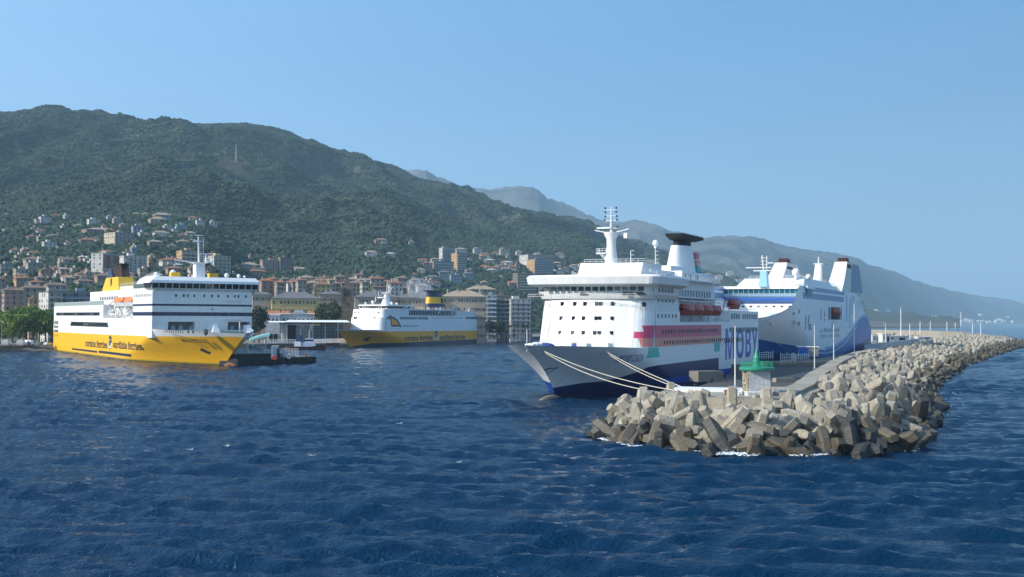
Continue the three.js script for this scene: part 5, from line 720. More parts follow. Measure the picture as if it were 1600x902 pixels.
  line(at(1203, 506, 418), onLevel(1225, 554, 3), 'left rope from the blue and white bow down to the ramp', 0.6); line(at(1205, 506, 418), onLevel(1227, 554, 3), 'right rope from the blue and white bow down to the ramp', 0.9); line(at(1214, 536, 424), onLevel(1262, 553, 3), 'dark thin rope from the blue hull to the hut', 1.2);
}

// ---------- the town ----------
function hillPoint(px, py) { // where the sight line of a survey pixel meets the land
  let D = smoothTable(landTable.px, landTable.Ds, px) + 25; for (; D < 5200; D += 6) { const x = (px - 800) / F * D, h = ground(x, -D); if (horizon(px) - (h - EYE) / D * F <= py) break; } return V((px - 800) / F * D, ground((px - 800) / F * D, -D), -D);
}
const WALL = { w: [0.62, 0.60, 0.56], c: [0.56, 0.49, 0.37], t: [0.47, 0.385, 0.28], g: [0.41, 0.37, 0.315], p: [0.46, 0.30, 0.24], o: [0.55, 0.36, 0.18], y: [0.62, 0.47, 0.20], b: [0.30, 0.37, 0.42], d: [0.22, 0.19, 0.17], r: [0.41, 0.27, 0.20] };
const ROOF = { t: [0.36, 0.17, 0.09], o: [0.50, 0.19, 0.07], n: [0.30, 0.20, 0.14], c: [0.46, 0.36, 0.25], g: [0.19, 0.19, 0.19], w: [0.60, 0.59, 0.56], b: [0.22, 0.34, 0.36] };
const tileBump = dataTex(128, (u, v) => { const a = 0.5 + 0.5 * Math.cos(u * 2 * Math.PI * 8), b = (v * 6) % 1; return tone(a * 0.7 + b * 0.3, 0, 1); }, [0.35, 0.35]);
const wallMat = Object.fromEntries(Object.entries(WALL).map(([k, c]) => [k, mat('rendered wall', c, { map: stain })])), roofMat = Object.fromEntries(Object.entries(ROOF).map(([k, c]) => [k, mat('roof tiles', c, { map: stain, bumpMap: tileBump, bumpScale: 0.06 })]));
const shutter = mat('window', [0.045, 0.05, 0.055], { roughness: 0.35 }), shutterB = mat('shuttered window', [0.16, 0.15, 0.14], { roughness: 0.8 }), balconyM = mat('balcony slab', [0.55, 0.54, 0.51], { map: stain }), terracotta = mat('red brown panel', [0.26, 0.10, 0.07], { map: stain });
const unitBox = new THREE.BoxGeometry(1, 1, 1);
function windowsOn(t, list, D) { // list of [x, y, z, w, h, ry]; one mesh each while they can be told apart
  if (!list.length) return; const px = Math.min(...list.map((l) => Math.min(l[3], l[4]))) / D * F;
  if (px > 1.55) list.forEach(([x, y, z, w, h, ry], i) => { const m = part('window', unitBox, (i * 7 + 3) % 5 < 2 ? shutterB : shutter, t); m.position.set(x, y, z); m.scale.set(w, h, 0.2); m.rotation.y = ry; });
  else { const g = new G(); for (const [x, y, z, w, h, ry] of list) g.box(x, y, z, w, h, 0.2, ry); g.mesh('window_rows', shutter, t, { kind: 'stuff' }); }
}
let seedB = 100;
// kind: v hipped villa, h gabled house, a flat apartment block, b block with balconies, s street block with cornice and hipped roof
function building(px0, px1, yTop, yBase, kind, wall, roof, label, o = {}) {
  const R = rng(seedB++), pxc = (px0 + px1) / 2, P = o.D ? (() => { const p = at(pxc, yBase, o.D); const gy = Math.max(2.6, ground(p.x, p.z)); o.base = gy; p.y = gy; return p; })() : hillPoint(pxc, yBase), D = -P.z, k = D / F;
  const az = Math.atan((pxc - 800) / F), turn = o.turn ?? 0.28, ry = -az + turn, W = (px1 - px0) * k, H = Math.max(2.6, o.D ? EYE + (horizon(pxc) - yTop) * k - o.base : (yBase - yTop) * k);
  let d = o.depth ?? Math.max(7, W * 0.55), w = Math.max(4, (W - d * Math.sin(turn)) / Math.cos(turn));
  if (d * Math.sin(turn) > W * 0.4) { d = W * 0.4 / Math.sin(turn); w = W * 0.6 / Math.cos(turn); }
  const t = thing(o.name ?? (kind === 'v' || kind === 'h' ? 'hillside_house' : 'apartment_building'), label, o.cat ?? (kind === 'v' || kind === 'h' ? 'house' : 'building'), V(P.x, P.y - 0.3, P.z - d * 0.5), ry, o.group);
  builtUp.push([P.x, P.z - d * 0.3, Math.max(w, d) * 0.62 + 1.5]); builtUp.push([P.x + 1, P.z + d * 0.7 + 4, Math.min(16, w * 0.45) + 2]);
  const rh = kind === 'a' || kind === 'b' ? 0 : Math.min(H * 0.42, Math.min(w, d) * (kind === 'h' ? 0.34 : 0.24)), hw = H - rh + 0.3, wm = wallMat[wall], rm = roofMat[roof];
  new G().base(0, -4, 0, w, hw + 4, d).mesh('wall', o.lit ? wallMat[o.lit] : wm, t); if (o.lit) new G().base(0.04, -4, d / 2 + 0.02, w - 0.1, hw + 4 - 0.05, 0.12).mesh('front_wall', wm, t);  // lit walls carry the sun in their colour, the front overlay the shade
  const e = kind === 's' ? 0.9 : 0.6;
  if (kind === 'v' || kind === 's') { const rx = Math.max(0, w / 2 - d / 2) ; const g = new G(), A = [V(-w / 2 - e, hw, d / 2 + e), V(w / 2 + e, hw, d / 2 + e), V(w / 2 + e, hw, -d / 2 - e), V(-w / 2 - e, hw, -d / 2 - e)], a = V(-rx, hw + rh, 0), b = V(rx, hw + rh, 0), sl = (q, i) => [[q[0].x, 0], [q[1].x, 0], [q[2].x, 3], [q[3]?.x ?? 0, 3]]; if (rx > 0) { g.quad(A[0], A[1], b, a); g.quad(A[2], A[3], a, b); } else { g.tri(A[0], A[1], a, [0, 0], [w, 0], [w / 2, d / 2]); g.tri(A[2], A[3], a, [0, 0], [w, 0], [w / 2, d / 2]); } g.tri(A[1], A[2], b, [0, 0], [d, 0], [d / 2, d / 2]); g.tri(A[3], A[0], a, [0, 0], [d, 0], [d / 2, d / 2]); g.box(0, hw - 0.15, 0, w + 2 * e, 0.3, d + 2 * e); g.mesh('roof', rm, t); }
  else if (kind === 'h') { const g = new G(), y = hw, X = w / 2 + e, Z = d / 2; if (o.gableFront) { g.quad(V(-X, y, Z + e), V(0, y + rh, Z + e), V(0, y + rh, -Z), V(-X, y, -Z)); g.quad(V(0, y + rh, Z + e), V(X, y, Z + e), V(X, y, -Z), V(0, y + rh, -Z)); g.box(0, hw - 0.1, 0, w + 0.3, 0.25, d + 0.3); const gg = new G(); gg.tri(V(-w / 2, y, Z), V(w / 2, y, Z), V(0, y + rh, Z), [0, 0], [w, 0], [w / 2, rh]); gg.mesh('gable', wm, t); } else { g.quad(V(-X, y, Z + e), V(X, y, Z + e), V(X, y + rh, 0), V(-X, y + rh, 0)); g.quad(V(X, y, -Z - e), V(-X, y, -Z - e), V(-X, y + rh, 0), V(X, y + rh, 0)); const gg = new G(); for (const s of [-1, 1]) gg.tri(V(s * w / 2, y, Z), V(s * w / 2, y, -Z), V(s * w / 2, y + rh, 0), [0, 0], [d, 0], [d / 2, rh]); gg.mesh('gable', wm, t); } g.mesh('roof', rm, t); }
  else { new G().base(0, hw, 0, w + 0.5, 0.5, d + 0.5).mesh('roof', rm, t); new G().base(w * (R() - 0.5) * 0.4, hw + 0.5, 0, Math.min(5, w * 0.3), 2.2, Math.min(5, d * 0.5)).mesh('stair_tower', wm, t); }
  if (rh && D < 1400) for (let i = 0; i < (kind === 's' ? Math.round(w / 9) : 1); i++) new G().base((R() - 0.5) * w * 0.8, hw + rh * 0.3, (R() - 0.3) * d * 0.3, 0.9, rh * 0.7 + 1.2, 0.7).mesh('chimney', balconyM, t);
  if (kind === 's') new G().box(0, hw - 0.7, 0, w + 0.7, 0.4, d + 0.7).mesh('cornice', balconyM, t);
  const fl = o.floors ?? Math.max(1, Math.round(hw / 3.3)), fh = hw / fl, cols = o.cols ?? Math.max(2, Math.round(w / (kind === 'v' ? 4.4 : 3.8))), list = [], side = Math.max(1, Math.round(d / 4.5)), ww = o.ww ?? 1.25, wh = Math.min(fh * 0.56, o.wh ?? 1.8);
  for (let f = 0; f < fl; f++) { for (let c = 0; c < cols; c++) if (R() > (kind === 'v' ? 0.25 : 0.04)) list.push([(c + 0.5) / cols * w - w / 2, f * fh + fh * 0.52, d / 2 + 0.06, ww, wh, 0]); for (let c = 0; c < side; c++) if (R() > 0.3) list.push([-w / 2 - 0.02, f * fh + fh * 0.52, (c + 0.5) / side * d - d / 2, ww, wh, Math.PI / 2]); }
  windowsOn(t, list, D);
  if (kind === 'b') for (let f = 1; f < fl; f++) { const m = o.strip ? Math.max(1, Math.round(cols / 3)) : 1; for (let i = 0; i < m; i++) { const bw = o.strip ? w / m * 0.55 : w * 0.94, x = o.strip ? (i + 0.5) / m * w - w / 2 : 0; new G().base(x, f * fh - 0.1, d / 2 + 0.75, bw, 0.2, 1.5).base(x, f * fh + 0.1, d / 2 + 1.42, bw, 0.85, 0.1).mesh('balcony', o.bal ? mat('balcony front', o.bal, { map: stain }) : balconyM, t); } }
  if (kind === 'v' && R() > 0.55) new G().base(w * 0.2, 0, d / 2 + 1.2, w * 0.45, Math.min(3, hw * 0.5), 2.4).mesh('terrace', balconyM, t);
  return t;
}
const up = 'on the upper left slope', lo = 'on the lower left slope';
[ // px0, px1, yTop, yBase, kind, wall, roof, label, options
  [0, 11, 333, 341, 'v', 't', 'c', 'tan house at the left edge of the picture, highest on the slope'], [25, 37, 344, 351, 'v', 'p', 'n', 'small pinkish house ' + up + ' above the red roofed one'], [31, 48, 352, 358, 'v', 'g', 'o', 'low house with bright red roof ' + up], [57, 76, 340, 351, 'a', 'w', 'g', 'pale grey cubic house with white walls ' + up], [75, 92, 334, 342, 'v', 'c', 't', 'cream villa with tan roof beside the pale cubic house'], [95, 104, 336, 346, 'a', 'w', 'w', 'small white cube house right of the cream villa ' + up],
  [132, 154, 344, 354, 'a', 'w', 'w', 'white flat roofed villa with a central raised part ' + up], [111, 126, 350, 358, 'v', 'w', 'c', 'house with pale round looking roof left of the long building'], [121, 177, 356, 365, 's', 'p', 'c', 'very long low pinkish building with pale roof line ' + up], [162, 173, 336, 343, 'h', 'w', 'c', 'bright white little house at the top of the slope', { gableFront: true }], [172, 188, 342, 352, 'a', 'g', 'c', 'grey house with pale flat roof near the top of the slope'], [0, 8, 357, 366, 'h', 'w', 'c', 'bright white gable end at the left edge of the picture', { gableFront: true }],
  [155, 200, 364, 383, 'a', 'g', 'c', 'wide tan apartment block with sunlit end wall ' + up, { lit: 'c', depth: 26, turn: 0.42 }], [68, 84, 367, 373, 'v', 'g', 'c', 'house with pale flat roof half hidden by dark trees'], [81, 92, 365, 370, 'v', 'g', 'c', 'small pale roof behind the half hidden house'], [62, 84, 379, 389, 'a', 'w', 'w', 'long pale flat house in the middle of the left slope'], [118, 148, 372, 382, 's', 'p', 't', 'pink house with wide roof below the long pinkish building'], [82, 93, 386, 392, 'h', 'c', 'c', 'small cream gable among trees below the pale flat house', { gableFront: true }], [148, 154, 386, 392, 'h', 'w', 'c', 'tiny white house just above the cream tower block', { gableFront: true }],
  [39, 60, 393, 404, 'v', 'w', 't', 'white villa with sunlit wall and tan roof ' + lo], [32, 65, 401, 414, 's', 'g', 'n', 'wide grey house below the sunlit white villa'], [36, 64, 413, 425, 'a', 'g', 'g', 'grey terrace building under the wide grey house'], [87, 110, 402, 419, 'h', 'g', 'n', 'tall grey house with shallow gable left of the tower block'], [88, 105, 418, 432, 's', 't', 'c', 'tan three storey house below the grey gable house'], [106, 118, 420, 432, 'a', 'g', 'c', 'narrow grey house right of the tan three storey house'], [57, 80, 418, 434, 'h', 'p', 'n', 'pinkish gabled house in the lower left town', { gableFront: true }], [-6, 16, 416, 434, 'b', 'g', 'g', 'grey flats with dark balconies at the left edge of the picture'], [17, 46, 421, 436, 'b', 'g', 'c', 'grey flats with long dark loggias near the left edge'],
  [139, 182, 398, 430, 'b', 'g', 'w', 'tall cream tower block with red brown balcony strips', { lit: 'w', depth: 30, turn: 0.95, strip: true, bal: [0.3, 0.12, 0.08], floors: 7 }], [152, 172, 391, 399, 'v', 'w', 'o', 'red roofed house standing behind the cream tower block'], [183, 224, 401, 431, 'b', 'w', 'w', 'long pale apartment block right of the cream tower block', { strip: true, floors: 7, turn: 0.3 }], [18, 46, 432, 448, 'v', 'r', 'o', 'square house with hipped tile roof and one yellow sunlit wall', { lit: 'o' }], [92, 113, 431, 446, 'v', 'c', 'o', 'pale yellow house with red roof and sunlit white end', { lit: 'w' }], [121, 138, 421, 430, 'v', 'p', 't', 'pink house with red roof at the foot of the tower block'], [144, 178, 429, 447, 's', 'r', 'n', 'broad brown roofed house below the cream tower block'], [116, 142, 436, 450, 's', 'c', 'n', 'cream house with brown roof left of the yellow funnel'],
  [203, 216, 332, 339, 'v', 'c', 'c', 'cream house with flat pale roof on the crest of the slope'], [218, 229, 333, 340, 'v', 't', 'c', 'small tan house beside the cream crest house'], [233, 264, 332, 344, 's', 'b', 'c', 'long house with tan roof and bluish wall near the crest'], [227, 256, 340, 350, 'v', 't', 'c', 'tan house with broad roof below the long crest house'], [251, 265, 354, 362, 'a', 'w', 'w', 'white modern house at the right end of the slope village'], [265, 277, 358, 365, 'a', 'w', 'b', 'smaller white house just right of the modern white one'], [271, 290, 352, 359, 'a', 'b', 'w', 'low bluish house with white terrace at the right of the slope'], [211, 229, 364, 371, 'v', 'w', 'o', 'low white house with reddish roof in the middle slope'], [235, 261, 361, 371, 'v', 'w', 'c', 'wide white villa with pale tan roof in the middle slope'], [275, 287, 366, 375, 'v', 'p', 't', 'small pink house with tan roof beside a cream one'], [286, 303, 363, 373, 'v', 'c', 'c', 'cream villa with layered roofs behind the mast tip of the yellow ferry'], [227, 250, 376, 386, 'v', 'p', 'c', 'pinkish house with pale roof in the trees'], [273, 293, 375, 383, 'v', 'p', 'c', 'rosy house with long roof under the cream villa'], [258, 274, 382, 392, 'v', 'g', 'n', 'grey brown house half hidden in the trees above the red roofed villa'], [200, 218, 389, 400, 'a', 'b', 'b', 'pale turquoise house right behind the long apartment block'], [202, 222, 354, 366, 'a', 'b', 'g', 'greenish grey house in the upper middle slope'],
  [271, 306, 392, 414, 'b', 't', 'n', 'ochre apartment block with dark loggias behind the ferry mast', { lit: 'o', depth: 16, turn: 0.3 }], [322, 357, 401, 427, 'b', 'c', 'c', 'cream apartment block right of the ferry mast', { strip: true, turn: 0.5, lit: 'w' }], [245, 282, 403, 419, 's', 'w', 't', 'white villa with wide red roof above the ferry bridge'], [226, 238, 406, 423, 'a', 'o', 'c', 'narrow orange pink block with flat roof'], [256, 283, 416, 432, 's', 'r', 't', 'brown pink house with red roof below the white villa'], [290, 307, 416, 431, 'h', 'c', 't', 'cream house with gable just left of the ferry mast', { gableFront: true }], [370, 402, 410, 423, 's', 'g', 'c', 'grey house with white balustrade right of the ferry bridge'], [388, 404, 421, 434, 's', 'r', 'o', 'red roofed house at the right end of the ferry bridge'], [212, 227, 421, 440, 'a', 't', 'c', 'small tan tower house behind the ferry sun deck'], [224, 255, 427, 440, 's', 'g', 'c', 'house with long tan roof behind the ferry sun deck'],
  [404, 432, 408, 424, 'a', 'p', 'c', 'flat roofed pinkish building on the slope behind the old town'], [433, 455, 404, 427, 'a', 'd', 'n', 'tall brown block with vertical bands behind the old town', { cols: 4 }], [457, 474, 417, 426, 'h', 'c', 'c', 'cream gabled house on the slope right of the tall brown block'], [391, 415, 421, 432, 's', 'p', 't', 'long pink house behind the red roofs'],
  [563, 571, 425, 445, 'a', 'd', 'n', 'narrow dusky tower block behind the church spire'], [582, 604, 373, 382, 'v', 'p', 'n', 'brownish double house high on the wooded hill'], [568, 589, 392, 401, 'v', 'w', 'c', 'pale house with tan roof alone in the hillside woods'], [601, 617, 395, 402, 'v', 'w', 'w', 'white house with arcade alone in the hillside woods'], [637, 646, 376, 384, 'v', 't', 'c', 'small tan house high in the woods above the smoke'], [650, 668, 404, 412, 'v', 'w', 'o', 'white house with orange roof left of the tower pair'],
  [685, 706, 389, 410, 'b', 'b', 'w', 'tall white and blue grey tower with stacked balconies', { lit: 'w', turn: 0.5 }], [704, 728, 396, 425, 'b', 'b', 'n', 'tall tower with orange sunlit end and shaded blue grey front', { lit: 'o', depth: 20, turn: 0.45 }], [666, 708, 409, 425, 'b', 'b', 'n', 'long block with pink sunlit end below the towers', { lit: 'p', depth: 22, turn: 0.4 }], [710, 728, 387, 397, 'v', 'w', 'c', 'white villa with tan roof above the tower pair'], [738, 754, 389, 398, 'a', 'w', 'b', 'white flat villa at the top right of the tower pair'], [749, 766, 395, 405, 'v', 'w', 't', 'white villa with red roof right of the flat villa'], [788, 801, 408, 417, 'v', 'w', 'w', 'bright white villa left of the pale tall slab'], [756, 767, 415, 422, 'v', 'w', 'o', 'first little white house with red roof of the row below the villas'], [767, 780, 417, 426, 'v', 'w', 'o', 'second little white house with red roof of the row below the villas'], [783, 792, 418, 426, 'h', 'w', 'o', 'third little white house with red roof of the row below the villas'], [793, 807, 415, 424, 'v', 'c', 'o', 'last little house with red roof of the row below the villas'], [779, 789, 430, 438, 'h', 'y', 'c', 'pale yellow sunlit house above the quay blocks', { gableFront: true }], [793, 803, 440, 450, 'h', 'p', 'o', 'pink house with red roof beside the banded flats'], [683, 704, 423, 439, 's', 'b', 'g', 'blue grey mansion with hipped roof behind the smoke'], [663, 686, 431, 445, 's', 'g', 'g', 'grey villa left of the blue grey mansion'], [701, 722, 430, 444, 'a', 'b', 'b', 'grey villa with turquoise flat roof'], [723, 739, 426, 437, 's', 'b', 'g', 'dark villa with hipped roof right of the turquoise one'], [750, 762, 440, 452, 's', 'g', 'c', 'small square tower house above the office roof'],
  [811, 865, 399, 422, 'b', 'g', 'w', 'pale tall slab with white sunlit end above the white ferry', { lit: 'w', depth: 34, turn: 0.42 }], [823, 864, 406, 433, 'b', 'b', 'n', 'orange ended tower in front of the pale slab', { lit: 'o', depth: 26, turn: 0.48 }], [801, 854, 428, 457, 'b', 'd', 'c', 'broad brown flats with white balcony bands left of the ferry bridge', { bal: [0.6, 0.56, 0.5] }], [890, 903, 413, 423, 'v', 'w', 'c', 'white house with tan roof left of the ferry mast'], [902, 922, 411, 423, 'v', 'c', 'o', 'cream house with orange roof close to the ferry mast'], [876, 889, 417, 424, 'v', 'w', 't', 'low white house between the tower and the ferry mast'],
  [1135, 1148, 424, 430, 'v', 'w', 'c', 'pale house at the foot of the far slope left of the blue ferry mast'], [1118, 1130, 430, 437, 'v', 'w', 'c', 'pale low house behind the white ferry stern'], [1150, 1164, 437, 443, 'a', 'w', 'c', 'white low house just above the blue ferry bridge'], [1100, 1112, 427, 433, 'v', 'c', 'c', 'cream house behind the white ferry funnel'], [1010, 1022, 421, 427, 'v', 'w', 'c', 'white house on the far slope between mast and funnel'], [1168, 1178, 432, 438, 'v', 'w', 'c', 'last pale house on the slope beside the blue ferry mast'],
  // old town along the port
  [0, 32, 449, 484, 's', 'p', 'n', 'big pinkish street block at the left edge above the trees', { D: 705, turn: 0.2 }], [30, 66, 445, 484, 's', 't', 'n', 'tan street block beside the pinkish one', { D: 735, turn: 0.2 }], [40, 54, 464, 484, 'h', 'o', 'o', 'small orange house squeezed before the modern grey block', { D: 690, gableFront: true, turn: 0.1 }], [52, 87, 457, 484, 'b', 'g', 'g', 'modern grey block with white balcony bands at the port', { D: 675, lit: 'w', depth: 24, turn: 0.3 }], [86, 145, 457, 484, 'a', 'b', 'g', 'long dark glazed modern building behind the yellow ferry stern', { D: 690, ww: 3.2, wh: 2, turn: 0.1 }], [66, 100, 441, 458, 's', 'c', 'n', 'cream house with brown roof behind the modern grey block', { D: 790 }], [-14, 4, 432, 450, 's', 'g', 'n', 'grey house cut by the left edge of the picture', { D: 800 }],
  [392, 421, 456, 502, 's', 'g', 'g', 'grey tan street block right behind the yellow ferry bow', { D: 770, turn: 0.06, cols: 6, floors: 5 }], [419, 496, 456, 502, 's', 'y', 'g', 'large ochre yellow street block with slate roof', { D: 765, turn: 0.06, floors: 5, cols: 13 }], [497, 533, 455, 484, 's', 'g', 'g', 'grey white street facade left of the church tower', { D: 800, turn: 0.05, floors: 4, cols: 7 }], [551, 620, 455, 500, 's', 'g', 'g', 'long grey street block behind the small ferry mast', { D: 820, turn: 0.05, cols: 13, floors: 5 }], [618, 690, 456, 500, 's', 'g', 'g', 'long grey tan street block behind the small ferry deck', { D: 830, turn: 0.05, cols: 13, floors: 5 }], [688, 758, 454, 500, 's', 't', 'c', 'wide tan classical block right of the yellow and navy funnel', { D: 840, turn: 0.12, cols: 15, floors: 5 }],
  [741, 762, 462, 524, 'b', 'g', 'g', 'shaded flats with dark balconies right of the tan classical block', { D: 905, turn: 0.06 }], [760, 776, 462, 524, 'b', 'b', 'w', 'blue white flats with stacked balconies at the port', { D: 900, bal: [0.5, 0.55, 0.6], turn: 0.05 }], [775, 796, 463, 524, 'b', 'd', 'g', 'dark flats with deep balconies left of the white block', { D: 910, bal: [0.4, 0.38, 0.35], turn: 0.06 }], [793, 830, 468, 524, 'b', 'w', 'w', 'white block with long balconies beside the white ferry', { D: 935, lit: 'w', turn: 0.25 }], [728, 774, 446, 462, 's', 'g', 'c', 'grey building with broad pale roof above the classical block', { D: 960 }],
  [403, 426, 435, 448, 's', 'r', 'o', 'first red roof right of the ferry bridge, with orange wall', { D: 880 }], [427, 443, 438, 449, 's', 'r', 'o', 'brightest red roof just under the grey dome', { D: 870 }], [443, 476, 437, 450, 's', 'w', 't', 'white house with long red roof right of the dome', { D: 900 }], [476, 492, 439, 451, 's', 'c', 'c', 'cream house with pale roof in the old town', { D: 890 }], [489, 515, 441, 452, 's', 'y', 't', 'pale yellow sunlit house with brown roof and dark windows', { D: 870, lit: 'y' }], [487, 521, 434, 443, 's', 'p', 't', 'long red roof behind the pale yellow house', { D: 940 }], [520, 538, 429, 446, 's', 'p', 'n', 'dusky pink house behind the church spire', { D: 950 }], [553, 579, 440, 457, 'h', 'y', 't', 'yellow gabled house right of the church tower', { D: 880, gableFront: true }], [578, 607, 445, 457, 's', 'c', 'n', 'cream house with long brown roof behind the small ferry mast', { D: 900 }], [606, 638, 446, 457, 's', 'r', 't', 'reddish house with long roof left of the smoke', { D: 910 }], [636, 664, 447, 457, 's', 'g', 'n', 'grey house with brown roof behind the smoke', { D: 930 }], [553, 566, 427, 441, 's', 'c', 't', 'cream house with red roof behind the yellow gable', { D: 1000 }], [574, 592, 432, 442, 'h', 't', 'n', 'tan gable end above the long brown roof', { D: 1010 }],
].forEach((b) => building(...b));
{ // more roofs of the old town, packed between the named houses
  const R = rng(808), wl = 'wccgtg', rl = 'tntct';
  for (let i = 0; i < 46; i++) { const px = i < 34 ? 404 + R() * 250 : -8 + R() * 230, D = 850 + R() * 150, y = i < 34 ? 447 + R() * 9 - (D - 850) * 0.06 : 450 - R() * 24, w = 12 + R() * 14; building(px, px + w, y - 9 - R() * 4, y + 3, 's', wl[Math.floor(R() * 6)], rl[Math.floor(R() * 5)], 'small tile roofed house packed among the roofs of the old town', { D: i < 34 ? D : undefined, group: 'old town houses', cat: 'house', name: 'old_town_house' }); }
  for (let i = 0; i < 130; i++) { const a = R(), px = a < 0.7 ? R() * (i < 50 ? 330 : 410) : 640 + R() * 240, y = a < 0.7 ? (i < 50 ? 342 + R() * 82 : 404 + R() * 42) : 398 + R() * 52, w = 7 + R() * 10; building(px, px + w, y - 4 - R() * 5, y + 2, R() > 0.4 ? 'v' : 'a', 'wwctgp'[Math.floor(R() * 6)], 'tcocw'[Math.floor(R() * 5)], 'small house partly hidden among trees on the slope', { group: 'houses hidden among the trees', name: 'hillside_house' }); }
}
// far villages along the cape
{
  const R = rng(99), g = new G().base(0, 0, 0, 16, 8, 11).mesh('far_house', mat('pale render', [0.66, 0.63, 0.58]), null); tag(g, 'pale speck of a house on the hazy far shore of the cape', 'house', 'houses on the far cape');
  const proto = new G().base(0, 0, 0, 16, 8, 11).loft([[8, 9, 6], [11, 4, 0.5]].map(([y, a, b]) => [[-a, y, b], [a, y, b], [a, y, -b], [-a, y, -b]])).geo(); g.geometry = proto; let first = true;
  for (let i = 0; i < 70; i++) { const px = i < 26 ? 1480 + R() * 90 : 1355 + R() * 230, t = i < 26 ? 0.012 + R() * 0.02 : 0.02 + R() * R() * 0.3, c = table([860, 1100, 1250, 1340, 1400, 1460, 1520, 1600, 1800], [3600, 4300, 5000, 5600, 7200, 8600, 10500, 13000, 15500], px), D = c + t * 3000, x = (px - 800) / F * D, y = capeHeight(x, -D, px, D); const o = first ? g : copy(g, V(), 0); first = false; o.position.set(x, y, -D); o.rotation.y = R(); o.scale.setScalar((0.9 + 1.4 * R()) * D / 9000); }
}

// ---------- port front ----------
const px2m = (px, D) => px * D / F;
{
  const edge = [[-80, 550], [0, 549], [80, 547.5], [240, 545], [400, 545], [480, 543], [530, 541], [640, 538], [752, 533.5], [830, 531.5], [930, 527], [1010, 522]].map(([a, b]) => onLevel(a, b, 0)), back = edge.map((p) => p.clone().multiplyScalar(1).add(V(p.x * 0.16, 0, p.z * 0.16)));
  const g = new G(), f = new G(); for (let i = 0; i < edge.length - 1; i++) { const a = edge[i], b = edge[i + 1], c = back[i + 1], d = back[i]; g.quad(a.clone().setY(2.72), b.clone().setY(2.72), c.clone().setY(2.72), d.clone().setY(2.72)); f.quad(a.clone().setY(-3), b.clone().setY(-3), b.clone().setY(2.72), a.clone().setY(2.72)); }
  structure(tag(g.mesh('town_quay', mat('worn quay paving', [0.23, 0.21, 0.18], { map: stain }), null), 'paved quay along the town front', 'quay')); structure(tag(f.mesh('quay_edge', mat('stained quay wall', [0.15, 0.125, 0.095], { map: stain }), null), 'stained quay wall above the water along the town', 'quay wall'));
}
// trees: a tapered trunk with limbs, and a crown of many small leaf faces
const leafM = [[0.13, 0.19, 0.03], [0.030, 0.050, 0.022], [0.05, 0.085, 0.028]].map((c) => mat('leaves', c, { side: THREE.DoubleSide, roughness: 1 })), bark = mat('bark', [0.11, 0.08, 0.055], { map: stain });
function crown(seed, n, rx, ry, flat) {
  const R = rng(seed), g = new G(); for (let i = 0; i < 7; i++) { const a = R() * 6.28, r = 0.45 * Math.sqrt(R()); g.add(crownGeo(seed + i, 1), new THREE.Matrix4().compose(V(Math.cos(a) * r * rx, (R() - 0.5) * 0.7 * ry, Math.sin(a) * r * rx), new THREE.Quaternion(), V(rx * 0.46, ry * 0.42, rx * 0.46))); }
  for (let i = 0; i < n; i++) { const u = R() * 2 - 1, a = R() * 6.28, r = Math.cbrt(0.25 + 0.75 * R()), k = 1 + 0.22 * n3(Math.cos(a) * 1.7 + seed, u * 1.7, Math.sin(a) * 1.7), c = V(Math.sqrt(1 - u * u) * Math.cos(a) * r * rx * k, (flat ? Math.max(-1, Math.min(0.75, u * 1.3)) : u) * r * ry * k, Math.sqrt(1 - u * u) * Math.sin(a) * r * rx * k), s = 0.035 * (rx + ry) + 0.3 * R(), q = new THREE.Quaternion().setFromEuler(new THREE.Euler(R() * 6, R() * 6, R() * 6)), P = [[-s, -s * 0.6], [s, -s * 0.5], [s * 0.8, s * 0.7], [-s * 0.9, s * 0.6]].map(([x, y]) => V(x, y, 0).applyQuaternion(q).add(c)); g.quad(...P); }
  return g.geo();
}
const crowns = [0, 1, 2].map((i) => crown(61 + i * 7, 900, 5.4, 5.2, true)), roundCrowns = [0, 1].map((i) => crown(90 + i * 5, 800, 5, 5.6, false));
function tree(p, h, s, geo, m, label, group) {
  const t = thing('tree', label, 'tree', p, p.x, group), c = h - 4.6 * s, g = new G().bar(V(0, -0.5, 0), V(0, c * 0.75, 0), 0.42 * s, 7, 0.26 * s); for (let i = 0; i < 5; i++) { const a = i * 1.26 + p.x; g.bar(V(0, c * 0.62, 0), V(Math.cos(a) * 2.4 * s, c + 1.2 * s, Math.sin(a) * 2.4 * s), 0.16 * s, 5, 0.06 * s); } g.mesh('trunk', bark, t);
  const k = part('crown', geo, m, t); k.position.y = c; k.scale.setScalar(s); builtUp.push([p.x, p.z, 5 * s]); return t;
}
[[-4, 626, 20], [8, 634, 22], [20, 622, 20.5], [31, 636, 22.5], [42, 640, 24.5], [52, 630, 22.5], [62, 640, 23], [72, 630, 22], [82, 640, 22.5], [91, 634, 21.5]].forEach(([px, D, h], i) => { const p = at(px, 0, D); p.y = 2.7; tree(p, h - 4.2, 1.2, crowns[i % 3], leafM[0], 'bright green clipped tree in the row behind the parked cars at left', 'trees of the left quay row'); });
const spot = (px, D, y = 2.7) => { const p = at(px, 0, D); p.y = y; return p; };
tree(spot(405, 690), 20, 1.15, roundCrowns[0], leafM[1], 'dark round tree just right of the yellow ferry bow'); tree(spot(398, 700), 15, 0.95, roundCrowns[1], leafM[1], 'smaller dark tree half hidden behind the yellow ferry bow'); tree(spot(505, 742), 23, 1.0, roundCrowns[1], leafM[1], 'dark tree left of the church nave'); tree(spot(520, 738), 23, 1.1, roundCrowns[0], leafM[1], 'dark tree at the foot of the church tower'); tree(spot(766, 880), 13, 0.8, roundCrowns[0], leafM[1], 'dark tree left of the palms below the blue white flats'); tree(spot(781, 885), 13, 0.85, roundCrowns[1], leafM[1], 'dark tree among the palms below the dark flats');
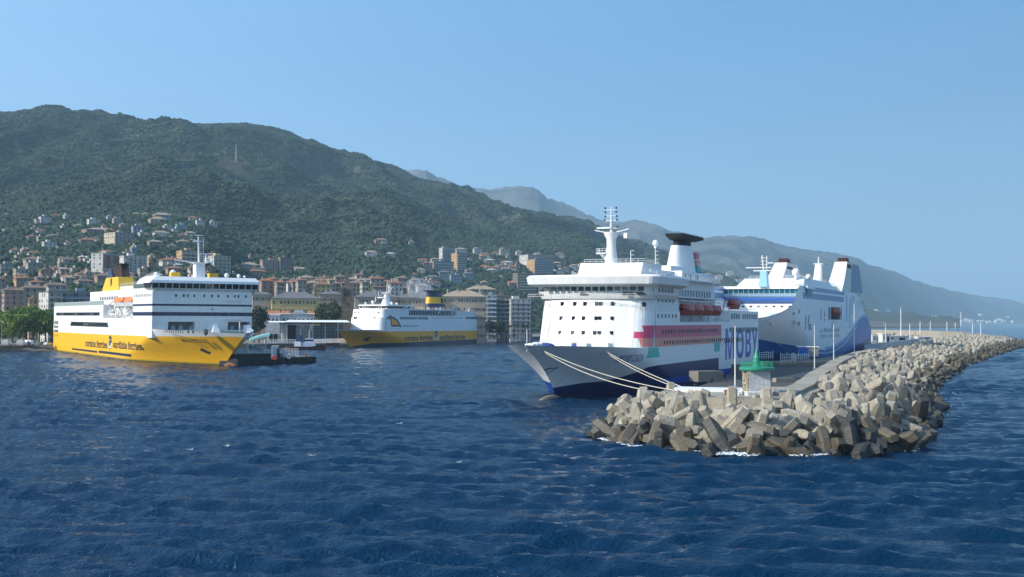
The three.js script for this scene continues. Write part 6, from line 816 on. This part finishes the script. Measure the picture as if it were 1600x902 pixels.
{ const R = rng(71), trunk = new G().bar(V(0, -0.5, 0), V(0.3, 9.5, 0.1), 0.34, 7, 0.24).geo(), g = new G(); for (let i = 0; i < 16; i++) { const a = i * 2.4, e = 0.9 - (i / 16) * 1.5; let p = V(0, 0, 0); for (let k = 1; k <= 4; k++) { const t = k / 4, q = V(Math.cos(a) * 2.7 * t, Math.sin(e) * 2 * t - 1.5 * t * t, Math.sin(a) * 2.7 * t), s = V(-Math.sin(a), 0, Math.cos(a)).multiplyScalar(0.42 * (1 - 0.7 * t) + 0.06); g.quad(p.clone().sub(s), q.clone().sub(s), q.clone().add(s), p.clone().add(s)); p = q; } } const fr = g.geo();
  for (let i = 0; i < 15; i++) { const p = spot(752 + i * 5.6 + R() * 3, 868 + R() * 16), t = thing('palm_tree', 'palm in the row along the quay between the small and the white ferry', 'palm', p, i * 1.3, 'palms on the right part of the town quay'); part('trunk', trunk, bark, t); const c = part('crown', fr, leafM[1], t); c.position.set(0.3, 9.5 + R(), 0.1); t.scale.setScalar(0.95 + 0.25 * R()); } }
// church
{
  const t = thing('church', 'brown stone church with tall pointed bell tower left of the small yellow ferry', 'church', spot(542, 775), 0.14), stone = mat('brown stone', [0.145, 0.11, 0.08], { map: stain, bumpMap: rough, bumpScale: 0.08 }), ty = (y, D = 775) => EYE + (497.05 - y) / F * D - 2.7, s = 7.4, sq = (y, a) => [[-a, y, a], [a, y, a], [a, y, -a], [-a, y, -a]];
  new G().loft([sq(-1, s / 2 + 0.4), sq(ty(485), s / 2 + 0.4), sq(ty(484), s / 2), sq(ty(456), s / 2 - 0.1), sq(ty(452), s / 2 - 0.7)]).mesh('tower', stone, t); new G().loft([sq(ty(452), s / 2 - 0.6), sq(ty(447), s / 2 - 1.5), sq(ty(422), 0.12)]).mesh('spire', stone, t);
  for (const x of [-1.1, 1.1]) new G().base(x, ty(463), s / 2 + 0.02, 1.2, 4.2, 0.3).mesh('belfry_opening', blackPaint, t); new G().base(-s / 2 - 0.02, ty(463), 0, 0.3, 4.2, 1.4).mesh('belfry_opening', blackPaint, t); for (const x of [-1, 1]) for (const z of [-1, 1]) new G().loft([[ty(470), 0.8], [ty(451), 0.6], [ty(446), 0.05]].map(([y, a]) => [[x * 3.4 - a, y, z * 3.4 + a], [x * 3.4 + a, y, z * 3.4 + a], [x * 3.4 + a, y, z * 3.4 - a], [x * 3.4 - a, y, z * 3.4 - a]])).mesh('corner_pinnacle', stone, t); new G().base(0.6, ty(478), s / 2, 0.8, 1.8, 0.3).mesh('slit_window', blackPaint, t);
  const w = px2m(37, 775), x0 = -px2m(45, 775), h = ty(486), top = ty(470), g = new G(), z0 = 2.5, z1 = -26; g.loft([0, h].map((y) => [[x0, y, z0], [x0 + w, y, z0], [x0 + w, y, z1], [x0, y, z1]])); g.tri(V(x0, h, z0), V(x0 + w, h, z0), V(x0 + w * 0.78, top, z0), [0, 0], [w, 0], [w / 2, 6]); g.mesh('nave', stone, t); const r = new G(); r.quad(V(x0 - 0.6, h - 0.4, z0 + 0.4), V(x0 + w * 0.78, top + 0.2, z0 + 0.4), V(x0 + w * 0.78, top + 0.2, z1), V(x0 - 0.6, h - 0.4, z1)); r.quad(V(x0 + w * 0.78, top + 0.2, z0 + 0.4), V(x0 + w + 0.3, h - 0.4, z0 + 0.4), V(x0 + w + 0.3, h - 0.4, z1), V(x0 + w * 0.78, top + 0.2, z1)); r.mesh('roof', roofMat.t, t);
}
// dome behind the red roofs
{ const D = 900, t = thing('domed_building', 'round grey dome rising among the red roofs of the old town', 'dome', spot(435, D, 30), 0), m = mat('zinc', [0.38, 0.41, 0.45], { roughness: 0.5 }); new G().cyl(0, -14, 0, 4.2, 4.2, 14.4, 18).mesh('drum', wallMat.c, t); part('dome', new THREE.SphereGeometry(4.1, 18, 8, 0, 6.283, 0, Math.PI / 2).scale(1, 0.8, 1).translate(0, 0.4, 0), m, t); new G().cyl(0, 3.5, 0, 0.4, 0.3, 1.2, 8).mesh('lantern', m, t); }
// station with curved pediment
{
  const D = 735, t = thing('ferry_station', 'low white station building with curved gable and orange roofs behind the canopy', 'station', spot(454, D), 0.19), k = (px) => px2m(px - 454, D), ty = (y) => EYE + (496.6 - y) / F * D - 2.7, white = mat('white render', [0.6, 0.61, 0.64], { map: stain }), sh = new THREE.Shape();
  new G().base(k(464), 0, -6, px2m(54, D), ty(491), 11).mesh('wall', white, t); new G().base(k(427), 0, -5.5, px2m(22, D), ty(493), 14).mesh('side_wing', white, t); new G().base(k(464), ty(491), -6, px2m(55, D), 0.6, 11.8).base(k(427), ty(493), -5.5, px2m(23, D), 0.6, 14.8).mesh('cornice', cleanWhite, t);
  const a = k(452), b = k(482), m = (a + b) / 2, y0 = ty(491), y1 = ty(484.5); sh.moveTo(a, y0); sh.quadraticCurveTo(m - 3.4, y0 + 0.5, m - 2.6, y1); sh.lineTo(m + 2.6, y1); sh.quadraticCurveTo(m + 3.4, y0 + 0.5, b, y0); part('gable', new THREE.ExtrudeGeometry(sh, { depth: 0.7, bevelEnabled: false }).translate(0, 0, -0.7), white, t);
  for (const [p, w] of [[427, 24], [446, 14], [486, 12]]) { const W = px2m(w, D) / 2, x = k(p), y = ty(492), g = new G(); g.quad(V(x - W, y, 0.2), V(x + W, y, 0.2), V(x + W * 0.9, y + 2.6, -6), V(x - W * 0.9, y + 2.6, -6)); g.tri(V(x - W, y, -12), V(x - W, y, 0.2), V(x - W * 0.9, y + 2.6, -6), [0, 0], [9, 0], [4, 3]); g.tri(V(x + W, y, 0.2), V(x + W, y, -12), V(x + W * 0.9, y + 2.6, -6), [0, 0], [9, 0], [4, 3]); g.mesh('roof', roofMat.o, t); }
  for (const px of [461, 467.5, 474]) new G().cyl(0, 0, 0, 0.55, 0.55, 0.2, 10).add(new THREE.BoxGeometry(1.1, 0.2, 1.2), new THREE.Matrix4().makeTranslation(0, 0.1, 0.6)).mesh('window', shutter, t).position.set(k(px), ty(499), 0) ; for (const o of t.children) if (o.name === 'window') o.rotation.x = Math.PI / 2; for (const px of [420, 427, 433, 444, 450, 481, 487]) new G().base(k(px), ty(502), px < 440 ? 1.55 : -0.45, 1.1, 1.7, 0.2).mesh('upper_window', shutter, t);
  for (const px of [424.5, 431.5]) new G().base(k(px), 0.4, 1.56, 2.2, 4.2, 0.25).cyl(k(px), 4.4, 1.5, 1.1, 1.1, 0.3, 12).mesh('arch_opening', blackPaint, t); for (let i = 0; i < 8; i++) new G().base(k(417 + i * 2.7), ty(492.5), 1.6, 0.35, 1.2, 0.35).mesh('baluster', cleanWhite, t);
}
{
  const D = 715, t = thing('harbour_canopy', 'long thin white canopy roof over a glazed waiting hall', 'canopy', spot(480, D), 0.175), k = (px) => px2m(px - 480, D), ty = (y) => EYE + (496.7 - y) / F * D - 2.7;
  { const slab = (xa, xb, y, h, zf) => new G().loft([[y, 0], [y + h, 1.8]].map(([yy, i]) => [[xa + i, yy, zf - i], [xb - i, yy, zf - i], [xb - i, yy, -10], [xa + i, yy, -10]])); slab(k(414), k(546), ty(504), 0.75, 4.2).mesh('roof', cleanWhite, t); slab(k(446), k(546.5), ty(504) + 0.2, 1.25, 5).mesh('roof_fascia', cleanWhite, t); } new G().base(k(487), ty(507), -8, px2m(100, D), 0.9, 1).mesh('beam', darkConcrete, t); for (const px of [442, 449, 470, 489, 508, 528]) new G().cyl(k(px), 0, 1.5, 0.25, 0.25, ty(504), 8).mesh('column', whiteMetal, t);
  new G().base(k(442.5), 0, -2, px2m(6.4, D), ty(506.5), 3).mesh('white_pier', mat('cream pier', [0.62, 0.6, 0.52], { map: stain }), t); new G().base(k(449), 0, -2.5, px2m(3, D), ty(507), 3).mesh('cream_pier', wallMat.c, t); for (const [a, b, c, d] of [[463, 473, 463, 476], [474, 484, 475, 491]]) new G().loft([[0, c, d], [ty(508), a, b]].map(([y, l, r]) => [[k(l), y, -1.2], [k(r), y, -1.2], [k(r), y, -3], [k(l), y, -3]])).mesh('sloping_wall', mat('grey concrete', [0.33, 0.33, 0.33], { map: stain }), t);
  new G().base(k(512), 0, -4, px2m(50, D), ty(508.5), 6).mesh('glass_hall', mat('hall glass', [0.03, 0.045, 0.05], { roughness: 0.1 }), t); for (let i = 0; i <= 12; i++) new G().base(k(487.5 + i * 4.1), 0, -0.9, 0.14, ty(508.5), 0.14).mesh('mullion', greyMetal, t); for (const y of [512, 517, 522]) new G().base(k(512), ty(y), -0.88, px2m(50, D), 0.14, 0.14).mesh('transom', greyMetal, t); new G().base(k(456), 0, -6, px2m(14, D), ty(508), 1).mesh('dark_bay', blackPaint, t);
}
function fenceRow(px0, py0, px1, py1, n, h, label, m = cleanWhite, level = 2.72, solid = 0.16) { const a = onLevel(px0, py0, level), b = onLevel(px1, py1, level), t = thing('quay_fence', label, 'fence', a), d = V(b.x - a.x, 0, b.z - a.z); for (let i = 0; i <= n; i++) { const p = d.clone().multiplyScalar(i / n); new G().bar(p, p.clone().setY(h), solid, 4).mesh('post', m, t); } for (const k of [0.4, 0.95]) new G().bar(V(0, h * k, 0), d.clone().setY(h * k), 0.08, 4).mesh('rail', m, t); return t; }
fenceRow(486, 537, 540, 535.5, 30, 2.6, 'white picket fence along the quay left of the small ferry bow', cleanWhite, 2.72, 0.22); fenceRow(752, 529.5, 832, 527.5, 30, 2.2, 'pale railing along the quay below the palms', whiteMetal, 2.72, 0.12); fenceRow(414, 537, 462, 537, 20, 2.4, 'white fence below the canopy between ferry bow and tug', cleanWhite, 2.72, 0.16); fenceRow(0, 541, 80, 540, 26, 1.0, 'low dark kerb rail along the edge of the left quay', darkConcrete, 2.72, 0.1);
// pontoon pier right of the yellow ferry bow
{
  const a = onLevel(372, 572, 0), b = onLevel(495, 567.5, 0), d = V(b.x - a.x, 0, b.z - a.z), L = d.length(), t = thing('floating_pier', 'dark floating pier with tyre fenders right of the yellow ferry bow', 'pier', a, Math.atan2(-d.z, d.x)), dk = mat('tarred steel', [0.022, 0.022, 0.024], { map: stain });
  new G().box(L / 2, 0.9, -5, L, 3.2, 10).mesh('hull', dk, t); new G().box(L * 0.3, 3.2, -5.5, L * 0.6, 1.6, 8).mesh('raised_deck', dk, t); new G().box(L * 0.78, 2.6, -5, L * 0.42, 0.2, 9.6).mesh('deck', mat('worn deck', [0.25, 0.22, 0.18], { map: stain }), t); for (let i = 0; i < 9; i++) { const m = part('tyre', new THREE.TorusGeometry(0.75, 0.3, 6, 12), rubber, t); m.position.set(L * (0.1 + i * 0.105), 1.4, 0.2); } const e = part('tyre', new THREE.TorusGeometry(1.0, 0.42, 8, 14), rubber, t); e.position.set(L + 0.5, 1.3, -2.5); e.rotation.y = 0.9; new G().cyl(L * 0.93, 2.7, -3, 0.35, 0.45, 0.8, 8).mesh('bollard', redPaint, t);
  const on = (px, py, y) => { const p = onLevel(px, py, y); return p; };
  const hut = thing('pier_hut', 'small white control cabin on the floating pier', 'cabin', on(431, 560, 2.7), 0.2); new G().base(0, 0, 0, 2.2, 4.4, 2.4).mesh('wall', mat('grey cabin', [0.45, 0.46, 0.5]), hut); new G().base(-1.2, 0, 0.2, 0.5, 4.4, 2.2).mesh('white_panel', cleanWhite, hut); new G().base(0, 4.4, 0, 2.5, 0.2, 2.7).mesh('roof', whiteMetal, hut); new G().base(1.0, 0, 1.3, 0.8, 3.6, 0.6).mesh('door', blackPaint, hut);
  tag(new G().base(0, 0, 0, 1.5, 1.3, 1.2).cyl(0, 1.3, 0, 0.5, 0.3, 0.3, 8).mesh('hose_reel', redPaint, null), 'red hose reel box at the foot of the white pier cabin', 'hose box').position.copy(on(430, 562, 2.7));
  const fen = (px0, px1, py, n, h, label) => { const A = on(px0, py, 2.7), B = on(px1, py, 2.7), q = thing('pier_fence', label, 'fence', A), dd = V(B.x - A.x, 0, B.z - A.z); for (let i = 0; i <= n; i++) { const p = dd.clone().multiplyScalar(i / n); new G().bar(p, p.clone().setY(h), 0.07, 4).mesh('post', whiteMetal, q); } for (let i = 1; i <= 5; i++) new G().bar(V(0, h * i / 5, 0), dd.clone().setY(h * i / 5), 0.05, 4).mesh('rail', whiteMetal, q); };
  fen(414, 427, 558, 6, 3.0, 'white mesh fence left of the pier cabin'); fen(440, 467, 558, 12, 3.2, 'long white mesh fence right of the pier cabin'); tag(part('life_ring', new THREE.TorusGeometry(0.7, 0.22, 8, 16), cleanWhite, null), 'white life ring hanging on the pier fence', 'life ring').position.copy(on(452, 557, 3.2)); tag(new G().base(0, 0, 0, 9, 1.7, 4).base(0, 1.7, 0, 9.3, 0.15, 4.3).mesh('storage_container', mat('blue grey steel', [0.10, 0.14, 0.2], { map: stain }), null), 'blue grey flat container behind the floating pier', 'container').position.copy(on(404, 545, 2.7)); tag(new G().base(0, 0, 0, 1.2, 4.6, 1.2).base(0, 4.6, 0, 1.4, 0.2, 1.4).mesh('white_post', cleanWhite, null), 'square white post between ferry bow and pier', 'post').position.copy(on(386, 556, 2.7));
  for (const [px, h] of [[396, 4], [400, 2.6], [389, 2]]) tag(new G().bar(V(0, 0, 0), V(0, h, 0), 0.1, 5).box(0, h, 0, 1.4, 0.25, 0.3).mesh('mooring_lamp', whiteMetal, null), `thin ${h > 3 ? 'tall' : h > 2.3 ? 'short' : 'very low'} lamp on the dark end of the floating pier`, 'lamp').position.copy(on(px, 556, 2.7));
  const w = thing('boarding_tunnel', 'sloping turquoise glazed boarding gangway beside the yellow ferry bow', 'gangway', onLevel(390, 540, 2.7), 0.1), D = 610, Lw = px2m(33, D), tm = mat('turquoise glazing', [0.18, 0.45, 0.42], { roughness: 0.25 }); for (let i = 0; i < 9; i++) { const g = new G(), x0 = Lw * i / 9 + 0.08, x1 = Lw * (i + 1) / 9 - 0.08, sec = (x) => [0, 0.6, 1.2, 1.9, 2.5, 3.14].map((a) => V(x, 2.2 + x * 0.28 + Math.sin(a) * 2.1 * (0.7 + 0.3 * Math.sin(x / Lw * 3.1)), Math.cos(a) * 1.7)); const A = sec(x0), B = sec(x1); for (let k = 0; k < 5; k++) g.quad(A[k], B[k], B[k + 1], A[k + 1]); g.mesh('glazed_bay', tm, w); new G().bar(A[2], A[3], 0.14, 4).bar(A[1], A[2], 0.14, 4).mesh('rib', whiteMetal, w); } for (const x of [0.15, 0.8]) new G().bar(V(Lw * x, -0.3, 0), V(Lw * x, 2.4 + Lw * x * 0.28, 0), 0.25, 6).mesh('leg', greyMetal, w);
}
// tug and work boat
{
  const p = onLevel(478, 546.5, 0), t = thing('tug_boat', 'dark red tug with white and blue house and twin blue funnels', 'tug', p, 0.12), L = 22, red = mat('dark red hull', [0.11, 0.018, 0.022], { map: stain }), blue = mat('tug blue', [0.02, 0.04, 0.13]);
  const sec = (x) => { const s = Math.abs(x) / (L / 2), b = 3.2 * Math.sqrt(Math.max(0.01, 1 - s ** (x > 0 ? 2.2 : 5))), y = 1.7 + 1.5 * Math.max(0, x / 11) ** 2; return [V(x, -0.6, b * 0.8), V(x, y, b), V(x, y, -b), V(x, -0.6, -b * 0.8)]; }; { const g = new G(); let q; for (let i = 0; i <= 18; i++) { const r = sec(-L / 2 + L * i / 18); if (q) for (let k = 0; k < 4; k++) g.quad(q[k], r[k], r[(k + 1) % 4], q[(k + 1) % 4]); q = r; } g.mesh('hull', red, t); }
  new G().base(0.5, 1.7, 0, 10, 2.2, 4.6).mesh('deck_house', mat('pale blue house', [0.42, 0.5, 0.62]), t); new G().base(-4.2, 1.8, 0.6, 3.6, 2.6, 4).mesh('white_house', cleanWhite, t); new G().base(2, 3.9, 0, 4.4, 2.2, 3.8).mesh('wheelhouse', mat('pale blue house', [0.5, 0.56, 0.66]), t); new G().base(2, 4.7, 0, 4.5, 0.9, 3.9).mesh('wheelhouse_window', glassDark, t); for (const z of [-1.2, 1.2]) new G().loft([[3.8, 0.9], [8, 0.65]].map(([y, a]) => [[-3.4 - a + z * 0.9, y, z + a], [-3.4 + a + z * 0.9, y, z + a], [-3.4 + a + z * 0.9, y, z - a], [-3.4 - a + z * 0.9, y, z - a]])).mesh('funnel', blue, t); new G().bar(V(2, 6, 0), V(2, 11, 0), 0.16, 5).bar(V(2, 9, -1), V(2, 9, 1), 0.08, 4).mesh('mast', whiteMetal, t); for (let i = 0; i < 6; i++) { const m = part('tyre', new THREE.TorusGeometry(0.5, 0.22, 6, 10), rubber, t); m.position.set(-8 + i * 3, 1, 3.25); }
  const q = onLevel(511, 544.5, 0), w = thing('work_boat', 'low grey work boat moored right of the tug', 'boat', q, 0.1); new G().loft([[-0.3, 3.4, 1], [1.1, 4.4, 1.5]].map(([y, a, b]) => [[-a, y, b], [a * 0.7, y, b], [a, y, 0], [a * 0.7, y, -b], [-a, y, -b]])).mesh('hull', mat('grey boat', [0.14, 0.16, 0.19]), w); new G().base(-1.4, 1.1, 0, 2.2, 1.3, 1.8).mesh('cabin', greyMetal, w);
  for (const [px, w2] of [[809, 5.2], [814, 4]]) { const b = thing('work_float', px < 812 ? 'larger orange float lying at the quay below the palms' : 'smaller orange float at the right of the larger one', 'float', onLevel(px, 532.5, 0), 0.1); boat(b, 0, 1, 0, w2, redPaint, orangePaint, 'hull'); }
}
// parked vehicles on the left quay
{
  const car = (c) => { const t = new THREE.Group(), m = mat('car paint', c, { physical: true, roughness: 0.35, clearcoat: 1, clearcoatRoughness: 0.08 }), sec = (z, k) => [[-2.2, 0.45, z], [2.2, 0.45, z], [2.2, 0.85, z], [1.2, 1.0, z * 0.98], [0.5, 1.48 * k, z * 0.82], [-1.3, 1.5 * k, z * 0.82], [-2.1, 1.0, z * 0.96]].map((q) => V(...q)), A = sec(0.88, 1), B = sec(-0.88, 1), g = new G(); for (let i = 0; i < 7; i++) g.quad(A[i], B[i], B[(i + 1) % 7], A[(i + 1) % 7]); for (const [S, f] of [[A, 1], [B, -1]]) for (let i = 1; i < 6; i++) f > 0 ? g.tri(S[0], S[i], S[i + 1], [0, 0], [1, 0], [1, 1]) : g.tri(S[0], S[i + 1], S[i], [0, 0], [1, 0], [1, 1]); g.mesh('body', m, t); for (const s of [1, -1]) { const w = new G(), z = s * 0.86; w.quad(V(-1.35, 1.02, z * 1.0), V(0.95, 1.02, z * 1.0), V(0.42, 1.42, z * 0.88), V(-1.22, 1.42, z * 0.88)); w.mesh('side_window', glassDark, t); } { const w = new G(); w.quad(V(1.24, 1.04, -0.78), V(1.24, 1.04, 0.78), V(0.56, 1.44, 0.68), V(0.56, 1.44, -0.68)); w.mesh('windscreen', glassDark, t); } for (const x of [-1.35, 1.4]) for (const z of [0.8, -0.8]) { const w = part('wheel', new THREE.CylinderGeometry(0.33, 0.33, 0.2, 12).rotateX(Math.PI / 2), rubber, t); w.position.set(x, 0.33, z); } for (const z of [0.6, -0.6]) new G().box(2.2, 0.72, z, 0.06, 0.16, 0.3).mesh('headlight', cleanWhite, t); return t; };
  [[5, 600, [0.03, 0.03, 0.035], 'black car at the left edge of the left quay'], [22, 600, [0.6, 0.6, 0.6], 'pale grey car between the two white boxes'], [45, 602, [0.03, 0.08, 0.25], 'blue car right of the second white box'], [57, 603, [0.55, 0.6, 0.6], 'silver car right of the blue car'], [68, 603, [0.1, 0.14, 0.14], 'dark green car before the ferry stern'], [76, 600, [0.5, 0.52, 0.52], 'pale car closest to the ferry stern'], [12, 616, [0.5, 0.5, 0.5], 'silver car in the back row under the trees'], [62, 616, [0.62, 0.62, 0.62], 'white car in the back row near the ferry stern'], [72, 617, [0.04, 0.04, 0.05], 'black car in the back row near the ferry stern'], [27, 617, [0.25, 0.03, 0.03], 'dark red car in the back row under the trees']].forEach(([px, D, c, label], i) => { const t = car(c); t.name = numbered('parked_car'); t.position.copy(spot(px, D, 2.74)); t.rotation.y = 0.3 + (i % 3) * 0.5; t.scale.setScalar(1.15); scene.add(t); tag(t, label, 'car', null); });
  const van = thing('delivery_van', 'white van with open dark rear in the back row under the trees', 'van', spot(46, 615, 2.74), -0.5); new G().loft([[0.4, 2.6, 1.05], [1.3, 2.6, 1.05], [2.5, 2.0, 0.95]].map(([y, a, b]) => [[-2.6, y, b], [a, y, b], [a, y, -b], [-2.6, y, -b]])).mesh('body', cleanWhite, van); new G().base(-2.62, 0.9, 0, 0.06, 1.3, 1.6).mesh('rear_opening', blackPaint, van); new G().base(0.9, 1.5, 1.0, 1.5, 0.6, 0.1).mesh('window', glassDark, van); for (const x of [-1.6, 1.7]) for (const z of [0.95, -0.95]) { const w = part('wheel', new THREE.CylinderGeometry(0.38, 0.38, 0.24, 12).rotateX(Math.PI / 2), rubber, van); w.position.set(x, 0.38, z); }
  for (const [px, w, l] of [[10, 3.4, 'white cube shaped tank at the left end of the left quay'], [33, 3.2, 'white cube shaped tank in the middle of the left quay']]) tag(new G().base(0, 0.2, 0, w, 2.7, 2.6).base(0, 0, 0, w * 0.9, 0.2, 2.3).base(0, 2.9, 0, w * 0.4, 0.25, 1).mesh('storage_tank', mat('white tank', [0.6, 0.6, 0.58], { map: stain }), null), l, 'tank').position.copy(spot(px, 594, 2.74));
  const lp = thing('street_lamp', 'grey street lamp at the left edge of the picture', 'lamp post', spot(3, 598, 2.7)); new G().bar(V(), V(0, 12, 0), 0.14, 6, 0.09).mesh('pole', greyMetal, lp); new G().box(0.4, 12, 0, 1.2, 0.2, 0.4).mesh('lamp_head', cleanWhite, lp);
}
// relay mast and old fort on the hill
{
  const p = hillPoint(366, 256), D = -p.z, t = thing('relay_mast', 'thin lattice relay mast standing on the hill above the old fort', 'mast', p.clone().setY(p.y - 2)), H = 32 * D / F, s = 2.2, g = new G(); for (const [x, z] of [[s, s], [s, -s], [-s, s], [-s, -s]]) g.bar(V(x, 0, z), V(x * 0.2, H, z * 0.2), 0.3, 4); for (let i = 0; i < 9; i++) { const a = i / 9, k = s * (1 - 0.8 * a), y = H * a; g.bar(V(-k, y, k), V(k * 0.9, y + H / 9, k), 0.18, 4).bar(V(k, y, k), V(k * 0.9, y + H / 9, -k), 0.18, 4); } g.mesh('lattice', greyMetal, t); new G().cyl(0, H * 0.55, 1, 1.2, 1.2, 0.6, 8).cyl(0.5, H * 0.7, 0, 1, 1, 0.6, 8).mesh('dish', cleanWhite, t);
  const q = hillPoint(357, 261), f = thing('hill_fort', 'low tan walls of an old fort on the hillside under the relay mast', 'fort', q, 0.15), W = 38 * -q.z / F, m = mat('tan stone', [0.145, 0.11, 0.08], { map: stain }); new G().base(0, -6, 0, W, 14, 14).mesh('wall', m, f); new G().base(-W * 0.3, 8, -2, W * 0.3, 4, 8).mesh('bastion', m, f); new G().base(W * 0.1, 8, -2, W * 0.2, 3, 7).mesh('roof', roofMat.n, f); for (let i = 0; i < 6; i++) new G().base(-W * 0.42 + i * W * 0.16, 3, 7.05, 2, 2.4, 0.2).mesh('window', shutter, f); builtUp.push([q.x, q.z, 26], [q.x - 20, q.z + 8, 16], [q.x + 20, q.z + 8, 16], [p.x, p.z, 8]);
}
// exhaust drifting from the small ferry's funnel
{
  const g = new G(), D = 812, blob = (px, py, rx, ry, tilt, seed) => { const q = createNoise3D(rng(seed)), b = new THREE.IcosahedronGeometry(1, 5), p = b.attributes.position; for (let i = 0; i < p.count; i++) { const v = V().fromBufferAttribute(p, i), k = 1 + 0.3 * q(v.x * 1.5, v.y * 1.5, v.z * 1.5) + 0.14 * q(v.x * 4, v.y * 4, v.z * 4); p.setXYZ(i, v.x * k, v.y * k, v.z * k); } b.computeVertexNormals(); g.add(b, new THREE.Matrix4().compose(at(px, py, D), new THREE.Quaternion().setFromEuler(new THREE.Euler(0, 0, tilt)), V(px2m(rx, D), px2m(ry, D), px2m(ry, D)))); };
  blob(655, 451, 22, 15, -0.25, 301); blob(657, 450, 16, 11, -0.2, 302); blob(661, 452, 10, 7, -0.1, 303);
  tag(g.mesh('exhaust_smoke', mat('smoke', [0.52, 0.56, 0.62], { transparent: true, opacity: 0.1, roughness: 1 }), null), 'thin grey smoke drifting left from the small ferry funnel', 'smoke', null, 'stuff');
}
plantWoods();

renderer.render(scene, camera);
